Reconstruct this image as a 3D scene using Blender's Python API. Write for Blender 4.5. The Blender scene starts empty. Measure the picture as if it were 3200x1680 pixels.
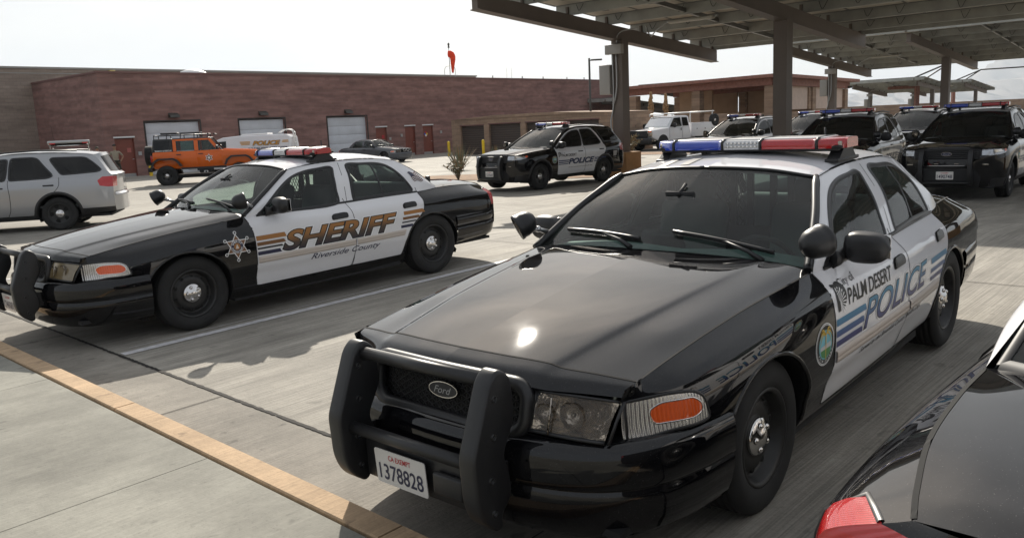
import bpy, bmesh, math, random
import numpy as np
from mathutils import Vector, Matrix
from mathutils.bvhtree import BVHTree
from mathutils.kdtree import KDTree
random.seed(7); rng = np.random.RandomState(5)
C = bpy.context.scene.collection
rad = math.radians

# ------------------------------------------------------------------ camera, world, sun, exposure
CAM_H = 1.7958; F = 2595.8; PIT = rad(9.78977); ROL = rad(-2.63875)
def _cam_axes():
    w = np.array([0, math.cos(PIT), -math.sin(PIT)]); r = np.array([1., 0, 0]); u = np.cross(r, w)
    c, s = math.cos(ROL), math.sin(ROL)
    return c*r + s*u, -s*r + c*u, w
CR, CU, CW = _cam_axes()
cd = bpy.data.cameras.new('camera'); cam = bpy.data.objects.new('camera', cd); C.objects.link(cam)
cd.sensor_width = 36; cd.sensor_fit = 'HORIZONTAL'; cd.lens = F/3200*36; cd.clip_end = 60000; cd.clip_start = .05
m = Matrix.Identity(4)
for k in range(3):
    m[k][0], m[k][1], m[k][2] = CR[k], CU[k], -CW[k]
m[2][3] = CAM_H
cam.matrix_world = m
bpy.context.scene.camera = cam

SUN_EL, SUN_AZ = rad(32.5), rad(94.5)          # azimuth counted from +X towards +Y
world = bpy.data.worlds.new('World'); bpy.context.scene.world = world; world.use_nodes = True
nt = world.node_tree; nd = nt.nodes; nd.clear()
out = nd.new('ShaderNodeOutputWorld'); bg = nd.new('ShaderNodeBackground'); sky = nd.new('ShaderNodeTexSky')
sky.sky_type = 'NISHITA'; sky.sun_disc = False; sky.sun_elevation = SUN_EL
sky.sun_rotation = math.pi/2 - SUN_AZ
sky.air_density = 1.0; sky.dust_density = 3.0; sky.ozone_density = 1.5; sky.altitude = 0
tc = nd.new('ShaderNodeTexCoord'); mp = nd.new('ShaderNodeMapping'); mp.inputs['Scale'].default_value = (1.3, 1.3, 4.0)
nz = nd.new('ShaderNodeTexNoise'); nz.inputs['Scale'].default_value = 2.2; nz.inputs['Detail'].default_value = 7; nz.inputs['Roughness'].default_value = .55
rp = nd.new('ShaderNodeValToRGB'); rp.color_ramp.elements[0].position = .30; rp.color_ramp.elements[0].color = (.62, .62, .62, 1)
rp.color_ramp.elements[1].position = .62; rp.color_ramp.elements[1].color = (.93, .93, .93, 1)
mx = nd.new('ShaderNodeMix'); mx.data_type = 'RGBA'   # veil of thin high cloud, brightest on the sun's side of the sky
dt = nd.new('ShaderNodeVectorMath'); dt.operation = 'DOT_PRODUCT'; dt.inputs[1].default_value = (math.cos(SUN_AZ)*.96, math.sin(SUN_AZ)*.96, .28)
vr = nd.new('ShaderNodeValToRGB'); ve = vr.color_ramp.elements; ve[0].position = .10; ve[0].color = (.80, .82, .86, 1); ve[1].position = .93; ve[1].color = (1.14, 1.14, 1.125, 1)
ve.new(.5).color = (.76, .78, .81, 1); ve.new(.76).color = (.88, .89, .90, 1)
dr = nd.new('ShaderNodeMapRange'); dr.inputs['From Min'].default_value = -1; dr.inputs['From Max'].default_value = 1
vsc = nd.new('ShaderNodeVectorMath'); vsc.operation = 'SCALE'; vsc.inputs['Scale'].default_value = 6.3
nt.links.new(tc.outputs['Generated'], mp.inputs['Vector']); nt.links.new(mp.outputs['Vector'], nz.inputs['Vector'])
nt.links.new(nz.outputs['Fac'], rp.inputs['Fac']); nt.links.new(rp.outputs['Color'], mx.inputs['Factor'])
nt.links.new(tc.outputs['Generated'], dt.inputs[0]); nt.links.new(dt.outputs['Value'], dr.inputs['Value']); nt.links.new(dr.outputs['Result'], vr.inputs['Fac']); nt.links.new(vr.outputs['Color'], vsc.inputs[0]); nt.links.new(vsc.outputs['Vector'], mx.inputs['B'])
nt.links.new(sky.outputs['Color'], mx.inputs['A']); nt.links.new(mx.outputs['Result'], bg.inputs['Color'])
bg.inputs['Strength'].default_value = .072
nt.links.new(bg.outputs['Background'], out.inputs['Surface'])
sl = bpy.data.lights.new('sun', 'SUN'); sl.energy = 4.7; sl.angle = rad(.55); sl.color = (1, .93, .82)
so = bpy.data.objects.new('sun', sl); C.objects.link(so)
SUND = Vector((math.cos(SUN_EL)*math.cos(SUN_AZ), math.cos(SUN_EL)*math.sin(SUN_AZ), math.sin(SUN_EL)))
so.rotation_euler = SUND.to_track_quat('Z', 'Y').to_euler()
vs = bpy.context.scene.view_settings
vs.view_transform = 'Standard'; vs.look = 'None'; vs.exposure = 0.74; vs.gamma = 1; vs.use_curve_mapping = False
cy = bpy.context.scene.cycles
cy.max_bounces = 10; cy.transparent_max_bounces = 24; cy.glossy_bounces = 5; cy.diffuse_bounces = 4; cy.caustics_reflective = False; cy.caustics_refractive = False
cy.use_denoising = True

# ------------------------------------------------------------------ helpers: numbers
def pchip(xk, yk, x):
    xk = np.asarray(xk, float); yk = np.asarray(yk, float); x = np.asarray(x, float)
    if xk[0] > xk[-1]: xk = xk[::-1]; yk = yk[::-1]
    h = np.diff(xk); d = np.diff(yk, axis=0)/h.reshape(-1, *([1]*(yk.ndim-1)))
    mm = np.zeros_like(yk)
    for i in range(1, len(xk)-1):
        a, b = d[i-1], d[i]; w1 = 2*h[i]+h[i-1]; w2 = h[i]+2*h[i-1]
        with np.errstate(divide='ignore', invalid='ignore'):
            v = np.where(a*b > 0, (w1+w2)/(w1/a+w2/b), 0)
        mm[i] = np.nan_to_num(v)
    mm[0] = d[0]; mm[-1] = d[-1]
    i = np.clip(np.searchsorted(xk, x)-1, 0, len(h)-1)
    t = (x-xk[i])/h[i]; hh = h[i]
    sh = (-1,)+(1,)*(yk.ndim-1); t = t.reshape(sh) if yk.ndim > 1 else t; hh = hh.reshape(sh) if yk.ndim > 1 else hh
    return ((1+2*t)*(1-t)**2)*yk[i] + t*(1-t)**2*hh*mm[i] + t*t*(3-2*t)*yk[i+1] + t*t*(t-1)*hh*mm[i+1]
def spline(pts, n, smooth=True):
    """Catmull-Rom through 3-D points, n samples evenly along the chord"""
    p = np.asarray(pts, float); d = np.r_[0, np.cumsum(np.linalg.norm(np.diff(p, axis=0), axis=1))]
    t = np.linspace(0, d[-1], n)
    if not smooth or len(p) < 3: return np.stack([np.interp(t, d, p[:, k]) for k in range(p.shape[1])], 1)
    mt = np.zeros_like(p)
    for i in range(len(p)):
        a, b = max(i-1, 0), min(i+1, len(p)-1); mt[i] = (p[b]-p[a])/(d[b]-d[a])
    i = np.clip(np.searchsorted(d, t, side='right')-1, 0, len(p)-2); h = (d[i+1]-d[i])[:, None]; u = ((t-d[i])[:, None])/h
    return ((1+2*u)*(1-u)**2)*p[i] + u*(1-u)**2*h*mt[i] + u*u*(3-2*u)*p[i+1] + u*u*(u-1)*h*mt[i+1]
def loft(curves, n, k=4, smooth=True):
    """grid through a list of curves (each a list of 3-D points): n samples along, k steps between curves"""
    cs = np.stack([spline(c, n, smooth) for c in curves], 0)          # (m, n, 3)
    mcount = cs.shape[0]; tt = np.linspace(0, mcount-1, (mcount-1)*k+1)
    if mcount == 2: 
        w = tt[:, None, None]; return (cs[0]*(1-w)+cs[1]*w).transpose(1, 0, 2)
    return pchip(np.arange(mcount), cs, tt).transpose(1, 0, 2)        # (n, rows, 3)

# ------------------------------------------------------------------ helpers: geometry
class G:
    def __init__(s): s.v = []; s.f = []; s.m = []; s.s = []; s.n = {}
    def add(s, vs, fs, mat=0, sm=False, normals=None):
        o = len(s.v); s.v += [tuple(map(float, q)) for q in vs]
        for q in fs: s.f.append(tuple(i+o for i in q)); s.m.append(mat); s.s.append(sm)
        if normals is not None:
            for i, q in enumerate(normals): s.n[o+i] = tuple(map(float, q))
        return s
    def box(s, c, d, mat=0, R=None):
        x, y, z = (q/2 for q in d); vs = [Vector((a*x, b*y, e*z)) for a in (-1, 1) for b in (-1, 1) for e in (-1, 1)]
        if R is not None: vs = [R @ q for q in vs]
        vs = [q+Vector(c) for q in vs]
        return s.add(vs, [(0, 1, 3, 2), (4, 6, 7, 5), (0, 4, 5, 1), (2, 3, 7, 6), (0, 2, 6, 4), (1, 5, 7, 3)], mat)
    def bb(s, a, b, mat=0):
        return s.box([(p+q)/2 for p, q in zip(a, b)], [abs(q-p) for p, q in zip(a, b)], mat)
    def rbox(s, c, d, r=.02, mat=0, R=None, seg=2):
        bm = bmesh.new(); bmesh.ops.create_cube(bm, size=1)
        for q in bm.verts: q.co = Vector((q.co.x*d[0], q.co.y*d[1], q.co.z*d[2]))
        bmesh.ops.bevel(bm, geom=bm.edges[:], offset=r, segments=seg, affect='EDGES', profile=.5)
        if R is not None: bmesh.ops.transform(bm, matrix=R.to_4x4(), verts=bm.verts)
        bm.verts.ensure_lookup_table(); bm.verts.index_update()
        s.add([q.co+Vector(c) for q in bm.verts], [[q.index for q in f.verts] for f in bm.faces], mat, True); bm.free(); return s
    def tube(s, path, r, n=8, mat=0, cap=True, closed=False, sm=True, sq=1.0):
        p = [Vector(q) for q in path]; rs = r if hasattr(r, '__len__') else [r]*len(p); rings = []; up = None
        for i, q in enumerate(p):
            if closed: t = (p[(i+1) % len(p)]-p[i-1]).normalized()
            else: t = (p[min(i+1, len(p)-1)]-p[max(i-1, 0)]).normalized()
            if up is None:
                up = Vector((0, 0, 1)) if abs(t.z) < .9 else Vector((1, 0, 0))
            up = (up-t*up.dot(t)).normalized(); sd = t.cross(up)
            rings.append([q+(sd*math.cos(a)*sq+up*math.sin(a))*rs[i] for a in [2*math.pi*(j+.5)/n for j in range(n)]])
        vs = [q for rg in rings for q in rg]; fs = []; m_ = len(p)
        for i in range(m_ if closed else m_-1):
            for j in range(n): fs.append((i*n+j, i*n+(j+1) % n, ((i+1) % m_)*n+(j+1) % n, ((i+1) % m_)*n+j))
        s.add(vs, fs, mat, sm)
        if cap and not closed:
            o = len(s.v)-len(vs); s.f += [tuple(o+j for j in range(n))[::-1], tuple(o+(m_-1)*n+j for j in range(n))]; s.m += [mat, mat]; s.s += [False, False]
        return s
    def lathe(s, prof, M=None, n=32, mat=0, sm=True, closed=False):
        """profile (radius, height) turned about local Z then placed by M"""
        M = M or Matrix.Identity(4); vs = []; fs = []; k = len(prof)
        for i in range(n):
            a = 2*math.pi*i/n; vs += [M @ Vector((r*math.cos(a), r*math.sin(a), h)) for r, h in prof]
        for i in range(n):
            for j in range(k if closed else k-1):
                a, b = i*k+j, i*k+(j+1) % k; c, d = ((i+1) % n)*k+(j+1) % k, ((i+1) % n)*k+j; fs.append((a, d, c, b))
        return s.add(vs, fs, mat, sm)
    def prism(s, poly, h, M=None, mat=0, sm=False):
        """2-D polygon (counter-clockwise) in XY raised by h along Z then placed by M"""
        M = M or Matrix.Identity(4); n = len(poly)
        vs = [M @ Vector((x, y, 0)) for x, y in poly]+[M @ Vector((x, y, h)) for x, y in poly]
        fs = [tuple(range(n))[::-1], tuple(range(n, 2*n))]+[(i, (i+1) % n, n+(i+1) % n, n+i) for i in range(n)]
        return s.add(vs, fs, mat, sm)
    def grid(s, P, mat=0, sm=True, flip=False, wrap=False):
        nu, nv = P.shape[:2]; fs = []
        for i in range(nu if wrap else nu-1):
            for j in range(nv-1):
                q = (i*nv+j, ((i+1) % nu)*nv+j, ((i+1) % nu)*nv+j+1, i*nv+j+1); fs.append(q[::-1] if flip else q)
        return s.add(P.reshape(-1, 3), fs, mat, sm)
    def ball(s, c, r, nu=16, nv=10, mat=0, R=None):
        r = r if hasattr(r, '__len__') else (r, r, r); P = np.zeros((nu, nv, 3))
        for i in range(nu):
            for j in range(nv):
                a = 2*math.pi*i/nu; b = math.pi*j/(nv-1); q = Vector((r[0]*math.sin(b)*math.cos(a), r[1]*math.sin(b)*math.sin(a), r[2]*math.cos(b)))
                if R is not None: q = R @ q
                P[i, j] = q+Vector(c)
        return s.grid(P, mat, True, True, True)
    def mirror(s, both=True):
        o = len(s.v); n0 = len(s.f)
        s.v += [(x, -y, z) for x, y, z in s.v]; s.f += [tuple(i+o for i in q)[::-1] for q in s.f[:n0]]; s.m += s.m[:n0]; s.s += s.s[:n0]
        for i, q in list(s.n.items()): s.n[i+o] = (q[0], -q[1], q[2])
        return s
    def flipped(s):
        g = G(); g.v = [(x, -y, z) for x, y, z in s.v]; g.f = [q[::-1] for q in s.f]; g.m = s.m[:]; g.s = s.s[:]; g.n = {i: (q[0], -q[1], q[2]) for i, q in s.n.items()}; return g
    def join(s, g, off=0):
        o = len(s.v); s.v += g.v; s.f += [tuple(i+o for i in q) for q in g.f]; s.m += [a+off for a in g.m]; s.s += g.s
        for i, q in g.n.items(): s.n[i+o] = q
        return s
    def xf(s, M): s.v = [tuple(M @ Vector(q)) for q in s.v]; s.n = {i: tuple((M.to_3x3() @ Vector(q)).normalized()) for i, q in s.n.items()}; return s
    def obj(s, name, mats, parent=None, **tags):
        me = bpy.data.meshes.new(name); me.from_pydata(s.v, [], s.f)
        for a in (mats if isinstance(mats, (list, tuple)) else [mats]): me.materials.append(a)
        me.polygons.foreach_set('material_index', s.m); me.polygons.foreach_set('use_smooth', s.s); me.update()
        if s.n:
            me.normals_split_custom_set_from_vertices([s.n.get(i, (0, 0, 0)) for i in range(len(s.v))])
        o = bpy.data.objects.new(name, me); C.objects.link(o)
        if parent is not None: o.parent = parent
        for k, q in tags.items(): o[k] = q
        return o
def thing(name, label, cat, loc=(0, 0, 0), rz=0, group=None, M=None):
    o = bpy.data.objects.new(name, None); C.objects.link(o); o.empty_display_size = .2
    if M is not None: o.matrix_world = M
    else: o.location = loc; o.rotation_euler = (0, 0, rz)
    o['label'] = label; o['category'] = cat
    if group: o['group'] = group
    return o
KIDS = {}
def copy_tree(o, parent=None, skip=(), swap=None):
    c = o.copy(); C.objects.link(c)
    if parent is not None: c.parent = parent; c.matrix_parent_inverse = Matrix.Identity(4)
    if swap and c.type == 'MESH' and any(s_.material and s_.material.name in swap for s_ in c.material_slots):
        key = (c.data.name, tuple(sorted(swap.items()))); 
        if key not in KIDS:
            d = c.data.copy()
            for i, mt in enumerate(d.materials):
                if mt and mt.name in swap: d.materials[i] = bpy.data.materials[swap[mt.name]]
            KIDS[key] = d
        c.data = KIDS[key]
    for ch in list(o.children):
        if ch.name.split('.')[0] not in skip: copy_tree(ch, c, skip, swap)
    return c
def place(o, x, y, rz, z=0, tilt=True):
    R = Matrix.Rotation(rz, 4, 'Z'); o.matrix_world = Matrix.Translation((x, y, z)) @ R

# ------------------------------------------------------------------ helpers: text
_tx = {}
def text2d(s, shear=0, offset=0, space=1.0):
    """flat lettering: (verts, faces), cap height scaled to 1, starting at x = 0"""
    k = (s, shear, offset, space)
    if k in _tx: return _tx[k]
    cu = bpy.data.curves.new('lettering', 'FONT'); cu.body = s; cu.shear = shear; cu.offset = offset; cu.space_character = space; cu.resolution_u = 4
    o = bpy.data.objects.new('lettering', cu); me = bpy.data.meshes.new_from_object(o)
    v = np.array([q.co[:2] for q in me.vertices]); f = [tuple(p.vertices) for p in me.polygons]
    bpy.data.objects.remove(o); bpy.data.curves.remove(cu); bpy.data.meshes.remove(me)
    cap = .729*.98
    v = v/cap
    _tx[k] = (v, f); return _tx[k]
def fit_text(s, width, height, shear=0, offset=0, space=1.0):
    v, f = text2d(s, shear, offset, space); b, _ = text2d(s, shear, 0, space)
    x0, x1 = b[:, 0].min(), b[:, 0].max(); w = v.copy(); w[:, 0] = (v[:, 0]-x0)/(x1-x0)*width; w[:, 1] *= height
    return w, f
def dense(v, f, L):
    """triangulate and split flat shapes so that no edge is longer than L"""
    bm = bmesh.new(); vs = [bm.verts.new((q[0], q[1], 0)) for q in v]
    for q in f:
        try: bm.faces.new([vs[i] for i in q])
        except ValueError: pass
    bmesh.ops.triangulate(bm, faces=bm.faces[:])
    for _ in range(5):
        e = [q for q in bm.edges if q.calc_length() > L]
        if not e: break
        bmesh.ops.subdivide_edges(bm, edges=e, cuts=1); bmesh.ops.triangulate(bm, faces=bm.faces[:])
    bm.verts.index_update(); r = (np.array([q.co[:2] for q in bm.verts]), [tuple(q.index for q in p.verts) for p in bm.faces]); bm.free(); return r
def sign_text(g, s, M, width, height, mat=0, **kw):
    """lettering on the local XY plane of M, centred"""
    v, f = fit_text(s, width, height, **kw)
    return g.add([M @ Vector((q[0]-width/2, q[1]-height/2, 0)) for q in v], f, mat)
def poly_ngon(n, r, ph=0, sx=1, sy=1, c=(0, 0)): return [(c[0]+r*sx*math.cos(ph+2*math.pi*i/n), c[1]+r*sy*math.sin(ph+2*math.pi*i/n)) for i in range(n)]

# ------------------------------------------------------------------ materials
def mat(name, col=(.5, .5, .5), rough=.5, metal=0., coat=0., coat_r=.03, spec=.5, noise=None, bump=None, trans=0., ior=1.5, alpha=1., emit=None, coords='Object'):
    """noise = (scale, amount, detail) varies the colour; bump = (scale, strength, distance)"""
    m_ = bpy.data.materials.new(name); m_.use_nodes = True; t = m_.node_tree; b = t.nodes['Principled BSDF']
    b.inputs['Base Color'].default_value = (*col, 1); b.inputs['Roughness'].default_value = rough; b.inputs['Metallic'].default_value = metal
    b.inputs['Coat Weight'].default_value = coat; b.inputs['Coat Roughness'].default_value = coat_r; b.inputs['Specular IOR Level'].default_value = spec
    b.inputs['Transmission Weight'].default_value = trans; b.inputs['IOR'].default_value = ior; b.inputs['Alpha'].default_value = alpha
    if emit: b.inputs['Emission Color'].default_value = (*emit[:3], 1); b.inputs['Emission Strength'].default_value = emit[3]
    tcn = t.nodes.new('ShaderNodeTexCoord')
    if noise:
        n = t.nodes.new('ShaderNodeTexNoise'); n.inputs['Scale'].default_value = noise[0]; n.inputs['Detail'].default_value = noise[2] if len(noise) > 2 else 6
        t.links.new(tcn.outputs[coords], n.inputs['Vector'])
        r = t.nodes.new('ShaderNodeMapRange'); r.inputs['From Min'].default_value = .3; r.inputs['From Max'].default_value = .7
        r.inputs['To Min'].default_value = 1-noise[1]; r.inputs['To Max'].default_value = 1+noise[1]
        x = t.nodes.new('ShaderNodeVectorMath'); x.operation = 'SCALE'; x.inputs[0].default_value = col
        t.links.new(n.outputs['Fac'], r.inputs['Value']); t.links.new(r.outputs['Result'], x.inputs['Scale']); t.links.new(x.outputs['Vector'], b.inputs['Base Color'])
    if bump:
        n = t.nodes.new('ShaderNodeTexNoise'); n.inputs['Scale'].default_value = bump[0]; n.inputs['Detail'].default_value = 5; t.links.new(tcn.outputs[coords], n.inputs['Vector'])
        bp = t.nodes.new('ShaderNodeBump'); bp.inputs['Strength'].default_value = bump[1]; bp.inputs['Distance'].default_value = bump[2]
        t.links.new(n.outputs['Fac'], bp.inputs['Height']); t.links.new(bp.outputs['Normal'], b.inputs['Normal'])
    return m_
def glass(name, tint, rough=0., ior=1.52, gloss=.62, dust=.022):
    """thin pane: tinted see-through plus a Fresnel mirror"""
    m_ = bpy.data.materials.new(name); m_.use_nodes = True; t = m_.node_tree; t.nodes.clear()
    o = t.nodes.new('ShaderNodeOutputMaterial'); mxs = t.nodes.new('ShaderNodeMixShader'); tr = t.nodes.new('ShaderNodeBsdfTransparent'); gl = t.nodes.new('ShaderNodeBsdfGlossy'); fr = t.nodes.new('ShaderNodeFresnel')
    tr.inputs['Color'].default_value = (*tint, 1); gl.inputs['Roughness'].default_value = rough; gl.inputs['Color'].default_value = (gloss,)*3+(1,); fr.inputs['IOR'].default_value = ior
    t.links.new(fr.outputs['Fac'], mxs.inputs['Fac']); t.links.new(tr.outputs['BSDF'], mxs.inputs[1]); t.links.new(gl.outputs['BSDF'], mxs.inputs[2]); df = t.nodes.new('ShaderNodeBsdfDiffuse'); df.inputs['Color'].default_value = (.55, .55, .52, 1); m2 = t.nodes.new('ShaderNodeMixShader')
    tcn = t.nodes.new('ShaderNodeTexCoord'); n = t.nodes.new('ShaderNodeTexNoise'); n.inputs['Scale'].default_value = 3.2; n.inputs['Detail'].default_value = 6; r = t.nodes.new('ShaderNodeMapRange'); r.inputs['From Min'].default_value = .35; r.inputs['From Max'].default_value = .7; r.inputs['To Min'].default_value = dust*.5; r.inputs['To Max'].default_value = dust*1.6
    t.links.new(tcn.outputs['Object'], n.inputs['Vector']); t.links.new(n.outputs['Fac'], r.inputs['Value']); t.links.new(r.outputs['Result'], m2.inputs['Fac']); t.links.new(mxs.outputs['Shader'], m2.inputs[1]); t.links.new(df.outputs['BSDF'], m2.inputs[2]); t.links.new(m2.outputs['Shader'], o.inputs['Surface']); return m_
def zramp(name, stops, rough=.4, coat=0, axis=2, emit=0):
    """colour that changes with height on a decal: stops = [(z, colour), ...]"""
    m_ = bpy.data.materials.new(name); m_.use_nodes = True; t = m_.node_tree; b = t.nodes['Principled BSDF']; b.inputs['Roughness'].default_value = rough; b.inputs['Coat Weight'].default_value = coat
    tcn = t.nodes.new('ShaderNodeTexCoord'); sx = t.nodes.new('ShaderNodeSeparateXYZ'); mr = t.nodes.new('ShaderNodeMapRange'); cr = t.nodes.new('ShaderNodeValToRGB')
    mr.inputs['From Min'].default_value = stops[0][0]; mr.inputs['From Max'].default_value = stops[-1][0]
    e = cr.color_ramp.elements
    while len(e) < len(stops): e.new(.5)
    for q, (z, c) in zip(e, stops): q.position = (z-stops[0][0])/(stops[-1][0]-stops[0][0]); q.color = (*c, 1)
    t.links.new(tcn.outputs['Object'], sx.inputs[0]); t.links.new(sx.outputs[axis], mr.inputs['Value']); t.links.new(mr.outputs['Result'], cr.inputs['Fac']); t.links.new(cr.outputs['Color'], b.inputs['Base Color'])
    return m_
def paint(name, col, rough=.3, dust=.0, dustcol=(.35, .33, .3), coat=1., coat_r=.035):
    """car paint: coloured base under a clear coat, with dust specks, fine swirl scratches"""
    m_ = bpy.data.materials.new(name); m_.use_nodes = True; t = m_.node_tree; b = t.nodes['Principled BSDF']
    b.inputs['Roughness'].default_value = rough; b.inputs['Coat Weight'].default_value = coat; b.inputs['Specular IOR Level'].default_value = .0
    tcn = t.nodes.new('ShaderNodeTexCoord')
    n1 = t.nodes.new('ShaderNodeTexNoise'); n1.inputs['Scale'].default_value = 260; n1.inputs['Detail'].default_value = 1
    n2 = t.nodes.new('ShaderNodeTexNoise'); n2.inputs['Scale'].default_value = 2.3; n2.inputs['Detail'].default_value = 5
    r1 = t.nodes.new('ShaderNodeMapRange'); r1.inputs['From Min'].default_value = .70; r1.inputs['From Max'].default_value = .76
    r2 = t.nodes.new('ShaderNodeMapRange'); r2.inputs['From Min'].default_value = .42; r2.inputs['From Max'].default_value = .75; r2.inputs['To Max'].default_value = 1
    for n in (n1, n2): t.links.new(tcn.outputs['Object'], n.inputs['Vector'])
    mu = t.nodes.new('ShaderNodeMath'); mu.operation = 'MULTIPLY'; ad = t.nodes.new('ShaderNodeMath'); ad.operation = 'MULTIPLY_ADD'; ad.inputs[1].default_value = dust*.16
    t.links.new(n1.outputs['Fac'], r1.inputs['Value']); t.links.new(n2.outputs['Fac'], r2.inputs['Value'])
    t.links.new(r1.outputs['Result'], mu.inputs[0]); mu.inputs[1].default_value = dust
    t.links.new(r2.outputs['Result'], ad.inputs[0]); t.links.new(mu.outputs[0], ad.inputs[2])
    mc = t.nodes.new('ShaderNodeMix'); mc.data_type = 'RGBA'; mc.inputs['A'].default_value = (*col, 1); mc.inputs['B'].default_value = (*dustcol, 1)
    t.links.new(ad.outputs[0], mc.inputs['Factor']); t.links.new(mc.outputs['Result'], b.inputs['Base Color'])
    # scratches loosen the coat a little
    n3 = t.nodes.new('ShaderNodeTexNoise'); n3.inputs['Scale'].default_value = 6; n3.inputs['Detail'].default_value = 3; t.links.new(tcn.outputs['Object'], n3.inputs['Vector'])
    r3 = t.nodes.new('ShaderNodeMapRange'); r3.inputs['To Min'].default_value = coat_r*.6; r3.inputs['To Max'].default_value = coat_r*1.6; t.links.new(n3.outputs['Fac'], r3.inputs['Value']); t.links.new(r3.outputs['Result'], b.inputs['Coat Roughness'])
    return m_
M = {}
M['black'] = paint('black_paint', (.004, .004, .005), .30, dust=.16, coat_r=.022)
M['white'] = paint('white_paint', (.70, .70, .72), .35, dust=.12, dustcol=(.45, .42, .38))
M['silver'] = paint('silver_paint', (.36, .365, .375), .3, dust=.1); M['silver'].node_tree.nodes['Principled BSDF'].inputs['Metallic'].default_value = .55
M['grey_paint'] = paint('grey_paint', (.085, .09, .10), .3, dust=.1)
M['orange'] = paint('orange_paint', (.72, .13, .006), .35, dust=.1)
M['plastic'] = mat('black_plastic', (.014, .014, .015), .42, bump=(300, .05, .002))
M['trim'] = mat('black_rubber_trim', (.008, .008, .009), .35)
M['matte'] = mat('matte_black', (.012, .012, .013), .75)
M['seam'] = mat('panel_gap', (.002, .002, .002), .9)
M['tyre'] = mat('tyre_rubber', (.016, .016, .016), .82, noise=(9, .3), bump=(60, .1, .003))
M['rim'] = mat('black_steel_rim', (.014, .014, .014), .45, noise=(30, .3))
M['chrome'] = mat('chrome', (.72, .7, .68), .12, metal=1.)
M['steel'] = mat('bare_steel', (.5, .5, .5), .3, metal=1.)
M['glass'] = glass('windscreen_glass', (.72, .84, .80))
M['dglass'] = glass('tinted_glass', (.56, .65, .62))
M['pglass'] = glass('privacy_glass', (.035, .04, .045))
M['clear'] = glass('clear_lens', (.93, .91, .88), dust=.01)
M['yellowed'] = mat('yellowed_lens', (.16, .12, .06), .25, coat=1)
M['reflector'] = mat('lamp_reflector', (.40, .36, .31), .16, metal=1., bump=(26, .9, .02))
M['reflector_dark'] = mat('lamp_bowl', (.62, .54, .44), .16, metal=.75, bump=(9, 1., .05))
def ridged(name, col, metal, scale, rough=.2, strength=.9):
    m_ = mat(name, col, rough, metal, coat=1.); t = m_.node_tree; b = t.nodes['Principled BSDF']
    w = t.nodes.new('ShaderNodeTexWave'); w.inputs['Scale'].default_value = scale; w.inputs['Distortion'].default_value = .3; tcn = t.nodes.new('ShaderNodeTexCoord'); t.links.new(tcn.outputs['Object'], w.inputs['Vector'])
    bp = t.nodes.new('ShaderNodeBump'); bp.inputs['Strength'].default_value = strength; bp.inputs['Distance'].default_value = .01; t.links.new(w.outputs['Fac'], bp.inputs['Height']); t.links.new(bp.outputs['Normal'], b.inputs['Normal']); return m_
M['signal'] = ridged('ribbed_clear_lens', (.78, .76, .74), .75, 22)
M['amber'] = ridged('amber_lens', (.78, .10, .008), .0, 20, .3, .5)
M['red_lens'] = ridged('red_lens', (.50, .012, .014), 0, 40, .15, .4)
M['bar_red'] = mat('red_dome', (.42, .004, .010), .12, coat=1, trans=.12)
M['bar_blue'] = mat('blue_dome', (.006, .045, .42), .12, coat=1, trans=.12)
M['bar_clear'] = mat('clear_dome', (.45, .46, .47), .1, coat=1, metal=.3)
M['bar_top'] = mat('light_bar_cover', (.75, .73, .72), .3, coat=.6)
M['navy'] = mat('navy_decal', (.012, .014, .05), .4)
M['blackd'] = mat('black_decal', (.006, .006, .007), .4)
M['whited'] = mat('white_decal', (.78, .78, .78), .4)
M['gold'] = mat('gold_decal', (.55, .36, .04), .4)
M['cyan'] = mat('sky_blue_decal', (.16, .45, .55), .4)
M['green'] = mat('green_decal', (.06, .22, .07), .4)
M['redd'] = mat('red_decal', (.45, .02, .03), .4)
M['plate'] = mat('plate_white', (.62, .60, .57), .35, coat=.3)
M['dash'] = mat('dashboard_vinyl', (.20, .27, .255), .6)
M['cabin'] = mat('cabin_trim', (.15, .165, .165), .8)
M['seat'] = mat('seat_cloth', (.085, .10, .10), .9)
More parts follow.
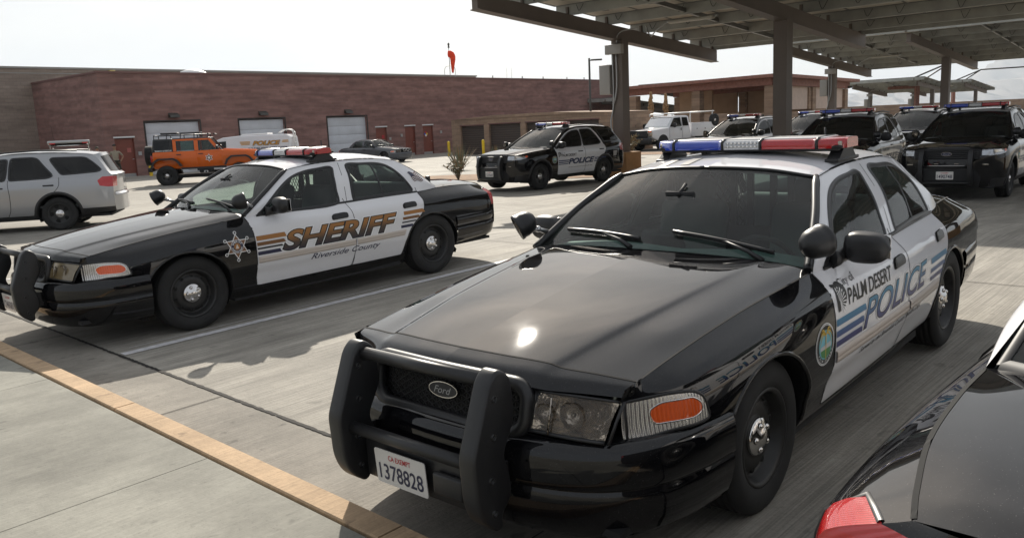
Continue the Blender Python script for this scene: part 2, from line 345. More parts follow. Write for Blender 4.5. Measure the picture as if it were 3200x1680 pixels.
# ================================================================== vehicle bodies
class Piece:
    """one smooth panel of a body shell (left half), which outlines can be cut from without losing its shading"""
    def __init__(s, P, outward):
        P = np.asarray(P, float); s.P = P
        du = np.gradient(P, axis=0); dv = np.gradient(P, axis=1); n = np.cross(du, dv); l = np.linalg.norm(n, axis=2, keepdims=True); n = n/np.maximum(l, 1e-9)
        s.flip = (n*np.asarray(outward)).sum() < 0
        if s.flip: n = -n
        s.n = n.reshape(-1, 3); s.g = G().grid(P, 0, True, s.flip)
        s.kd = KDTree(len(s.n))
        for i, q in enumerate(s.g.v): s.kd.insert(q, i)
        s.kd.balance()
    def normal(s, p):
        a = Vector((0, 0, 0))
        for co, i, d in s.kd.find_n(p, 4): a += Vector(s.n[i])*(1/(d+1e-4))
        return a.normalized()
    def whole(s):
        g = G(); g.add(s.g.v, s.g.f, 0, True, s.n); return g
    def cut(s, polys, axes=(0, 2), keep=None):
        a0, a1 = axes; bm = bmesh.new(); vs = [bm.verts.new(q) for q in s.g.v]
        for q in s.g.f:
            try: bm.faces.new([vs[i] for i in q])
            except ValueError: pass
        bmesh.ops.remove_doubles(bm, verts=bm.verts[:], dist=1e-5)
        for tag, poly in polys:
            k = len(poly)
            for i in range(k):
                p, q = poly[i], poly[(i+1) % k]; e = .012
                lo = (min(p[0], q[0])-e, min(p[1], q[1])-e); hi = (max(p[0], q[0])+e, max(p[1], q[1])+e); geo = set()
                for f in bm.faces:
                    xs = [v.co[a0] for v in f.verts]; zs = [v.co[a1] for v in f.verts]
                    if max(xs) > lo[0] and min(xs) < hi[0] and max(zs) > lo[1] and min(zs) < hi[1]:
                        geo.add(f); geo.update(f.edges); geo.update(f.verts)
                if not geo: continue
                co = [0, 0, 0]; co[a0], co[a1] = p; no = [0, 0, 0]; no[a0], no[a1] = -(q[1]-p[1]), q[0]-p[0]
                if abs(no[a0])+abs(no[a1]) < 1e-9: continue
                bmesh.ops.bisect_plane(bm, geom=list(geo), dist=1e-5, plane_co=co, plane_no=no)
        out = {}
        for f in bm.faces:
            c = f.calc_center_median(); t = None
            for tag, poly in polys:
                if inside(c[a0], c[a1], poly): t = tag; break
            out.setdefault(t, []).append(f)
        res = {}
        for t, fs in out.items():
            idx = {}; vv = []; ff = []
            for f in fs:
                r = []
                for v in f.verts:
                    if v.index not in idx or True:
                        key = v
                        if key not in idx: idx[key] = len(vv); vv.append(v.co.copy())
                    r.append(idx[key])
                ff.append(r)
            res[t] = G().add(vv, ff, 0, True, [s.normal(q) for q in vv])
        bm.free(); return res
def inside(x, y, poly):
    r = False; j = len(poly)-1
    for i in range(len(poly)):
        a, b = poly[i], poly[j]
        if (a[1] > y) != (b[1] > y) and x < (b[0]-a[0])*(y-a[1])/(b[1]-a[1])+a[0]: r = not r
        j = i
    return r
def smooth_poly(p, n=60, closed=True):
    q = list(p)+[p[0]] if closed else list(p)
    s = spline([(a, b, 0) for a, b in q], n+1); return [(a, b) for a, b, _ in s[:-1 if closed else None]]
def rounded(p, r, k=5):
    """round the corners of a polygon"""
    o = []; n = len(p)
    for i in range(n):
        a, b, c = (np.array(p[(i+j) % n], float) for j in (-1, 0, 1)); u = a-b; v = c-b; lu, lv = np.linalg.norm(u), np.linalg.norm(v)
        rr = min(r, lu*.45, lv*.45); s0 = b+u/lu*rr; s1 = b+v/lv*rr
        for t in np.linspace(0, 1, k): o.append(tuple((1-t)**2*s0+2*t*(1-t)*b+t*t*s1))
    return o
class Surf:
    """all left-half panels of a body, to lay trims and decals on"""
    def __init__(s, pieces):
        v = []; f = []
        for p in pieces:
            o = len(v); v += p.g.v; f += [tuple(i+o for i in q) for q in p.g.f]
        s.b = BVHTree.FromPolygons(v, f)
    def side(s, x, z, off=.003):
        h, n, i, d = s.b.ray_cast(Vector((x, 3, z)), Vector((0, -1, 0)))
        if h is None: return None
        if n.y < 0: n = -n
        return h+n*off, n
    def front(s, y, z, off=.003, sg=1):
        h, n, i, d = s.b.ray_cast(Vector((5*sg, y, z)), Vector((-sg, 0, 0)))
        return (h+Vector((sg, 0, 0))*off, n) if h is not None else None
    def near(s, p, up=Vector((0, .5, 1))):
        h, n, i, d = s.b.find_nearest(Vector(p)); 
        if n.dot(up) < 0: n = -n
        return h, n
    def ribbon(s, pts, w, off=.002, mat=0, closed=False, hump=.0, side=False, g=None):
        """flat band of width w that follows pts over the surface; side: pts are (x, z)"""
        g = g or G(); P = []; N = []
        for p in pts:
            if side:
                r = s.side(p[0], p[1], 0)
                if r is None: continue
                h, n = r
            else: h, n = s.near(p)
            P.append(h); N.append(n)
        k = len(P); V_ = []
        for i in range(k):
            t = (P[(i+1) % k]-P[i-1]) if closed else (P[min(i+1, k-1)]-P[max(i-1, 0)])
            sd = t.normalized().cross(N[i]).normalized()
            V_.append([P[i]+sd*(-w/2)+N[i]*off, P[i]+N[i]*(off+hump), P[i]+sd*(w/2)+N[i]*off])
        return g.grid(np.array([[tuple(q) for q in r] for r in V_]), mat, hump > 0, False, closed)
    def decal(s, g, v, f, fn, off=.0025, mat=0, L=.05):
        """flat shape (v, f) mapped by fn(u, v) -> (x, z) onto the left side"""
        v, f = dense(v, f, L); o = []; nn = []
        ok = True
        for q in v:
            r = s.side(*fn(q[0], q[1]), off)
            if r is None: r = (o[-1], nn[-1]) if o else (Vector((0, 0, 0)), Vector((0, 1, 0)))
            o.append(r[0]); nn.append(r[1])
        fs = []
        for q in f:
            a, b, c = (o[i] for i in q); nrm = (b-a).cross(c-a)
            fs.append(tuple(q) if nrm.dot(nn[q[0]]) > 0 else tuple(q)[::-1])
        return g.add(o, fs, mat, True)
def tri_poly(poly):
    return np.array(poly, float), [tuple(range(len(poly)))]
def rows_fn(xs, rows):
    """side panel: rows[k] = (list of y, list of z) at the stations xs"""
    A = np.array([[list(r[0]), list(r[1])] for r in rows], float)          # (k, 2, m)
    def at(x, k): return pchip(xs, A[k].T, x)                              # (n, 2)
    return at
def side_grid(xs, rows, nx, per=5):
    at = rows_fn(xs, rows); x = np.linspace(max(xs), min(xs), nx); R = np.stack([at(x, k) for k in range(len(rows))], 0)   # (k, n, 2)
    tt = np.linspace(0, len(rows)-1, (len(rows)-1)*per+1); Q = pchip(np.arange(len(rows)), R, tt)                          # (r, n, 2)
    P = np.zeros((nx, len(tt), 3)); P[:, :, 0] = x[:, None]; P[:, :, 1] = Q[:, :, 0].T; P[:, :, 2] = Q[:, :, 1].T
    return P
def sweep(path, prof, n=60, closed_path=False):
    """profile (out, z) carried along a plan path (x, y[, dz]) listed left to right; out is to the outside of the turn"""
    p = spline([(a[0], a[1], 0) for a in path], n); t = np.gradient(p, axis=0); t /= np.linalg.norm(t, axis=1, keepdims=True)
    nn = np.stack([t[:, 1]*1, -t[:, 0]*1, 0*t[:, 0]], 1); return p, nn
def swept_grid(path, prof, n=60, sgn=1):
    p, nn = sweep(path, prof, n); P = np.zeros((n, len(prof), 3))
    for j, (o, z) in enumerate(prof): P[:, j, :2] = p[:, :2]+sgn*nn[:, :2]*o; P[:, j, 2] = z
    return P

# ------------------------------------------------------------------ wheels
def make_wheel(R, W, rim_r, parent, name='wheel', loc=(0, 0, 0), side=1, style='police', tread=True):
    """wheel with its axle along Y, outer face towards +Y (side 1) or -Y"""
    root = bpy.data.objects.new(name, None); C.objects.link(root); root.parent = parent; root.location = loc; root.empty_display_size = .1
    Rm = Matrix.Rotation(-math.pi/2*side, 4, 'X')
    h = W/2; pr = [(rim_r, -h*.8), (rim_r+.03, -h*.98), ((R+rim_r)/2, -h*1.03), (R-.02, -h*.93), (R-.004, -h*.80)]
    for q in np.linspace(-.62, .62, 5):
        pr += [(R-.001, h*(q-.1)), (R-.009, h*(q-.07)), (R-.009, h*(q+.05)), (R, h*(q+.08))]
    pr += [(R-.004, h*.80), (R-.02, h*.93), ((R+rim_r)/2+.015, h*1.03), ((R+rim_r)/2-.01, h*1.04), (rim_r+.025, h*.98), (rim_r, h*.9), (rim_r-.006, h*.7)]
    t = G().lathe(pr, Rm, 56)
    t.obj('tyre', M['tyre'], root)
    g = G()
    if style == 'police':
        g.lathe([(rim_r-.006, h*.70), (rim_r+.004, h*.90), (rim_r-.010, h*.93), (rim_r-.022, h*.80), (rim_r-.034, h*.42), (rim_r-.045, h*.30), (rim_r*.72, h*.45), (rim_r*.55, h*.56), (rim_r*.42, h*.50), (rim_r*.3, h*.50), (0.001, h*.50)], Rm, 48, 0)
        for i in range(10):
            a = 2*math.pi*i/10+.2; q = Rm @ Vector((rim_r*.70*math.cos(a), rim_r*.70*math.sin(a), h*.475)); 
            g.lathe([(.0175, -.012), (.0175, .0015), (.012, .0015)], Matrix.Translation(q) @ Rm, 12, 0); g.lathe([(.0125, .0017), (.0005, .0017)], Matrix.Translation(q) @ Rm, 12, 1)
    elif style == 'slots':
        g.lathe([(rim_r-.006, h*.70), (rim_r+.004, h*.90), (rim_r-.012, h*.93), (rim_r-.03, h*.75), (rim_r*.80, h*.62), (rim_r*.5, h*.66), (rim_r*.3, h*.62), (.001, h*.62)], Rm, 40, 0)
        for i in range(5):
            a0 = 2*math.pi*i/5; pl = [(rim_r*r*math.cos(a0+a), rim_r*r*math.sin(a0+a)) for r, a in ((.52, -.22), (.82, -.28), (.86, 0), (.82, .28), (.52, .22))]
            g.add([Rm @ Vector((x, y, h*.70)) for x, y in pl], [tuple(range(5))], 1)
    else:
        g.lathe([(rim_r-.006, h*.70), (rim_r+.004, h*.90), (rim_r-.012, h*.93), (rim_r-.03, h*.6), (rim_r*.7, h*.5), (.001, h*.55)], Rm, 32, 1)
        for i in range(6):
            a = 2*math.pi*i/6; R2 = Rm @ Matrix.Rotation(a, 4, 'Z'); g.add([R2 @ Vector(q) for q in ((.03, -.03, h*.75), (rim_r*.96, -.04, h*.82), (rim_r*.96, .04, h*.82), (.03, .03, h*.75))], [(0, 1, 2, 3)], 0)
    g.obj('rim', [M['rim'] if style in ('police', 'slots') else M['steel'], M['seam']], root)
    if style in ('police', 'slots'):
        k = G().lathe([(.088, h*.48), (.090, h*.62), (.082, h*.70), (.062, h*.74), (.035, h*.86), (.028, h*.90), (.001, h*.91)], Rm, 28)
        for i in range(5):
            a = 2*math.pi*i/5; q = Rm @ Vector((.057*math.cos(a), .057*math.sin(a), h*.74)); k.ball(q, .0165, 10, 6)
        k.obj('hub_cap', M['chrome'], root)
    return root
# ------------------------------------------------------------------ roof light bar, spotlight, mirror, number plate
def light_bar(parent, x, z, wid=1.24, dep=.30, hgt=.085, feet_y=.56, feet_z=-.07, n_mod=6):
    o = bpy.data.objects.new('light_bar', None); C.objects.link(o); o.parent = parent; o.location = (x, 0, z)
    g = G(); g.rbox((0, 0, -hgt*.52), (dep*.82, wid*.94, .022), .008); 
    for s in (-1, 1):
        y = s*feet_y
        g.add([(a, y+b, c) for a, b, c in ((.16, -.035, feet_z-.012), (.16, .035, feet_z-.02), (-.15, .035, feet_z-.02), (-.15, -.035, feet_z-.012), (.07, -.035, -hgt*.5), (.07, .035, -hgt*.5), (-.07, .035, -hgt*.5), (-.07, -.035, -hgt*.5))],
              [(0, 1, 2, 3), (7, 6, 5, 4), (0, 4, 5, 1), (1, 5, 6, 2), (2, 6, 7, 3), (3, 7, 4, 0)], 0)
        g.rbox((0, y*1.0, feet_z-.008), (.34, .08, .02), .005)
    g.bb((-.03, -.34, feet_z+.005), (.03, -.30, -hgt*.5)); 
    g.obj('mount', M['plastic'], o)
    # base tray seen between the domes, with the LED blocks inside
    g = G(); g.rbox((0, 0, -hgt*.30), (dep*.9, wid*.97, hgt*.35), .01, 0)
    for i in range(8):
        y = -wid/2+wid*(i+.5)/8
        for sg in (-1, 1): g.rbox((sg*dep*.36, y, 0), (.02, wid/8*.72, hgt*.5), .006, 1)
    g.obj('lamp_modules', [M['matte'], M['reflector']], o)
    def dome(y0, y1, m, endcap=0):
        ys = np.linspace(y0, y1, 12); P = []
        for y in ys:
            tpr = 1.0
            if endcap: e = abs(y)-(wid/2-.13); tpr = 1-.42*max(0, e/.13)**1.6 if e > 0 else 1
            d = dep/2*tpr; P.append([(d*a, y, hgt*b) for a, b in ((-1, -.42), (-1.03, -.1), (-1, .32), (-.86, .48), (0, .53), (.86, .48), (1, .32), (1.03, -.1), (1, -.42))])
        gg = G().grid(np.array(P), 0, True, True)
        k = len(P[0]); e0 = len(gg.v)-k
        gg.f += [tuple(range(k)), tuple(e0+i for i in range(k))[::-1]]; gg.m += [0, 0]; gg.s += [False, False]
        gg.obj('lens', m, o)
    w = wid/2; b = wid*.105
    dome(b*1.0, w-.155, M['bar_red']); dome(w-.145, w, M['bar_red'], 1)
    dome(-b*1.0, -w+.155, M['bar_blue']); dome(-w+.145, -w, M['bar_blue'], 1); dome(-b*.93, b*.93, M['bar_clear'])
    g = G().rbox((0, 0, hgt*.53), (dep*.78, wid*.80, .010), .004)
    for y in (b*.96, -b*.96, w-.15, -w+.15): g.tube([(dep*a*.5, y, hgt*c) for a, c in ((-1.06, -.42), (-1.08, .3), (-.9, .52), (0, .58), (.9, .52), (1.08, .3), (1.06, -.42))], .009, 6, 1)
    g.obj('cover', [M['bar_top'], M['trim']], o)
    g = G()
    for i in range(8):
        for j in range(2): g.ball((dep*.515, -b*.8+b*1.6*(i+.5)/8, hgt*(-.12+.34*j)), (.006, .009, .009), 8, 5)
    g.obj('alley_leds', M['chrome'], o)
    return o
def spotlight(parent, c, base, aim):
    o = bpy.data.objects.new('spotlight', None); C.objects.link(o); o.parent = parent
    a = Vector(aim).normalized(); R = a.to_track_quat('Z', 'Y').to_matrix().to_4x4(); T = Matrix.Translation(c) @ R
    G().lathe([(.001, -.085), (.03, -.080), (.055, -.062), (.070, -.035), (.076, 0), (.076, .025), (.080, .03), (.080, .045), (.073, .046)], T, 32).obj('housing', M['plastic'], o)
    G().lathe([(.073, .044), (.05, .05), (.001, .053)], T, 28).obj('lens', M['clear'], o)
    g = G().lathe([(.072, .040), (.055, .005), (.025, -.02), (.001, -.025)], T, 28); g.obj('reflector', M['reflector'], o)
    d = Vector(base)-Vector(c); 
    G().tube([Vector(c)+d*.35+Vector((0, 0, -.01)), Vector(c)+d*.65, Vector(base)], [.016, .014, .017], 10).ball(Vector(c)+d*.6, .021, 10, 8).obj('arm', M['steel'], o)
    return o
def door_mirror(parent, c, base, sz=(.11, .235, .15), name='door_mirror', m=None, sy=1):
    o = bpy.data.objects.new(name, None); C.objects.link(o); o.parent = parent
    P = []; cx, cy_, cz = c
    for i, t in enumerate(np.linspace(-1, 1, 13)):
        e = (1-abs(t)**3.2)**.45 if abs(t) < 1 else .02
        ring = []
        for a in np.linspace(0, 2*math.pi, 25)[:-1]:
            ca, sa = math.cos(a), math.sin(a); sx = abs(ca)**.6*np.sign(ca); sz_ = abs(sa)**.6*np.sign(sa)
            xx = sz[0]*(.62*sx if sx > 0 else .38*sx); ring.append((cx+xx*(e*.9+.1)+.012*t*sy, cy_+sy*t*sz[1]/2, cz+sz[2]/2*sz_*e*(1.05-.06*t)))
        P.append(ring)
    g = G(); A = np.array(P); A = np.concatenate([A, A[:, :1]], 1); g.grid(A, 0, True, sy > 0); 
    g.obj('shell', m or M['plastic'], o)
    gm = G().rbox((cx-sz[0]*.385, cy_, cz), (.004, sz[1]*.86, sz[2]*.8), .002); gm.obj('mirror_glass', M['chrome'], o)
    b = Vector(base); q = Vector((cx, cy_-sy*sz[1]*.42, cz-sz[2]*.18))
    G().tube([b, b.lerp(q, .5)+Vector((0, 0, -.015)), q], [.05, .036, .034], 12, sq=.6).obj('stalk', m or M['plastic'], o)
    return o
def number_plate(parent, Mx, text, w=.305, h=.152, small='CA EXEMPT'):
    o = bpy.data.objects.new('number_plate', None); C.objects.link(o); o.parent = parent
    G().prism(rounded([(-w/2, -h/2), (w/2, -h/2), (w/2, h/2), (-w/2, h/2)], .012), .004, Mx).obj('plate', M['plate'], o)
    Mf = Mx @ Matrix.Translation((0, 0, .0052)); g = G()
    sign_text(g, text, Mf @ Matrix.Translation((0, -h*.12, 0)), w*.86, h*.46, 0, offset=.012); g.obj('digits', M['navy'], o)
    g = G(); sign_text(g, small, Mf @ Matrix.Translation((0, h*.31, 0)), w*.44, h*.15, 0, offset=.012); g.obj('heading', M['redd'], o)
    return o
def badge_oval(parent, Mx, w, h, word='Ford', back=None, name='badge'):
    o = bpy.data.objects.new(name, None); C.objects.link(o); o.parent = parent
    G().prism(poly_ngon(32, 1, 0, w/2, h/2), .006, Mx).obj('rim', M['chrome'], o)
    G().prism(poly_ngon(32, 1, 0, w/2*.955, h/2*.90), .0075, Mx).obj('field', back or M['blackd'], o)
    g = G(); sign_text(g, word, Mx @ Matrix.Translation((0, 0, .0085)), w*.58, h*.46, 0, shear=.25, offset=.0); g.obj('word', M['galv0'], o)
    return o
M['galv0'] = mat('dull_badge_metal', (.30, .30, .30), .4, .4)
def face_x(x, y, z, tilt=0):
    """frame whose XY plane faces forward (+x local), text reads left to right seen from the front"""
    R = Matrix(((0, 0, 1), (1, 0, 0), (0, 1, 0))).to_4x4()
    return Matrix.Translation((x, y, z)) @ Matrix.Rotation(tilt, 4, 'Y') @ R
# ================================================================== the police sedan
SX = [.88, .74, .62, .35, 0, -.35, -.64, -1.2, -1.8, -2.4, -2.8, -3.147, -3.4, -3.7, -3.92, -4.02]
SROWS = [
 ([.74, .80, .84, .85, .85, .85, .84, .84, .84, .83, .82, .82, .81, .79, .76, .72], [.22, .22, .22, .20, .20, .20, .19, .19, .19, .20, .20, .23, .26, .28, .29, .30]),
 ([.76, .85, .89, .915, .92, .915, .907, .907, .905, .900, .90, .895, .885, .87, .84, .79], [.32, .31, .30, .30, .30, .30, .295, .295, .293, .29, .29, .30, .31, .33, .34, .35]),
 ([.765, .86, .905, .932, .94, .938, .935, .940, .942, .935, .925, .918, .905, .885, .86, .81], [.42, .41, .405, .40, .40, .40, .40, .40, .40, .40, .40, .41, .42, .43, .44, .45]),
 ([.775, .865, .915, .952, .966, .971, .973, .977, .974, .957, .94, .93, .915, .895, .865, .82], [.52, .515, .515, .515, .515, .515, .515, .515, .515, .515, .515, .52, .53, .54, .55, .55]),
 ([.755, .845, .905, .945, .965, .973, .976, .981, .978, .957, .94, .928, .912, .890, .862, .82], [.66, .665, .67, .68, .69, .69, .69, .69, .69, .68, .68, .68, .68, .68, .68, .68]),
 ([.755, .835, .880, .917, .940, .952, .957, .967, .963, .936, .915, .90, .885, .862, .835, .80], [.745, .752, .765, .79, .82, .835, .84, .838, .832, .828, .828, .83, .825, .815, .80, .79]),
 ([.775, .783, .787, .800, .822, .846, .866, .885, .872, .835, .818, .757, .735, .695, .635, .60], [.800, .820, .838, .873, .912, .938, .957, .946, .950, .955, .945, .960, .957, .938, .908, .893])]
edge6 = rows_fn(SX, SROWS)
def e6(x): y, z = edge6(np.array([x]), 6)[0]; return (x, float(y), float(z))
GH_B = [(-.60, .868, .956), (-.80, .880, .948), (-1.1, .886, .946), (-1.45, .884, .948), (-1.85, .869, .950), (-2.35, .838, .955), (-2.75, .818, .947), (-3.0, .79, .952), (-3.147, .757, .960)]
GH_T = [(-.61, .862, .962), (-.93, .755, 1.163), (-1.246, .638, 1.345), (-1.5, .634, 1.372), (-1.86, .633, 1.383), (-2.33, .628, 1.368), (-2.64, .612, 1.325), (-2.92, .670, 1.165), (-3.147, .757, .962)]
def gh_mid(B, T, bulge):
    return [tuple(np.array(b)*.5+np.array(t)*.5+np.array((0, bulge, bulge*.35))*min(1, np.linalg.norm(np.array(b)-np.array(t))/.3)) for b, t in zip(B, T)]
def ell_arch(cx, cz, rx, rz, z0=.12, n=28):
    return [(cx+rx*math.cos(a), cz+rz*math.sin(a)) for a in np.linspace(-.0, math.pi, n)]+[(cx-rx*.97, z0), (cx+rx*.97, z0)]
W_FRONT = [(-.735, .957), (-1.10, .957), (-1.672, .962), (-1.70, 1.10), (-1.735, 1.24), (-1.765, 1.322), (-1.60, 1.322), (-1.42, 1.308), (-1.26, 1.268), (-1.10, 1.19), (-.93, 1.085), (-.79, .985)]
W_REAR = [(-1.885, .965), (-2.35, .970), (-2.722, .965), (-2.735, .985), (-2.67, 1.10), (-2.58, 1.215), (-2.49, 1.278), (-2.36, 1.312), (-2.15, 1.326), (-1.965, 1.330), (-1.94, 1.24), (-1.905, 1.09)]
D_FRONT = [(-.590, 1.0), (-.624, .828), (-.631, .627), (-.622, .388), (-.632, .292), (-1.741, .292), (-1.772, .408), (-1.787, .588), (-1.793, .755), (-1.78, .885), (-1.745, 1.0)]
D_REAR = [(-1.745, 1.0), (-1.78, .885), (-1.793, .755), (-1.787, .588), (-1.772, .408), (-1.741, .292), (-2.42, .292), (-2.47, .42), (-2.55, .555), (-2.65, .645), (-2.735, .705), (-2.785, .76), (-2.808, .83), (-2.806, .88), (-2.79, 1.0)]
SIGNAL = [(.885, .746), (.75, .750), (.66, .745), (.60, .733), (.56, .705), (.545, .66), (.54, .618), (.70, .612), (.96, .604)]
AMBER = rounded([(.775, .645), (.79, .70), (.745, .722), (.61, .716), (.572, .685), (.572, .655), (.61, .640)], .02)

def make_sedan():
    root = thing('police_sedan', '-', 'police car')
    side = Piece(side_grid(SX, SROWS, 210, 6), (0, 1, 0))
    gh = Piece(loft([GH_B, gh_mid(GH_B, GH_T, .030), GH_T], 110, 9), (0, 1, .4))
    hc = [[e6(x) for x in (.805, .62, .35, 0, -.35, -.585)],
          [(.843, .63, .826), (.62, .665, .860), (.4, .69, .894), (0, .73, .935), (-.35, .765, .966), (-.57, .785, .985)],
          [(.879, .490, .838), (.62, .527, .878), (.4, .560, .909), (0, .605, .953), (-.35, .645, .986), (-.55, .665, 1.000)],
          [(.886, .440, .849), (.62, .478, .891), (.4, .515, .921), (0, .560, .964), (-.35, .60, .994), (-.545, .62, 1.006)],
          [(.915, .22, .857), (.62, .24, .904), (.4, .25, .934), (0, .27, .977), (-.35, .28, 1.006), (-.52, .29, 1.016)],
          [(.928, 0, .860), (.62, 0, .908), (.4, 0, .938), (0, 0, .981), (-.35, 0, 1.010), (-.51, 0, 1.020)]]
    hood = Piece(loft(hc, 60, 7), (0, 0, 1))
    hdr_top = [hc[0][0], hc[1][0], hc[2][0], hc[3][0], hc[4][0], hc[5][0]]
    hdr_bot = [(.868, .758, .764), (.925, .62, .772), (.985, .49, .780), (1.0, .44, .786), (1.035, .22, .798), (1.045, 0, .802)]
    mid = [tuple(np.array(a)*.45+np.array(b)*.55+np.array((.012, 0, .012))) for a, b in zip(hdr_top, hdr_bot)]
    header = Piece(loft([hdr_top, mid, hdr_bot], 40, 5), (1, 0, .6))
    ws_b = [(-.632, .838, .968), (-.60, .6, 1.000), (-.55, .3, 1.016), (-.53, 0, 1.022)]
    ws_t = [(-1.246, .628, 1.343), (-1.215, .4, 1.380), (-1.185, .2, 1.395), (-1.175, 0, 1.400)]
    ws_m = [tuple(np.array(a)*.5+np.array(b)*.5+np.array((.018, 0, .018))) for a, b in zip(ws_b, ws_t)]
    wind = Piece(loft([ws_b, ws_m, ws_t], 30, 8), (1, 0, 1))
    rail = GH_T[2:7]
    rf = [rail, [(-1.235, .56, 1.360), (-1.5, .565, 1.397), (-1.86, .565, 1.410), (-2.33, .56, 1.396), (-2.66, .54, 1.346)],
          [(-1.195, .3, 1.388), (-1.5, .3, 1.427), (-1.86, .3, 1.443), (-2.33, .3, 1.430), (-2.70, .28, 1.372)],
          [(-1.175, 0, 1.400), (-1.5, 0, 1.440), (-1.86, 0, 1.457), (-2.33, 0, 1.443), (-2.72, 0, 1.380)]]
    roof = Piece(loft(rf, 40, 7), (0, 0, 1))
    rw_t = [(-2.655, .592, 1.330), (-2.70, .3, 1.366), (-2.725, 0, 1.376)]; rw_b = [(-3.155, .715, .975), (-3.30, .35, .998), (-3.335, 0, 1.004)]
    rw_m = [tuple(np.array(a)*.5+np.array(b)*.5+np.array((-.02, 0, .02))) for a, b in zip(rw_t, rw_b)]
    rwin = Piece(loft([rw_t, rw_m, rw_b], 24, 7), (-1, 0, 1))
    dk = [[e6(x) for x in (-3.147, -3.4, -3.7, -3.92, -4.02)],
          [(-3.20, .62, .980), (-3.45, .58, .978), (-3.75, .53, .962), (-3.95, .48, .938), (-4.05, .45, .915)],
          [(-3.31, .30, .992), (-3.55, .28, .990), (-3.82, .26, .978), (-4.01, .24, .955), (-4.09, .22, .930)],
          [(-3.335, 0, .996), (-3.58, 0, .994), (-3.85, 0, .982), (-4.03, 0, .960), (-4.11, 0, .934)]]
    deck = Piece(loft(dk, 40, 6), (0, 0, 1))
    tail_c = [side.P[-1, j] for j in range(side.P.shape[1])]; tail_c = [tuple(q) for q in tail_c if q[2] > .42]
    nn = len(tail_c)
    def back(y): return [(-4.02-(.10 if y == 0 else .07)*(1 if q[2] < .8 else 1-.25*(q[2]-.8)/.1), y, q[2]+(.041 if y == 0 else .022)*max(0, (q[2]-.8)/.093)) for q in tail_c]
    rear = Piece(loft([tail_c, back(.45), back(0)], nn*2, 8), (-1, 0, 0))
    # ---- outlines cut from the side
    fa = ell_arch(.045, .335, .415, .385); ra = ell_arch(-2.885, .335, .402, .358)
    cs = side.cut([('gone', fa), ('gone', ra), ('gone', [(.395, .10), (1.0, .10), (1.0, .605), (.395, .605)]), ('gone', [(-3.29, .10), (-3.29, .60), (-4.2, .60), (-4.2, .10)]),
                   ('amber', AMBER), ('signal', SIGNAL), ('fd', D_FRONT), ('rd', D_REAR), ('tail', [(-3.945, .665), (-3.918, .80), (-3.905, .862), (-4.1, .868), (-4.1, .665)])])
    cg = gh.cut([('wf', W_FRONT), ('wr', W_REAR)])
    cr = rear.cut([('tl', [(.46, .668), (.46, .862), (.90, .866), (.90, .668)])], (1, 2))
    surf = Surf([side, gh]); top = Surf([hood, header, side, deck, roof, gh, wind, rwin])
    # ---- body
    g = G().join(cs[None]).join(header.whole()).join(cr[None]).mirror(); g.obj('body', M['black'], root)
    hood.whole().mirror().obj('hood', M['black'], root); deck.whole().mirror().obj('trunk_lid', M['black'], root)
    rp = G().join(roof.whole()).join(cg[None]); lin = G()
    for q in (rp,):
        lin.add([np.array(v)-np.array(q.n.get(i, (0, 0, 0)))*.022 for i, v in enumerate(q.v)], [f[::-1] for f in q.f], 0, True)
    rp.mirror().obj('roof', M['white'], root); 
    for t in ('fd', 'rd'): lin.add([np.array(v)-np.array(cs[t].n.get(i, (0, 0, 0)))*.05 for i, v in enumerate(cs[t].v)], [f[::-1] for f in cs[t].f], 0, True)
    lin.mirror().obj('cabin_lining', M['cabin'], root)
    wind.whole().mirror().obj('windshield', M['glass'], root); rwin.whole().mirror().obj('rear_window', M['glass'], root)
    for sgn in (1, -1):
        def fl(g_): return g_ if sgn > 0 else g_.flipped()
        for t, nm, wkey, hx, hz in (('fd', 'front_door', 'wf', -1.622, .832), ('rd', 'rear_door', 'wr', -2.590, .827)):
            d = fl(cs[t]).obj(nm, M['white'], root)
            hg = G()
            for i, (sc, of) in enumerate(((1, .0025), (.86, .010))):
                v, f = tri_poly(rounded([(-.105*sc, -.030*sc), (.105*sc, -.026*sc), (.105*sc, .026*sc), (.06*sc, .034*sc), (-.07*sc, .031*sc), (-.105*sc, .015*sc)], .025)); surf.decal(hg, v, f, lambda a, b: (hx-a, hz+b), of, 1-i)
            fl(hg).obj('handle', [M['trim'], M['matte']], d)
            fl(cg[wkey]).obj('window', M['glass'] if t == 'rd' else M['dglass'], root)
        # rub strip on the doors
        for x0, x1 in ((-.640, -1.775), (-1.800, -2.455)):
            P = []
            for x in np.linspace(x0, x1, 26):
                r = []
                for z, of in ((.508, .001), (.513, .009), (.533, .011), (.537, .008), (.541, .011), (.566, .010), (.571, .001)):
                    x_ = x-(.03*(z-.508)/.06 if x == x1 and x1 < -2 else 0); h, n = surf.side(x_, z, of); r.append(tuple(h))
                P.append(r)
            fl(G().grid(np.array(P), 0, True, False)).obj('rub_strip', M['strip'], root)
        # door gaps and window seals
        tr = G()
        for pl in (D_FRONT[:7], D_FRONT[5:], D_REAR[5:]): surf.ribbon(spline([(a, b, 0) for a, b in pl], 40)[:, :2], .007, .0015, 0, side=True, g=tr)
        surf.ribbon(smooth_poly(W_FRONT, 90), .030, .002, 1, True, .006, True, tr); surf.ribbon(smooth_poly(W_REAR, 90), .034, .002, 1, True, .006, True, tr)
        surf.ribbon([(x, surf_z) for x, surf_z in zip(np.linspace(-.72, -2.80, 50), pchip([-2.80, -1.8, -.72], [.950, .957, .953], np.linspace(-.72, -2.80, 50)))], .022, .003, 1, False, .006, True, tr)
        surf.ribbon([(-2.305, .975), (-2.29, 1.1), (-2.28, 1.2), (-2.275, 1.318)], .028, .003, 1, False, .004, True, tr)
        surf.ribbon([(-1.79, .960), (-1.815, 1.10), (-1.845, 1.24), (-1.872, 1.36)], .006, .0015, 0, False, 0, True, tr)
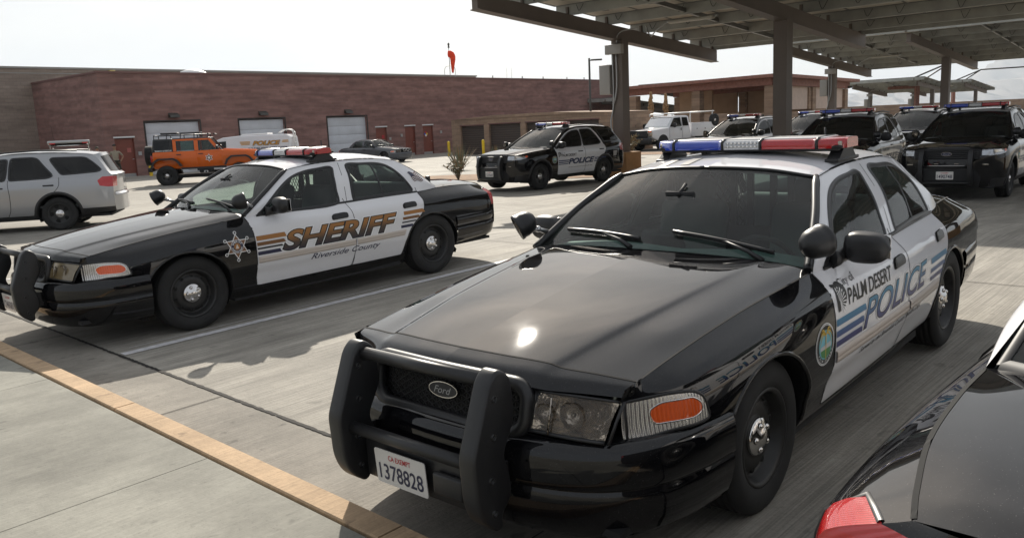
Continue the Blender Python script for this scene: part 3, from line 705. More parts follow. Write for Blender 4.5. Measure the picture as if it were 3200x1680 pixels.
        top.ribbon(spline([e6(x) for x in (.80, .62, .35, 0, -.35, -.58)], 50), .0075, .0015, 0, g=tr)
        top.ribbon(spline(hdr_top, 40), .0075, .0015, 0, g=tr)
        top.ribbon(spline([e6(x) for x in (-3.16, -3.4, -3.7, -3.92, -4.015)], 50), .013, .0015, 0, g=tr)
        top.ribbon(spline(GH_T[2:7], 60), .012, .0015, 0, g=tr); top.ribbon(spline(GH_B[6:], 30), .006, .0015, 0, g=tr)
        top.ribbon(spline(rw_t, 20), .03, .002, 1, hump=.004, g=tr); top.ribbon(spline(rw_b, 20), .045, .002, 1, hump=.006, g=tr)
        top.ribbon(spline([rw_t[0], rw_m[0], rw_b[0]], 20), .03, .002, 1, hump=.005, g=tr)
        tr.tube(spline([(-.60, .850, .962), (-.93, .752, 1.170), (-1.15, .668, 1.297), (-1.250, .632, 1.348)], 24), [.024]*22+[.02, .016], 8, 1)
        tr.tube(spline(ws_t, 20)+np.array((0, 0, .002)), .010, 6, 1)
        fl(tr).obj('seals', [M['seam'], M['trim']], root)
        # wheel housings
        for cx, cz, rx, rz in ((.045, .335, .415, .385), (-2.885, .335, .402, .358)):
            P = []
            for a in np.linspace(-.45, math.pi+.45, 36):
                x, z = cx+rx*math.cos(a), cz+rz*math.sin(a); y = surf.side(x, max(z, .22), 0)[0].y if surf.side(x, max(z, .22), 0) else .9
                P.append([(x, y+.002, z), (x, y-.03, z), (cx+(x-cx)*1.04, y-.04, cz+(z-cz)*1.04), (cx+(x-cx)*1.05, .48, cz+(z-cz)*1.05), (cx, .47, cz)])
            fl(G().grid(np.array(P), 0, True, True)).obj('wheel_well', M['matte'], root)
            # arch lip
            L_ = [surf.side(cx+(rx+.008)*math.cos(a), cz+(rz+.008)*math.sin(a), -.004) for a in np.linspace(-.1, math.pi+.1, 36)]
            fl(G().tube([q[0] for q in L_ if q], .012, 6)).obj('arch_lip', M['black'], root)
        make_wheel(.345, .235, .222, root, 'wheel', (0, sgn*.80, .337), sgn); make_wheel(.345, .235, .222, root, 'wheel', (-2.913, sgn*.80, .337), sgn)
        # lamps
        ls = bpy.data.objects.new('headlight', None); C.objects.link(ls); ls.parent = root
        q = [[(.985, .452, .770), (.93, .62, .760), (.876, .747, .748)], [(1.022, .446, .70), (.972, .62, .688), (.925, .738, .68)], [(1.040, .440, .632), (1.0, .62, .622), (.955, .728, .612)]]
        lens = loft(q, 18, 6); fl(G().grid(lens, 0, True, True)).obj('lens', M['clear'], ls)
        gq = G(); B_ = np.array(lens); c_ = B_.mean((0, 1)); B_ = c_+(B_-c_)*np.array((1, .97, .95))
        for i in range(B_.shape[0]):
            for j in range(B_.shape[1]):
                u, v_ = i/(B_.shape[0]-1)*2-1, j/(B_.shape[1]-1)*2-1; B_[i, j] += np.array((-.075, -.02, 0))*(1-u*u)*(1-v_*v_)+np.array((-.012, 0, 0))
        gq.grid(B_, 0, True, True)
        fl(gq).obj('reflector', M['reflector_dark'], ls)
        gb = G(); gb.lathe([(.055, .03), (.045, .0), (.02, -.02), (.001, -.02)], Matrix.Translation((.945, .60, .695)) @ Matrix.Rotation(math.pi/2, 4, 'Y'), 20, 0); gb.ball((.960, .60, .695), .010, 10, 8, 0)
        gb.lathe([(.04, .03), (.03, .0), (.001, -.01)], Matrix.Translation((.985, .505, .700)) @ Matrix.Rotation(math.pi/2, 4, 'Y'), 18, 0)
        gb.tube([(1.005, .535, .765), (1.035, .53, .628)], .004, 6, 0)
        fl(gb).obj('bulb', [M['reflector'], M['amber']], ls)
        ts = fl(cs['signal']).obj('turn_signal', M['signal'], ls); fl(cs['amber']).obj('amber_lens', M['amber'], ls)
        gs = G(); surf.ribbon(smooth_poly(AMBER, 40), .006, .001, 0, True, .002, True, gs); surf.ribbon(smooth_poly(SIGNAL[:-1]+[(.93, .607)], 60), .012, .001, 1, True, .004, True, gs)
        gs.tube([(.868, .762, .750), (.91, .752, .68), (.948, .742, .607)], .007, 6, 1); gs.tube(spline(q[0], 12), .006, 6, 1); gs.tube(spline(q[2], 12), .008, 6, 1); gs.tube([q[0][0], q[1][0], q[2][0]], .007, 6, 1)
        fl(gs).obj('bezel', [M['chrome'], M['plastic']], ls)
        tg = G().join(cs['tail']).join(cr['tl']); fl(tg).obj('taillight', M['red_lens'], root)
        gs = G(); surf.ribbon([(-3.945, .665), (-3.928, .74), (-3.915, .80), (-3.905, .862), (-3.97, .865), (-4.015, .865)], .016, .002, 0, side=True, hump=.004, g=gs); fl(gs).obj('taillight_trim', M['trim'], root)
    # ---- nose: filler, grille, bumper
    g = G(); fil = [[(.40, .92, .612), (.70, .86, .610), (.90, .77, .606), (1.0, .62, .606), (1.045, .43, .615)], [(.40, .80, .60), (.60, .75, .59), (.80, .66, .59), (.9, .5, .59), (.95, .40, .60)]]
    g.grid(loft(fil, 14, 2), 0, False, True); g.mirror(); g.bb((.90, -.46, .56), (.98, .46, .80), 0); g.obj('nose_filler', M['matte'], root)
    gr = bpy.data.objects.new('grille', None); C.objects.link(gr); gr.parent = root
    loop = rounded([(-.425, .640), (-.36, .598), (.36, .598), (.425, .640), (.428, .755), (.39, .792), (0, .803), (-.39, .792), (-.428, .755)], .05, 5)
    def gx(y, z): return 1.085-.10*abs(y)**1.6*1.6-(z-.60)*.20
    G().tube([(gx(y, z), y, z) for y, z in loop], .030, 10, closed=True).obj('frame', M['plastic'], gr)
    g = G(); cells = []
    P = np.array([[(gx(y, z)-.035, y, z) for z in np.linspace(.60, .795, 3)] for y in np.linspace(-.43, .43, 16)]); g.grid(P, 1, True, True)
    for r in range(13):
        z = .612+r*.0140
        pts_ = []
        for i in range(70):
            y = -.41+i*.82/69; pts_.append((gx(y, z)-.028, y, z+(.0045 if (i//2+r) % 2 else -.0045)))
        g.tube(pts_, .0024, 4, 0)
    for r in range(12):
        z0 = .612+r*.014
        for i in range(0, 70, 2):
            if (i//2+r) % 2: continue
            y = -.41+(i+.5)*.82/69; g.add([(gx(y, z0)-.027, y-.0022, z0), (gx(y, z0)-.027, y+.0022, z0), (gx(y, z0)-.027, y+.0022, z0+.014), (gx(y, z0)-.027, y-.0022, z0+.014)], [(0, 1, 2, 3)], 0)
    g.obj('mesh', [M['plastic'], M['seam']], gr)
    badge_oval(root, face_x(gx(0, .71)-.012, .008, .713, -.2), .165, .064)
    bp_ = [(.395, .955), (.60, .928), (.80, .868), (.95, .755), (1.05, .58), (1.10, .35), (1.12, 0)]
    prof = [(-.20, .612), (-.10, .618), (-.03, .606), (-.006, .590), (.006, .568), (.012, .535), (.013, .50), (.012, .465), (.008, .437), (.000, .431), (.0, .425), (.006, .418), (.003, .37), (-.010, .31), (-.035, .245), (-.08, .205), (-.16, .19)]
    P = swept_grid(bp_+[(x, -y) for x, y in bp_[-2::-1]], prof, 110, -1)
    G().grid(P, 0, True, True).obj('front_bumper', M['black'], root)
    bp_ = [(-3.285, .925), (-3.6, .90), (-3.88, .86), (-4.03, .78), (-4.12, .62), (-4.18, .35), (-4.20, 0)]
    prof = [(-.14, .625), (-.05, .632), (-.008, .618), (.010, .595), (.014, .555), (.010, .505), (.0, .497), (.0, .487), (.008, .478), (.004, .42), (-.008, .36), (-.03, .315), (-.07, .285), (-.15, .28)]
    P = swept_grid(bp_+[(x, -y) for x, y in bp_[-2::-1]], prof, 90, 1)
    G().grid(P, 0, True, False).obj('rear_bumper', M['black'], root)
    g = G(); g.bb((-3.95, -.78, .24), (.95, .78, .27)); g.bb((-2.45, -.84, .17), (-.42, .84, .25)); g.obj('underbody', M['matte'], root)
    # cowl under the glass
    cw = [[(x+.004, y, z-.004) for x, y, z in (hc[0][-1], hc[1][-1], hc[2][-1], hc[4][-1], hc[5][-1])], [(-.645, .838, .962), (-.64, .7, .982), (-.63, .55, .992), (-.585, .28, 1.010), (-.565, 0, 1.014)]]
    G().grid(loft(cw, 24, 2), 0, True, True).mirror().obj('cowl', M['trim'], root)
    # wipers
    for y0, y1, yp in ((.72, .10, .32), (-.02, -.66, -.42)):
        g = G()
        def ong(y, up): 
            h, n = top.near((-.60-.10, abs(y), 1.05)); bx = -.53-.10*(abs(y)/.84)**1.6-.055; bz = 1.022-.054*(abs(y)/.84)**1.4+.036
            return Vector((bx, y, bz))+Vector((.5, 0, .8))*up
        bl = [ong(y, .018+.01*math.sin(math.pi*t))+Vector((-.05*(1-t), 0, .042*(1-t))) for t, y in zip(np.linspace(0, 1, 9), np.linspace(y1, y0-.06, 9))]
        g.tube(bl, .010, 6); g.tube([q+Vector((-.006, 0, -.012)) for q in bl], .005, 5)
        pv = ong(yp+.30, 0)+Vector((.045, 0, -.03)); g.tube([pv, pv.lerp(bl[4], .35)+Vector((0, 0, .012)), bl[4]], [.016, .011, .007], 8)
        g.obj('wiper', M['plastic'], root)
    # ---- push bumper
    pb = bpy.data.objects.new('push_bumper', None); C.objects.link(pb); pb.parent = root
    up = rounded([(1.085, .70), (1.10, .86), (1.165, .905), (1.215, .865), (1.30, .66), (1.325, .60), (1.318, .42), (1.285, .34), (1.215, .285), (1.185, .30), (1.19, .345), (1.13, .40), (1.135, .50), (1.165, .57)], .05, 5)
    for s in (1, -1):
        bm = bmesh.new(); vs_ = [bm.verts.new((x, s*.385-.042, z)) for x, z in up]; f = bm.faces.new(vs_); r = bmesh.ops.extrude_face_region(bm, geom=[f]); 
        bmesh.ops.translate(bm, vec=(0, .084, 0), verts=[q for q in r['geom'] if isinstance(q, bmesh.types.BMVert)]); bmesh.ops.recalc_face_normals(bm, faces=bm.faces[:])
        bmesh.ops.bevel(bm, geom=[e for e in bm.edges if abs((e.verts[0].co-e.verts[1].co).y) < 1e-4], offset=.014, segments=3, affect='EDGES', profile=.5)
        bm.verts.index_update(); g = G().add([q.co for q in bm.verts], [[q.index for q in f.verts] for f in bm.faces], 0, True); bm.free(); g.obj('upright', M['plastic'], pb)
        g = G()
        for x, z in ((1.20, .80), (1.215, .66), (1.24, .50), (1.235, .37)): g.lathe([(.011, -.048), (.011, .048), (.001, .048)], Matrix.Translation((x, s*.385, z)) @ Matrix.Rotation(math.pi/2, 4, 'X'), 10)
        g.obj('bolt', M['steel'], pb)
        G().bb((1.0, s*.385-.006, .40), (1.16, s*.385+.006, .52)).bb((1.0, s*.36-.03, .44), (1.02, s*.36+.03, .50)).obj('bracket', M['plastic'], pb)
    G().tube([(1.165, -.37, .845), (1.165, .37, .845)], .026, 14).obj('cross_tube', M['plastic'], pb); G().tube([(1.255, -.37, .545), (1.255, .37, .545)], .026, 14).obj('cross_tube', M['plastic'], pb)
    G().rbox((1.205, 0, .405), (.012, .66, .17), .004).rbox((1.23, .19, .41), (.03, .16, .09), .01).obj('channel', M['plastic'], pb)
    # ---- roof and door furniture
    light_bar(root, -1.71, 1.500, 1.24, .30, .062, .56, -.085).location.y = .045
    for s in (1, -1):
        sp = spotlight(root, (-.565, s*.905, 1.110), (-.71, s*.835, 1.045), (-.75, s*.30, .12) if s > 0 else (.72, -.55, -.42))
        door_mirror(root, (-.925, s*1.015, 1.035), (-.82, s*.885, .985), sy=s)
    g = G()
    for y in (.20, .36): g.grid(np.array([[tuple(top.near((x, abs(y+d), 1.5))[0]+Vector((0, 0, .004))) for d in (-.032, 0, .032)] for x in np.linspace(-1.26, -1.47, 8)]), 0, True, True)
    g.v = [(x, -y, z) for x, y, z in g.v]; g.f = [q[::-1] for q in g.f]
    g.obj('roof_marking', M['blackd'], root)
    # ---- cabin
    g = G(); db = [[(-.60, .80, .955), (-.57, .5, .975), (-.54, 0, .985)], [(-.84, .80, .965), (-.86, .45, .985), (-.84, 0, .975)], [(-1.0, .80, .90), (-1.02, .45, .93), (-1.0, 0, .90)], [(-1.02, .8, .5), (-1.05, .45, .5), (-1.02, 0, .5)]]
    g.grid(loft(db, 14, 4), 0, True, True).mirror(); g.obj('dashboard', M['dash'], root)
    g = G().tube([(-1.12+.075*math.sin(a), .40+.185*math.cos(a), .86+.17*math.sin(a)) for a in np.linspace(0, 2*math.pi, 29)[:-1]], .015, 8, closed=True); g.tube([(-1.12, .22, .86), (-1.12, .58, .86)], .016, 6); g.tube([(-.95, .40, .80), (-1.12, .40, .86)], .03, 8)
    g.obj('steering_wheel', M['matte'], root)
    for y in (.40, -.40):
        s = G().rbox((-1.45, y, .52), (.52, .50, .16), .05, 0, Matrix.Rotation(.15, 3, 'Y')).rbox((-1.72, y, .83), (.15, .48, .62), .06, 0, Matrix.Rotation(-.22, 3, 'Y')).rbox((-1.82, y, 1.19), (.09, .26, .17), .04, 0, Matrix.Rotation(-.15, 3, 'Y')); s.obj('seat', M['seat'], root)
    cg_ = bpy.data.objects.new('prisoner_partition', None); C.objects.link(cg_); cg_.parent = root
    g = G(); g.bb((-1.955, -.70, .40), (-1.945, .70, .92))
    for y in (-.68, -.20, -.08, .08, .20, .58): g.bb((-1.965, y-.02, .90), (-1.935, y+.02, 1.34))
    g.bb((-1.965, -.66, 1.30), (-1.935, .66, 1.34)).bb((-1.965, -.70, .90), (-1.935, .70, .94)); g.obj('frame', M['matte'], cg_)
    g = G()
    for i in range(-12, 26):
        for sg in (1, -1):
            y0 = -.66+i*.055; a, b = (y0, .93), (y0+sg*.36*.8, 1.31)
            t0, t1 = 0, 1
            pts_ = [(a[0]+(b[0]-a[0])*t, a[1]+(b[1]-a[1])*t) for t in np.linspace(0, 1, 9)]; pts_ = [(-1.95, y, z) for y, z in pts_ if -.66 < y < -.10]
            if len(pts_) > 1: g.tube(pts_, .0035, 4)
    g.obj('wire_mesh', M['matte'], cg_)
    G().rbox((-2.62, 0, .48), (.55, 1.36, .16), .05).rbox((-2.93, 0, .78), (.16, 1.30, .52), .05, 0, Matrix.Rotation(-.3, 3, 'Y')).obj('rear_bench', M['seat'], root)
    G().bb((-3.30, -.66, .93), (-2.92, .66, .95)).bb((-.5, -.74, .28), (-3.0, .74, .30)).obj('cabin_floor', M['cabin'], root)
    g = G().rbox((-.92, -.02, 1.265), (.02, .19, .05), .01).tube([(-.90, -.02, 1.27), (-.985, -.02, 1.325)], .01, 6); g.rbox((-1.03, -.20, .95), (.06, .26, .18), .01, 0, Matrix.Rotation(.4, 3, 'Y')); g.obj('mirror_and_laptop', M['matte'], root)
    # ---- antennas
    g = G()
    return root, surf, top
M['strip'] = mat('beige_rub_strip', (.50, .44, .39), .5)
LOT_T = (0.015188362, -0.012772788)
def lot_R(a, b): return Matrix.Rotation(a, 4, 'X') @ Matrix.Rotation(b, 4, 'Y')
LOT = lot_R(*LOT_T)
def car_matrix(x, y, th, a=0, b=0, dz=0): return Matrix.Translation((0, 0, dz)) @ LOT @ Matrix.Translation((x, y, 0)) @ Matrix.Rotation(th, 4, 'Z') @ lot_R(a, b)
SCAR = (-3.55875, 8.10492, -2.335568, .002854, .004589)
PCAR = (.401875, 4.060857, -2.296112, -.00327, .007523)
TCAR = (4.18, 3.82, .735, 0, 0, .05)
# ================================================================== lettering and emblems on the sedans
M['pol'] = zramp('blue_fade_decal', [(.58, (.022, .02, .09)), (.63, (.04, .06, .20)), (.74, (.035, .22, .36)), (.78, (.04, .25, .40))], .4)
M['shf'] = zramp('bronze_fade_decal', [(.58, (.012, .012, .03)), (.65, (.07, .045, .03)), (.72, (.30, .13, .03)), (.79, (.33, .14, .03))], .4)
M['bronze'] = mat('bronze_decal', (.33, .14, .03), .4); M['brown'] = mat('brown_decal', (.17, .075, .025), .4)
M['outl'] = mat('dark_outline_decal', (.035, .025, .025), .4); M['silverd'] = mat('silver_decal', (.5, .5, .5), .4)
def dec(surf, name, parent, mats, items, L=.05):
    """items: (verts2d, faces, fn, offset, mat index)"""
    g = G()
    for v, f, fn, off, mi in items: surf.decal(g, v, f, fn, off, mi, L)
    return g.obj(name, mats, parent)
def at(x0, z0, slope=0, sx=1): return lambda u, v: (x0-u*sx, z0+v+slope*u)
def quad(x0, x1, z0, z1, sl=.0): 
    """stripe from x0 back to x1, its rear end leaning by sl"""
    return tri_poly([(-x0, z0), (-x1-sl, z0), (-x1, z1), (-x0, z1)])
ident = lambda u, v: (-u, v)
def arc_text(s, r, a0, a1, h, c, squash=1, inward=False):
    """letters set round a circle from angle a0 to a1"""
    V_ = []; F_ = []; n = len(s)
    for i, ch in enumerate(s):
        if ch == ' ': continue
        a = a0+(a1-a0)*(i+.5)/n; v, f = text2d(ch, 0, .015); v = v*h; v = v-np.array([(v[:, 0].min()+v[:, 0].max())/2, h/2])
        rot = a-math.pi/2 if not inward else a+math.pi/2; cs, sn = math.cos(rot), math.sin(rot); o = len(V_)
        for x, y in v: V_.append((c[0]+(r*math.cos(a)+x*cs-y*sn)*squash, c[1]+r*math.sin(a)+x*sn+y*cs))
        F_ += [tuple(i_+o for i_ in q) for q in f]
    return np.array(V_), F_
def city_seal(surf, parent, cx, cz, rx, rz, name='city_seal'):
    it = []
    E = lambda k, n=40: tri_poly(poly_ngon(n, 1, 0, rx*k, rz*k, (-cx, cz)))
    for i, (k, mi) in enumerate(((1, 0), (.955, 1), (.93, 0), (.90, 1), (.70, 2))): it.append((*E(k), ident, .0020+.0004*i, mi))
    w = lambda a, b: (-cx+rx*a, cz+rz*b)
    it.append((*tri_poly([w(-.56, -.05), w(.56, .05), w(.56, -.25), w(-.56, -.3)]), ident, .0045, 5))
    it.append((*tri_poly([w(-.54, -.22), w(.55, -.20), w(.45, -.52), w(0, -.68), w(-.45, -.5)]), ident, .0048, 4))
    for s in (-1, 1):
        for a0, ln, dr in ((.25, .62, .12), (.75, .78, .35), (1.15, .80, .75), (.95, .5, .1)):
            p0 = (0, .45); q = []; 
            for t in np.linspace(0, 1, 6): q.append((s*ln*t*math.cos(.35), .45+.30*math.sin(t*math.pi*.75)*(1.2-a0*.6)-dr*t*t*1.1))
            up = [(x, y+.085*math.sin(math.pi*(.15+.85*i/5))+.01) for i, (x, y) in enumerate(q)]; pl = [w(*a) for a in q]+[w(*a) for a in up[::-1]]
            it.append((*tri_poly(pl), ident, .0052, 3))
    it.append((*tri_poly([w(-.03, -.72), w(.03, -.72), w(.045, .5), w(-.045, .5)]), ident, .0052, 3))
    v, f = arc_text('PALM DESERT', rz*.79, rad(205), rad(335), rz*.11, (-cx, cz), rx/rz, True); it.append((v, f, ident, .0045, 0))
    return dec(surf, name, parent, [M['whited'], M['blackd'], M['cyan'], M['gold'], M['green'], M['silverd']], it, .06)
def palm_logo(surf, parent, x0, z0, w, h):
    it = []; W = lambda a, b: (-x0+w*a, z0+h*b)
    it.append((*tri_poly([W(.12, 0), W(.34, 0), W(.30, .92), W(0, .95), W(0, .86), W(.10, .84)]), ident, .0025, 0))
    it.append((*tri_poly([W(.30, .95)]+[W(.42+.52*math.cos(a), .50+.48*math.sin(a)) for a in np.linspace(1.4, -1.25, 14)]+[W(.55, .10), W(.30, .55)]), ident, .0025, 0))
    for a in np.linspace(1.75, -.95, 10):
        c, s_ = math.cos(a), math.sin(a); b0 = (.30, .30); p = lambda r, d: W(b0[0]+(r*c-d*s_)*1.0, b0[1]+(r*s_+d*c)*.95)
        it.append((*tri_poly([p(.06, -.006), p(.52, -.028), p(.56, 0), p(.52, .028), p(.06, .006)]), ident, .0032, 1))
    return dec(surf, 'palm_logo', parent, [M['blackd'], M['whited']], it, .05)
def desert_livery(surf, root):
    st = []
    for z0, z1, xe in ((.690, .724, -1.030), (.635, .667, -1.003), (.587, .616, -.978)): st.append((*quad(-.642, xe, z0, z1, -.014), ident, .0022, 0))
    for z0, z1, xs, xe in ((.692, .728, -2.295, -2.700), (.638, .664, -2.283, -2.640), (.590, .614, -2.272, -2.585)): st.append((*quad(xs, xe, z0, z1, -.02), ident, .0022, 0))
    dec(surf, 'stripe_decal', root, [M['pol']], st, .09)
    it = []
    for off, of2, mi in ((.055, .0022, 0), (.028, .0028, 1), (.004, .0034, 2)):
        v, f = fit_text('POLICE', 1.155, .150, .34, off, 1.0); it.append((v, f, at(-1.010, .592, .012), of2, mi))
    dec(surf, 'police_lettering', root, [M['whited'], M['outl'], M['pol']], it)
    v, f = fit_text('City of', .20, .036, 0, -.004); v2, f2 = fit_text('PALM DESERT', .645, .080, .05, .012, .96)
    dec(surf, 'city_lettering', root, [M['blackd']], [(v, f, at(-.745, .862, .02), .0025, 0), (v2, f2, at(-.812, .766, .0), .0025, 0)])
    v, f = fit_text("Served by the Riverside County Sheriff's Dept", 1.07, .028, .4, .012); dec(surf, 'motto_lettering', root, [M['blackd']], [(v, f, at(-.985, .468, .012), .0025, 0)])
    palm_logo(surf, root, -.655, .756, .150, .140); city_seal(surf, root, -.497, .642, .110, .101)
def sheriff_livery(surf, root):
    st = []
    for z0, z1, xe, mi in ((.725, .769, -.950, 0), (.674, .708, -.935, 1), (.640, .657, -.905, 2), (.584, .619, -.880, 3)): st.append((*quad(-.642, xe, z0, z1, -.018), ident, .0022, mi))
    for z0, z1, xs, xe, mi in ((.727, .767, -2.475, -2.765, 0), (.677, .706, -2.452, -2.69, 1), (.642, .657, -2.435, -2.64, 2), (.590, .620, -2.415, -2.585, 3)): st.append((*quad(xs, xe, z0, z1, -.03), ident, .0022, mi))
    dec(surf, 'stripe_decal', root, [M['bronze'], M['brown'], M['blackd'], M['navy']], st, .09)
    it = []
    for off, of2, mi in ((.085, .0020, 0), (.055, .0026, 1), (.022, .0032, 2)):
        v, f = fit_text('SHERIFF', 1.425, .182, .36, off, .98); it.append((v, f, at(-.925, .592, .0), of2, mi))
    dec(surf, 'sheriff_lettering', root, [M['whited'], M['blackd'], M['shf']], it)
    v, f = fit_text('Riverside County', .88, .058, .42, .004); dec(surf, 'county_lettering', root, [M['navy']], [(v, f, at(-1.225, .447, -.012), .0025, 0)])
    # six-pointed star
    cx, cz, R = -.437, .705, .118; it = []
    def star(r1, r2): return [(-cx+(r1 if i % 2 == 0 else r2)*math.cos(math.pi/2+i*math.pi/6), cz+(r1 if i % 2 == 0 else r2)*math.sin(math.pi/2+i*math.pi/6)) for i in range(12)]
    it.append((*tri_poly(star(R, R*.60)), ident, .002, 0)); it.append((*tri_poly(star(R*.90, R*.52)), ident, .0026, 1))
    for i in range(6):
        a = math.pi/2+i*math.pi/3
        for r_, mi, of in ((.0165, 0, .002), (.010, 2, .0027)): it.append((*tri_poly(poly_ngon(12, r_, 0, 1, 1, (-cx+(R+.010)*math.cos(a), cz+(R+.010)*math.sin(a)))), ident, of, mi))
    for r_, mi, of in ((.064, 0, .003), (.061, 3, .0034), (.034, 1, .0038), (.030, 4, .0042)): it.append((*tri_poly(poly_ngon(28, r_, 0, 1, 1, (-cx, cz))), ident, of, mi))
    for z, w_ in ((-.014, .016), (-.004, .012), (.006, .008), (.015, .004)): it.append((*tri_poly([(-cx-w_, cz+z-.004), (-cx+w_, cz+z-.004), (-cx+w_*.9, cz+z+.003), (-cx-w_*.9, cz+z+.003)]), ident, .0048, 0))
    v, f = arc_text('SHERIFF', .048, rad(160), rad(20), .019, (-cx, cz)); it.append((v, f, ident, .004, 0))
    v, f = arc_text('RIVERSIDE COUNTY', .048, rad(190), rad(350), .014, (-cx, cz), 1, True); it.append((v, f, ident, .004, 0))
    dec(surf, 'star_emblem', root, [M['whited'], M['brown'], M['blackd'], M['navy'], M['bronze']], it)
    # flag on the roof pillar, rippling towards the rear
    P = lambda u, v: (-2.757-u*.150-(1-v)*.055+.008*math.sin(v*6), 1.062+v*.108+.010*math.sin(u*7))
    it = [(*tri_poly([(0, 0), (.25, 0), (.5, 0), (.75, 0), (1, 0), (1, 1), (.75, 1), (.5, 1), (.25, 1), (0, 1)]), P, .0025, 0)]
    for k in range(6): it.append((*tri_poly([(.0 if k < 3 else .42, .06+k*.155), (1, .06+k*.155), (1, .13+k*.155), (.0 if k < 3 else .42, .13+k*.155)]), P, .0034, 1))
    it.append((*tri_poly([(0, .5), (.40, .5), (.40, 1), (0, 1)]), P, .0038, 2))
    dec(surf, 'flag_decal', root, [mat('flag_dark_red', (.10, .03, .035), .5), M['silverd'], M['navy']], it, .08)
# ================================================================== the police utility vehicle
UX = [.86, .72, .55, .35, 0, -.35, -.70, -1.3, -1.9, -2.5, -2.865, -3.3, -3.65, -3.90, -4.00]
UROWS = [
 ([.70, .82, .88, .90, .90, .90, .90, .90, .90, .90, .90, .89, .87, .83, .78], [.27, .26, .26, .26, .26, .26, .26, .26, .26, .26, .27, .30, .33, .35, .36]),
 ([.73, .86, .925, .955, .965, .965, .962, .960, .960, .960, .962, .95, .92, .87, .82], [.42, .42, .42, .42, .42, .42, .42, .42, .42, .42, .43, .44, .45, .46, .47]),
 ([.75, .87, .94, .975, .985, .985, .982, .980, .980, .982, .985, .965, .93, .88, .83], [.58]*15),
 ([.76, .87, .94, .978, .992, .992, .990, .990, .990, .992, .995, .97, .93, .875, .83], [.76]*15),
 ([.765, .86, .93, .968, .985, .990, .992, .995, .995, .995, .99, .965, .925, .865, .82], [.88, .89, .90, .91, .92, .93, .93, .93, .93, .94, .94, .94, .94, .94, .94]),
 ([.775, .84, .90, .935, .955, .965, .970, .975, .975, .97, .965, .94, .90, .84, .80], [.96, .975, .985, 1.0, 1.02, 1.035, 1.045, 1.05, 1.055, 1.06, 1.06, 1.06, 1.06, 1.06, 1.06]),
 ([.76, .80, .83, .855, .875, .89, .905, .915, .915, .905, .895, .87, .84, .795, .765], [1.00, 1.02, 1.04, 1.06, 1.09, 1.11, 1.125, 1.12, 1.125, 1.135, 1.14, 1.15, 1.16, 1.165, 1.165])]
uedge6 = rows_fn(UX, UROWS)
def ue6(x): y, z = uedge6(np.array([x]), 6)[0]; return (x, float(y), float(z))
UB = [(-.50, .895, 1.118), (-.90, .905, 1.120), (-1.25, .910, 1.118), (-1.9, .912, 1.122), (-2.5, .903, 1.133), (-3.2, .873, 1.148), (-3.7, .828, 1.162), (-4.0, .765, 1.165)]
UT = [(-.51, .888, 1.126), (-.95, .775, 1.40), (-1.42, .660, 1.635), (-1.9, .655, 1.695), (-2.5, .650, 1.705), (-3.2, .635, 1.672), (-3.62, .615, 1.615), (-3.95, .74, 1.20)]
UW1 = [(-.74, 1.135), (-1.3, 1.135), (-1.86, 1.140), (-1.90, 1.30), (-1.93, 1.60), (-1.65, 1.585), (-1.42, 1.52), (-1.10, 1.37)]
UW2 = [(-1.94, 1.140), (-2.70, 1.158), (-2.82, 1.20), (-2.62, 1.45), (-2.52, 1.585), (-2.42, 1.615), (-1.99, 1.612), (-1.96, 1.40)]
UW3 = [(-2.98, 1.215), (-3.70, 1.245), (-3.80, 1.275), (-3.62, 1.46), (-3.48, 1.565), (-3.38, 1.578), (-2.80, 1.590), (-2.76, 1.555)]
UD1 = [(-.60, 1.14), (-.66, .95), (-.69, .75), (-.69, .45), (-.70, .36), (-1.86, .36), (-1.92, .5), (-1.94, .8), (-1.93, 1.0), (-1.92, 1.15)]
UD2 = [(-1.92, 1.15), (-1.93, 1.0), (-1.94, .8), (-1.92, .5), (-1.86, .36), (-2.36, .36), (-2.42, .52), (-2.56, .68), (-2.72, .79), (-2.85, .88), (-2.93, 1.0), (-2.93, 1.16)]
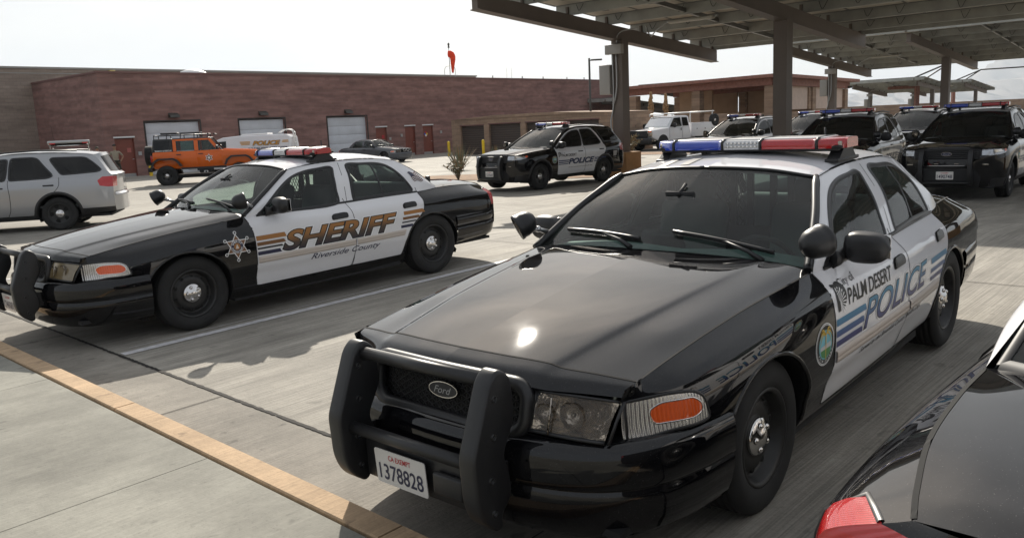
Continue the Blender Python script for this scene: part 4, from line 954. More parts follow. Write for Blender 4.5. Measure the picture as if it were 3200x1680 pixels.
def make_suv():
    root = thing('police_suv', '-', 'police car')
    side = Piece(side_grid(UX, UROWS, 150, 4), (0, 1, 0)); gh = Piece(loft([UB, gh_mid(UB, UT, .03), UT], 90, 8), (0, 1, .3))
    hc = [[ue6(x) for x in (.84, .55, .2, -.2, -.48)], [(.90, .58, 1.018), (.55, .66, 1.07), (.2, .70, 1.105), (-.2, .74, 1.135), (-.46, .76, 1.15)],
          [(.92, .52, 1.035), (.55, .57, 1.09), (.2, .61, 1.125), (-.2, .65, 1.155), (-.45, .67, 1.168)], [(.94, .25, 1.04), (.55, .27, 1.098), (.2, .29, 1.135), (-.2, .30, 1.165), (-.40, .31, 1.18)],
          [(.945, 0, 1.04), (.55, 0, 1.10), (.2, 0, 1.138), (-.2, 0, 1.168), (-.39, 0, 1.184)]]
    hood = Piece(loft(hc, 40, 6), (0, 0, 1))
    wb = [(-.52, .865, 1.13), (-.50, .6, 1.165), (-.45, .3, 1.18), (-.43, 0, 1.185)]; wt = [(-1.42, .648, 1.632), (-1.385, .4, 1.665), (-1.36, .2, 1.675), (-1.35, 0, 1.68)]
    wm = [tuple(np.array(a)*.5+np.array(b)*.5+np.array((.02, 0, .02))) for a, b in zip(wb, wt)]; wind = Piece(loft([wb, wm, wt], 24, 6), (1, 0, 1))
    rf = [UT[2:7], [(-1.40, .55, 1.655), (-1.9, .56, 1.722), (-2.5, .56, 1.735), (-3.2, .55, 1.70), (-3.68, .54, 1.635)], [(-1.37, .25, 1.675), (-1.9, .28, 1.745), (-2.5, .28, 1.76), (-3.2, .28, 1.728), (-3.75, .27, 1.66)],
          [(-1.35, 0, 1.68), (-1.9, 0, 1.75), (-2.5, 0, 1.765), (-3.2, 0, 1.735), (-3.77, 0, 1.665)]]
    roof = Piece(loft(rf, 40, 6), (0, 0, 1))
    # front face: grille band and lower fascia; tail gate
    fr_t = [(.845, .765, .995), (.90, .58, 1.01), (.945, .25, 1.032), (.95, 0, 1.032)]
    fr = [fr_t, [(.865, .77, .93), (.955, .58, .94), (.99, .25, .95), (1.0, 0, .95)], [(.87, .765, .80), (.97, .58, .80), (1.01, .25, .80), (1.02, 0, .80)], [(.86, .755, .62), (.965, .58, .60), (1.02, .25, .58), (1.03, 0, .58)], [(.86, .75, .45), (.95, .58, .42), (.99, .25, .40), (1.0, 0, .40)], [(.84, .72, .28), (.90, .58, .26), (.92, .25, .25), (.92, 0, .25)]]
    front = Piece(loft(fr, 26, 5), (1, 0, 0))
    tl_c = [tuple(q) for q in side.P[-1]]; tl_c = [q for q in tl_c]
    bk = [(q[0]-.06-(.05 if q[2] < .75 else 0), .4, q[2]) for q in tl_c]; bk0 = [(q[0]-.08-(.06 if q[2] < .75 else 0), 0, q[2]) for q in tl_c]
    rear = Piece(loft([tl_c, bk, bk0], 40, 5), (-1, 0, 0))
    gt = [[(-4.0, .765, 1.168), (-3.95, .74, 1.20), (-3.62, .612, 1.615)], [(-4.07, .4, 1.168), (-4.0, .4, 1.22), (-3.75, .40, 1.66)], [(-4.09, 0, 1.168), (-4.02, 0, 1.22), (-3.79, 0, 1.668)]]
    gate = Piece(loft(gt, 24, 5), (-1, 0, .3))
    fa = ell_arch(.0, .37, .435, .43, .10); ra = ell_arch(-2.865, .37, .435, .43, .10)
    LIGHT = [(.98, .990), (.62, .975), (.50, .965), (.47, .945), (.56, .905), (.72, .875), (.98, .865)]
    cs = side.cut([('gone', fa), ('gone', ra), ('light', LIGHT), ('fd', UD1), ('rd', UD2), ('tail', [(-3.70, 1.05), (-3.74, .93), (-3.90, .90), (-4.2, .90), (-4.2, 1.13), (-3.80, 1.13)]), ('clad', [(1, .10), (1, .43), (-4.2, .46), (-4.2, .10)])])
    cg = gh.cut([('w1', UW1), ('w2', UW2), ('w3', UW3), ('df', [(-.60, 1.10), (-2.93, 1.12), (-2.90, 1.20), (-2.70, 1.50), (-2.58, 1.64), (-2.40, 1.672), (-1.9, 1.665), (-1.60, 1.62), (-1.30, 1.52), (-1.0, 1.36)])]); cf = front.cut([('light', [(.595, .875), (.595, .985), (.80, .975), (.80, .86)]), ('grille', [(-.01, .80), (.57, .80), (.585, .985), (.40, 1.005), (-.01, 1.012)]), ('low', [(-.01, .26), (.55, .26), (.60, .45), (.50, .60), (-.01, .60)])], (1, 2))
    ct = gate.cut([('glass', [(.60, 1.24), (.50, 1.58), (-.01, 1.61), (-.01, 1.22), (.3, 1.22)])], (1, 2)); cr = rear.cut([('tl', [(.55, .90), (.52, 1.12), (.80, 1.13), (.84, .90)])], (1, 2))
    surf = Surf([side, gh]); top = Surf([side, gh, hood, roof, wind, front])
    g = G().join(cs[None]).join(cf[None]).join(cr[None]).join(ct[None]).mirror(); g.obj('body', M['black'], root)
    hood.whole().mirror().obj('hood', M['black'], root); G().join(cs['clad']).mirror().obj('sill_cladding', M['plastic'], root)
    roof.whole().mirror().obj('roof', M['white'], root); G().join(cg[None]).mirror().obj('pillars', M['black'], root)
    wind.whole().mirror().obj('windshield', M['glass2'], root); ct['glass'].mirror().obj('rear_window', M['pglass'], root)
    for sgn in (1, -1):
        fl = (lambda q: q) if sgn > 0 else (lambda q: q.flipped())
        for t, nm, hx, hz in (('fd', 'front_door', -1.72, .985), ('rd', 'rear_door', -2.72, 1.0)):
            d = fl(G().join(cs[t]).join(cg['df']) if t == 'fd' else cs[t]).obj(nm, M['white'], root); hg = G().rbox((hx, .985, hz), (.22, .03, .035), .012); fl(hg).obj('handle', M['plastic'], d)
        for t in ('w1', 'w2', 'w3'): fl(cg[t]).obj('window', M['pglass'], root)
        tr = G()
        for pl in (UD1[:6], UD1[5:], UD2[5:]): surf.ribbon(spline([(a, b, 0) for a, b in pl], 30)[:, :2], .012, .002, 0, side=True, g=tr)
        for pl in (UW1, UW2, UW3): surf.ribbon(smooth_poly(rounded(pl, .05, 3), 60), .035, .003, 0, True, .004, True, tr)
        top.ribbon(spline(hc[0], 30), .012, .002, 0, g=tr); top.ribbon(spline(UT[2:7], 30), .02, .002, 0, g=tr)
        tr.tube(spline([(-.51, .882, 1.128), (-.95, .77, 1.402), (-1.42, .652, 1.637)], 16), .022, 8, 0)
        fl(tr).obj('seals', M['trim'], root)
        for cx in (0, -2.865):
            P = []
            for a in np.linspace(-.4, math.pi+.4, 28):
                x, z = cx+.435*math.cos(a), .37+.43*math.sin(a); r = surf.side(x, max(z, .30), 0); y = r[0].y if r else .9
                P.append([(x, y+.012, z), (x-.03*math.cos(a)*0, y-.03, z), (cx+(x-cx)*1.03, .5, z), (cx, .48, .37)])
            fl(G().grid(np.array(P), 0, True, True)).obj('wheel_well', M['matte'], root)
            lip = G(); LP = []
            for a in np.linspace(-.35, math.pi+.35, 30):
                q = []
                for rr, of in ((.432, .004), (.445, .016), (.48, .014), (.495, .002)):
                    h = surf.side(cx+rr*math.cos(a), max(.37+rr*math.sin(a)*.99, .28), of); q.append(tuple(h[0]) if h else None)
                if all(q): LP.append(q)
            fl(lip.grid(np.array(LP), 0, True, False)).obj('arch_cladding', M['plastic'], root)
            make_wheel(.365, .245, .235, root, 'wheel', (cx, sgn*.835, .367), sgn, 'slots')
        hl = G().join(cs['light']).join(cf['light']); h_ = fl(hl).obj('headlight', M['suv_lamp'], root)
        gq = G(); surf.ribbon([(.60, .968), (.66, .95), (.80, .945), (.86, .95)], .05, .003, 0, side=True, g=gq); fl(gq).obj('lamp_lens', M['chrome'], h_)
        gq = G(); surf.ribbon([(.50, .958), (.58, .945)], .05, .004, 0, side=True, g=gq); fl(gq).obj('side_marker', M['amber'], h_)
        fl(G().join(cs['tail']).join(cr['tl'])).obj('taillight', M['red_lens'], root)
        door_mirror(root, (-.80, sgn*1.06, 1.20), (-.68, sgn*.90, 1.13), (.13, .24, .19), m=M['plastic'], sy=sgn)
        spotlight(root, (-.52, sgn*.93, 1.265), (-.66, sgn*.86, 1.21), (-.5, sgn*.6, .0) if sgn > 0 else (.9, -.3, -.1))
        fl(G().rbox((.955, .66, .70), (.04, .11, .03), .008)).obj('fog_lamp', M['reflector'], root)
    gr = bpy.data.objects.new('grille', None); C.objects.link(gr); gr.parent = root
    cf['grille'].mirror().obj('panel', M['matte'], gr)
    g = G()
    for z in (.83, .865, .90, .935, .97): g.tube([(1.005-.09*abs(y)**1.8*1.6-(z-.9)*.15+.01, y, z) for y in np.linspace(-.54, .54, 15)], .012, 6, sq=.7)
    g.obj('bar', M['plastic'], gr)
    G().join(cf['low']).mirror().obj('lower_grille', M['matte'], root)
    badge_oval(root, face_x(1.028, 0, .905), .185, .075, 'Ford', M['navy'])
    G().rbox((.93, .18, .715-.0), (.20, .085, .022), .006).rbox((.93, -.18, .715), (.20, .085, .022), .006).obj('warning_lamp', M['reflector'], root)
    pb = bpy.data.objects.new('push_bumper', None); C.objects.link(pb); pb.parent = root
    up = rounded([(.98, .90), (1.00, .985), (1.05, .99), (1.12, .90), (1.17, .75), (1.165, .50), (1.12, .33), (1.05, .30), (1.05, .45), (1.06, .70)], .05, 4)
    for s in (1, -1):
        g = G().prism(up, .08, Matrix.Translation((0, s*.43+.04, 0)) @ Matrix.Rotation(math.pi/2, 4, 'X')); g.obj('upright', M['plastic'], pb)
        pass
    g = G()
    for z, x in ((.66, 1.12), (.36, 1.11)): g.tube([(x, -.42, z), (x, .42, z)], .022, 10)
    g.bb((1.09, -.42, .60), (1.10, .42, .64)); g.obj('cross_tube', M['plastic'], pb); G().rbox((1.10, 0, .50), (.015, .80, .22), .004).obj('channel', M['matte'], pb)
    G().tube([(1.147, -.40, .69), (1.147, .40, .69)], .006, 6).obj('lamp_strip', M['chrome'], pb)
    G().bb((-3.9, -.80, .25), (.85, .80, .30)).obj('underbody', M['matte'], root)
    light_bar(root, -1.62, 1.815, 1.24, .30, .075, .52, -.105)
    g = G().tube([(-1.5, .60, 1.695+.035), (-2.5, .60, 1.735+.03), (-3.3, .58, 1.70+.03)], .016, 6).tube([(-1.5, -.60, 1.73), (-2.5, -.60, 1.765), (-3.3, -.58, 1.73)], .016, 6); g.obj('roof_rail', M['plastic'], root)
    g = G().rbox((-.70, 0, 1.12), (.5, 1.5, .12), .05)
    g.obj('dashboard', M['cabin'], root)
    for y in (.42, -.42): G().rbox((-1.62, y, 1.0), (.2, .5, .75), .06, 0, Matrix.Rotation(-.2, 3, 'Y')).rbox((-1.75, y, 1.43), (.1, .27, .18), .04).obj('seat', M['seat'], root)
    G().bb((-3.8, -.8, .5), (-.6, .8, .55)).bb((-2.02, -.75, .55), (-2.0, .75, 1.55)).obj('cabin_floor', M['cabin'], root)
    return root, surf, top
M['glass2'] = glass('suv_windscreen', (.30, .36, .34)); M['suv_lamp'] = mat('suv_headlamp', (.45, .47, .5), .12, .7, coat=1, bump=(20, .8, .02))
def suv_livery(surf, root):
    it = []
    for z0, z1, xe in ((.735, .765, -1.20), (.685, .712, -1.16), (.640, .662, -1.12)): it.append((*quad(-.72, xe, z0, z1, -.02), ident, .004, 0))
    for z0, z1, xs, xe in ((.740, .770, -2.36, -2.90), (.690, .717, -2.34, -2.66), (.645, .667, -2.32, -2.58)): it.append((*quad(xs, xe, z0, z1, -.02), ident, .004, 0))
    dec(surf, 'stripe_decal', root, [M['navy2']], it, .1)
    it = []
    for off, of2, mi in ((.05, .004, 0), (.02, .005, 1)):
        v, f = fit_text('POLICE', 1.16, .15, .34, off); it.append((v, f, at(-1.17, .645, 0), of2, mi))
    dec(surf, 'police_lettering', root, [M['blackd'], M['navy2']], it, .08)
    v, f = fit_text('PALM DESERT', .66, .075, .05, .02, .96); v2, f2 = fit_text('City of', .2, .03, 0, 0); dec(surf, 'city_lettering', root, [M['blackd']], [(v, f, at(-.86, .865, 0), .004, 0), (v2, f2, at(-.80, .955, 0), .004, 0)], .08)
    v, f = fit_text("Served by the Riverside County Sheriff's Dept", 1.1, .026, .4, .012); dec(surf, 'motto_lettering', root, [M['blackd']], [(v, f, at(-1.15, .535, 0), .004, 0)], .1)
    palm_logo(surf, root, -.715, .86, .14, .14); city_seal(surf, root, -.555, .80, .105, .105)
M['navy2'] = mat('dark_blue_decal', (.012, .028, .10), .4)
# ================================================================== setting
AL = rad(41.7); AX = Vector((math.sin(AL), math.cos(AL), 0)); EX = Vector((AX.y, -AX.x, 0))      # building axes: AX recedes, EX runs right and nearer
LA = rad(43.5); LN = Vector((math.sin(LA), math.cos(LA), 0)); LE = Vector((LN.y, -LN.x, 0))       # axes of the parking bays
def gz(x, y):
    d = math.hypot(x, y); t = min(1, max(0, (d-11.5)/5.0)); t = t*t*(3-2*t)
    return (.0127730*x+.0151890*y)*(1-t)+(-.045)*t
def lot(n, m_, z=0): 
    p = LN*n+LE*m_; return Vector((p.x, p.y, gz(p.x, p.y)+z))
def concrete(name, col, streak=1.0, rot=0., stain=.22, rough=.85, spots=.6):
    """broom-finished concrete with blotches, tyre dirt and small pits"""
    m_ = bpy.data.materials.new(name); m_.use_nodes = True; t = m_.node_tree; b = t.nodes['Principled BSDF']; b.inputs['Roughness'].default_value = rough; b.inputs['Specular IOR Level'].default_value = .4
    tcn = t.nodes.new('ShaderNodeTexCoord'); L = t.links.new
    def noise(scale, detail, mapscale=(1, 1, 1), rz=0, ro=.55):
        mp_ = t.nodes.new('ShaderNodeMapping'); mp_.vector_type = 'POINT'; r_ = t.nodes.new('ShaderNodeVectorRotate'); r_.rotation_type = 'Z_AXIS'; r_.inputs['Angle'].default_value = rz
        mp_.inputs['Scale'].default_value = mapscale; n = t.nodes.new('ShaderNodeTexNoise'); n.inputs['Scale'].default_value = scale; n.inputs['Detail'].default_value = detail; n.inputs['Roughness'].default_value = ro
        L(tcn.outputs['Object'], r_.inputs['Vector']); L(r_.outputs['Vector'], mp_.inputs['Vector']); L(mp_.outputs['Vector'], n.inputs['Vector']); return n.outputs['Fac']
    def rng_(v, a, b_, c, d):
        r = t.nodes.new('ShaderNodeMapRange'); r.inputs['From Min'].default_value = a; r.inputs['From Max'].default_value = b_; r.inputs['To Min'].default_value = c; r.inputs['To Max'].default_value = d; L(v, r.inputs['Value']); return r.outputs['Result']
    def mul(a, b_): 
        x = t.nodes.new('ShaderNodeMath'); x.operation = 'MULTIPLY'; L(a, x.inputs[0]); L(b_, x.inputs[1]); return x.outputs[0]
    br = noise(1, 3, (1.2, 95, 1), rot); br2 = noise(1, 4, (.45, 5.5, 1), rot); big = noise(.35, 6); mid = noise(2.6, 6, ro=.65); pit = noise(70, 2)
    v = mul(mul(rng_(br, .36, .64, 1-.24*streak, 1+.16*streak), rng_(br2, .3, .7, 1-.22*streak, 1+.13*streak)), mul(rng_(big, .32, .68, 1-stain, 1+stain*.5), rng_(mid, .35, .72, 1-stain*.6, 1+stain*.3)))
    v = mul(v, rng_(pit, .28, .36, .80, 1.0))
    oil = noise(1.15, 3, (1, 1, 1), .4, .5); oil2 = noise(6.5, 3, (1.6, 1, 1), .9, .5); fine = noise(24, 3, (1, 1, 1), 0, .7); drag = noise(1, 5, (.12, 2.6, 1), rot+.06, .6)
    v = mul(mul(v, rng_(oil, .60, .74, 1, 1-.34*spots)), mul(mul(rng_(oil2, .66, .72, 1, 1-.40*spots), rng_(fine, .25, .75, .90, 1.09)), rng_(drag, .3, .66, .84, 1.06)))
    sc = t.nodes.new('ShaderNodeVectorMath'); sc.operation = 'SCALE'; sc.inputs[0].default_value = col; L(v, sc.inputs['Scale']); L(sc.outputs['Vector'], b.inputs['Base Color'])
    hb = t.nodes.new('ShaderNodeMath'); hb.operation = 'ADD'; L(br, hb.inputs[0]); L(rng_(pit, .3, .6, 0, .5), hb.inputs[1])
    bp = t.nodes.new('ShaderNodeBump'); bp.inputs['Strength'].default_value = .55*streak; bp.inputs['Distance'].default_value = .006; L(hb.outputs[0], bp.inputs['Height']); L(bp.outputs['Normal'], b.inputs['Normal'])
    return m_
ROT = -(math.pi/2-LA)      # texture x axis along the bays
M['lot'] = concrete('lot_concrete', (.345, .322, .280), 1.0, ROT, .22)
M['walk'] = concrete('sidewalk_concrete', (.295, .286, .246), .32, ROT, .34)
M['gutter'] = concrete('gutter_concrete', (.285, .262, .225), .6, ROT, .38, .85, .9)
M['kerb'] = concrete('painted_kerb', (.52, .365, .225), .5, ROT, .26, .85, .8)
M['joint'] = mat('joint_filler', (.018, .016, .014), .9, noise=(40, .5)); M['line'] = mat('worn_white_paint', (.58, .57, .58), .7, noise=(14, .22))
M['dirt'] = mat('planter_dirt', (.24, .15, .09), .95, noise=(3, .3), bump=(18, .8, .03))
# ground sheet
def axis(lo, hi, step, far): return sorted([-q for q in far]+list(np.arange(lo, hi+.01, step))+far)
xs = axis(-70, 70, 1.0, [85, 110, 160, 260, 500, 1200, 4000, 12000, 16000]); ys = axis(-70, 70, 1.0, [85, 110, 160, 260, 500, 1200, 4000, 12000, 16000])
Pg = np.array([[(x, y, gz(x, y)) for y in ys] for x in xs])
def below_walk(p):
    n = p[0]*LN.x+p[1]*LN.y; return p[2]-.06 if n < 1.4 and abs(p[0]) < 60 and abs(p[1]) < 60 else p[2]
Pg[:, :, 2] = [[below_walk(q) for q in r] for r in Pg]
G().grid(Pg, 0, False).obj('parking_lot', M['lot'], kind='structure')
def sheet(name, quad_, m_, z, nx=12, ny=2, kind='structure', **kw):
    a, b, c, d = (np.array(q, float) for q in quad_); P = np.zeros((nx+1, ny+1, 3))
    for i in range(nx+1):
        for j in range(ny+1):
            u, v = i/nx, j/ny; q = (a*(1-u)+b*u)*(1-v)+(d*(1-u)+c*u)*v; P[i, j] = (q[0], q[1], gz(q[0], q[1])+z)
    return G().grid(P, 0, False).obj(name, m_, kind=kind, **kw)
def nm(n, m_): p = LN*n+LE*m_; return (p.x, p.y)
def strip(name, n0, n1, m0, m1, m_, z, k=10): return sheet(name, [nm(n0, m0), nm(n0, m1), nm(n1, m1), nm(n1, m0)] if abs(m1-m0) > abs(n1-n0) else [nm(n0, m0), nm(n1, m0), nm(n1, m1), nm(n0, m1)], m_, z, k, 1)
strip('gutter', 2.005, 2.59, -30, 25, M['gutter'], .004, 60)
jt = []
def ragged(name, n0, w, m0, m1, m_, z, step=.03, jit=.0028, seed=1):
    r = np.random.RandomState(seed); k = int((m1-m0)/step); a = r.randn(k+1)*jit; b = r.randn(k+1)*jit; P = []
    for i in range(k+1):
        q = m0+(m1-m0)*i/k; P.append([tuple(lot(n0+a[i], q, z)), tuple(lot(n0+w+b[i], q, z))])
    return G().grid(np.array(P), 0, False).obj(name, m_, kind='structure')
ragged('expansion_joint', 2.580, .027, -14, 6, M['joint'], .009)
for m0 in (-17.16, -14.18, -11.2, -8.215, -5.233, -2.25, .73, 3.7): strip('gutter_joint', 2.01, 2.585, m0-.004, m0+.004, M['joint'], .008, 3)
strip('stall_line', 2.63, 7.8, -7.065, -6.965, M['line'], .005, 10); strip('stall_line', 2.75, 7.4, -7.185, -7.175, M['line'], .005, 10)
for m0 in (-16.85, -12.6, 4.0): strip('stall_line', 2.63, 7.8, m0-.05, m0+.05, M['line'], .005, 10)
for n0 in (8.4, 14.2, 20.2): strip('lot_joint', n0, n0+.012, -32, 30, M['joint'], .006, 60)
for m0 in (-20, -13.4, 5.2, 11.6): strip('lot_joint', 2.61, 30, m0, m0+.010, M['joint'], .006, 40)
# raised kerb and sidewalk
WZ = .132
def slab(name, n0, n1, m0, m1, m_, top, depth=.35, k=16):
    g = G(); r0 = []; 
    for m__ in np.linspace(m0, m1, k+1):
        a, b = lot(n0, m__), lot(n1, m__)
        r0.append([(a.x, a.y, a.z-depth), (a.x, a.y, a.z+top-.008), (a.x+LN.x*.006, a.y+LN.y*.006, a.z+top), (b.x-LN.x*.018, b.y-LN.y*.018, b.z+top), (b.x, b.y, b.z+top-.02), (b.x, b.y, b.z-depth)])
    g.grid(np.array(r0), 0, False, True); o = len(g.v); n_ = len(r0[0]); g.f += [tuple(range(n_)), tuple(range(o-n_, o))[::-1]]; g.m += [0, 0]; g.s += [False, False]
    return g.obj(name, m_, kind='structure')
mj = [-29.1, -23.8, -18.5, -13.2, -10.55, -7.89, -5.243, -2.597, .05, 2.7, 8, 14]
for a, b in zip(mj[:-1], mj[1:]): slab('kerb', 1.872, 2.018, a+.006, b-.006, M['kerb'], WZ, .35, max(4, int((b-a)*2)))
mw = [-25, -18.2, -15.8, -13.4, -11.06, -8.70, -6.34, -3.99, -1.63, .73, 3.1, 5.5, 12]
for a, b in zip(mw[:-1], mw[1:]): slab('sidewalk', -9, 1.8655, a+.003, b-.003, M['walk'], WZ-.002, .2, 6)
strip('sidewalk_base', -9, 1.90, -25, 12, M['joint'], .10, 40)
# ------------------------------------------------------------------ planted bed, shrubs
def bed(name, cx, cy_, rx, ry, rot, z=.05):
    pl = [(cx+rx*(1+.08*math.sin(3*a))*math.cos(a)*math.cos(rot)-ry*math.sin(a)*math.sin(rot), cy_+rx*math.cos(a)*math.sin(rot)+ry*math.sin(a)*math.cos(rot)) for a in np.linspace(0, 2*math.pi, 41)[:-1]]
    g = G(); g.add([(x, y, gz(x, y)+z*.3) for x, y in pl]+[(cx, cy_, gz(cx, cy_)+z)], [(i, (i+1) % 40, 40) for i in range(40)], 0, True); return g.obj(name, M['dirt'], kind='structure')
bed('planter_bed', .2, 30.4, 4.6, 1.7, -.50); bed('planter_bed', 4.4, 28.6, 2.6, 1.2, -.73, .14); bed('planter_bed', 7.6, 45.5, 3.6, 1.6, -.7)
M['leaf'] = mat('grey_green_leaf', (.15, .165, .105), .6, noise=(30, .35)); M['dryleaf'] = mat('dry_leaf', (.24, .16, .08), .8, noise=(20, .4)); M['stem'] = mat('woody_stem', (.12, .085, .055), .85); M['blade'] = mat('yucca_blade', (.13, .15, .10), .6, noise=(8, .3)); M['stalk'] = mat('dry_flower_stalk', (.32, .20, .10), .9, noise=(20, .4))
def leafy(name, label, x, y, h, w, nst=16, leaves=16, seed=1, lm='leaf', lsize=.07, cat='shrub', dry=.4):
    r = random.Random(seed); t = thing(name, label, cat, (x, y, gz(x, y)), 0); st = G(); lf = G()
    for i in range(nst):
        a = r.uniform(0, 2*math.pi); lean = r.uniform(.15, 1)*w; top = Vector((math.cos(a)*lean, math.sin(a)*lean, h*r.uniform(.55, 1))); c = Vector((math.cos(a)*lean*.25, math.sin(a)*lean*.25, h*.5))
        pts_ = [Vector((0, 0, -.02))*(1-q)**2+c*2*q*(1-q)+top*q*q for q in np.linspace(0, 1, 6)]; st.tube(pts_, [.012-.0016*k for k in range(6)], 5)
        for j in range(leaves):
            q = r.uniform(.35, 1.02); b = Vector((0, 0, 0))*(1-q)**2+c*2*q*(1-q)+top*q*q; d = Vector((r.uniform(-1, 1), r.uniform(-1, 1), r.uniform(-.2, .9))).normalized(); sd = d.cross(Vector((r.uniform(-1, 1), r.uniform(-1, 1), r.uniform(-1, 1)))).normalized(); L_ = lsize*r.uniform(.6, 1.3)
            lf.add([b, b+d*L_*.5+sd*L_*.22, b+d*L_, b+d*L_*.5-sd*L_*.22], [(0, 1, 2, 3)], 1 if r.random() < dry else 0)
    st.obj('stem', M['stem'], t); lf.obj('foliage', [M[lm], M['dryleaf']], t); return t
leafy('shrub', 'sparse leggy shrub with brown tipped leaves beside the front of the police utility vehicle', -1.75, 29.6, .78, .62, 24, 15, 3, lsize=.10, dry=.45)
leafy('shrub', 'low grey sprawling plant right beside the push bumper of the utility vehicle', -.55, 29.3, .50, .55, 22, 14, 8, lsize=.10, dry=.15)
leafy('shrub', 'rounded olive desert bush left of the white pickup near the pavilion column', 8.6, 52.5, 1.5, 1.2, 44, 34, 5, lsize=.16, dry=.25)
leafy('shrub', 'pale straw coloured bush behind the base of the nearer carport post', 6.2, 42.0, 1.1, .6, 30, 24, 6, lsize=.13, dry=.8)
def yucca(label, x, y, h, n, seed, spread=.9, m_='blade'):
    r = random.Random(seed); t = G()
    for i in range(n):
        a = r.uniform(0, 2*math.pi); s_ = r.uniform(.1, 1)*spread; tip = Vector((math.cos(a)*s_*h, math.sin(a)*s_*h, h*math.sqrt(max(.1, 1-.6*s_*s_))*r.uniform(.8, 1.05))); sd = Vector((-math.sin(a), math.cos(a), 0))*.022; b = Vector((math.cos(a)*.05, math.sin(a)*.05, 0)); md = b.lerp(tip, .45)
        t.add([b-sd, b+sd, md+sd*1.2, tip, md-sd*1.2], [(0, 1, 2, 3, 4)], i % 2)
    o = t.obj('yucca', [M[m_], M['dryleaf']]); o.location = (x, y, gz(x, y)); o['label'] = label; o['category'] = 'plant'; return o
yucca('spiky yucca with fanned blades behind the hood of the police utility vehicle', -2.1, 37.0, 1.25, 60, 2); yucca('small yucca clump at the yellow bollard behind the utility vehicle', -.55, 40.0, 1.0, 40, 9)
def agave_stalk(label, x, y, h, seed):
    r = random.Random(seed); t = thing('agave', label, 'plant', (x, y, gz(x, y))); G().tube([(0, 0, 0), (.02, 0, h*.5), (.05, 0, h)], [.05, .045, .02], 6).obj('stalk', M['stem'], t); f = G()
    for i in range(420):
        z = h*r.uniform(.52, 1); a = r.uniform(0, 6.28); w = .20*(1-abs((z/h-.72)/.42)); f.ball((.04+math.cos(a)*w*r.random(), math.sin(a)*w*r.random(), z), (.05, .05, .07), 5, 4)
    f.obj('flower_spike', M['stalk'], t); b = G()
    for i in range(26):
        a = r.uniform(0, 6.28); tip = Vector((math.cos(a)*.8, math.sin(a)*.8, r.uniform(.3, .8))); sd = Vector((-math.sin(a), math.cos(a), 0))*.06; b.add([-sd, sd, tip*.5+sd*1.3, tip, tip*.5-sd*1.3], [(0, 1, 2, 3, 4)])
    b.obj('blade', M['blade'], t)
agave_stalk('tall dry agave flower stalk at the left pavilion column', 10.0, 58.0, 3.62, 1); agave_stalk('tall dry agave flower stalk in front of the pavilion, farther right of the two', 11.05, 58.2, 3.48, 2)

# ------------------------------------------------------------------ brick building, annexe, storage block
def blocks(name, c1, c2, mortar, bw=.40, bh=.20, vary=.25, axis_=AX):
    m_ = bpy.data.materials.new(name); m_.use_nodes = True; t = m_.node_tree; b = t.nodes['Principled BSDF']; b.inputs['Roughness'].default_value = .9; L = t.links.new
    tcn = t.nodes.new('ShaderNodeTexCoord'); sx = t.nodes.new('ShaderNodeSeparateXYZ'); L(tcn.outputs['Object'], sx.inputs[0])
    ad = t.nodes.new('ShaderNodeMath'); ad.operation = 'ADD'; L(sx.outputs[0], ad.inputs[0]); L(sx.outputs[1], ad.inputs[1]); cb = t.nodes.new('ShaderNodeCombineXYZ'); L(ad.outputs[0], cb.inputs[0]); L(sx.outputs[2], cb.inputs[1])
    br = t.nodes.new('ShaderNodeTexBrick'); br.inputs['Scale'].default_value = 1; br.inputs['Brick Width'].default_value = bw; br.inputs['Row Height'].default_value = bh; br.inputs['Mortar Size'].default_value = .008; br.inputs['Bias'].default_value = -.1
    br.inputs['Color1'].default_value = (*c1, 1); br.inputs['Color2'].default_value = (*c2, 1); br.inputs['Mortar'].default_value = (*mortar, 1); L(cb.outputs[0], br.inputs['Vector'])
    n = t.nodes.new('ShaderNodeTexNoise'); n.inputs['Scale'].default_value = 1.1; n.inputs['Detail'].default_value = 8; mp_ = t.nodes.new('ShaderNodeMapping'); mp_.inputs['Scale'].default_value = (.35, .35, 2.6); L(tcn.outputs['Object'], mp_.inputs[0]); L(mp_.outputs[0], n.inputs['Vector'])
    r = t.nodes.new('ShaderNodeMapRange'); r.inputs['From Min'].default_value = .32; r.inputs['From Max'].default_value = .68; r.inputs['To Min'].default_value = 1-vary; r.inputs['To Max'].default_value = 1+vary; L(n.outputs['Fac'], r.inputs['Value'])
    s = t.nodes.new('ShaderNodeVectorMath'); s.operation = 'SCALE'; L(br.outputs['Color'], s.inputs[0]); L(r.outputs['Result'], s.inputs['Scale']); L(s.outputs['Vector'], b.inputs['Base Color'])
    bp = t.nodes.new('ShaderNodeBump'); bp.inputs['Strength'].default_value = .6; bp.inputs['Distance'].default_value = .02; L(br.outputs['Fac'], bp.inputs['Height']); bp.invert = True; L(bp.outputs['Normal'], b.inputs['Normal']); return m_
M['brick'] = blocks('red_split_face_block', (.27, .15, .13), (.21, .115, .10), (.23, .15, .13), .40, .20, .28)
M['taupe'] = blocks('taupe_block', (.30, .245, .205), (.26, .21, .175), (.22, .18, .15), .40, .20, .22); M['tan'] = blocks('tan_block', (.34, .235, .165), (.27, .185, .13), (.22, .16, .12), .40, .20, .2)
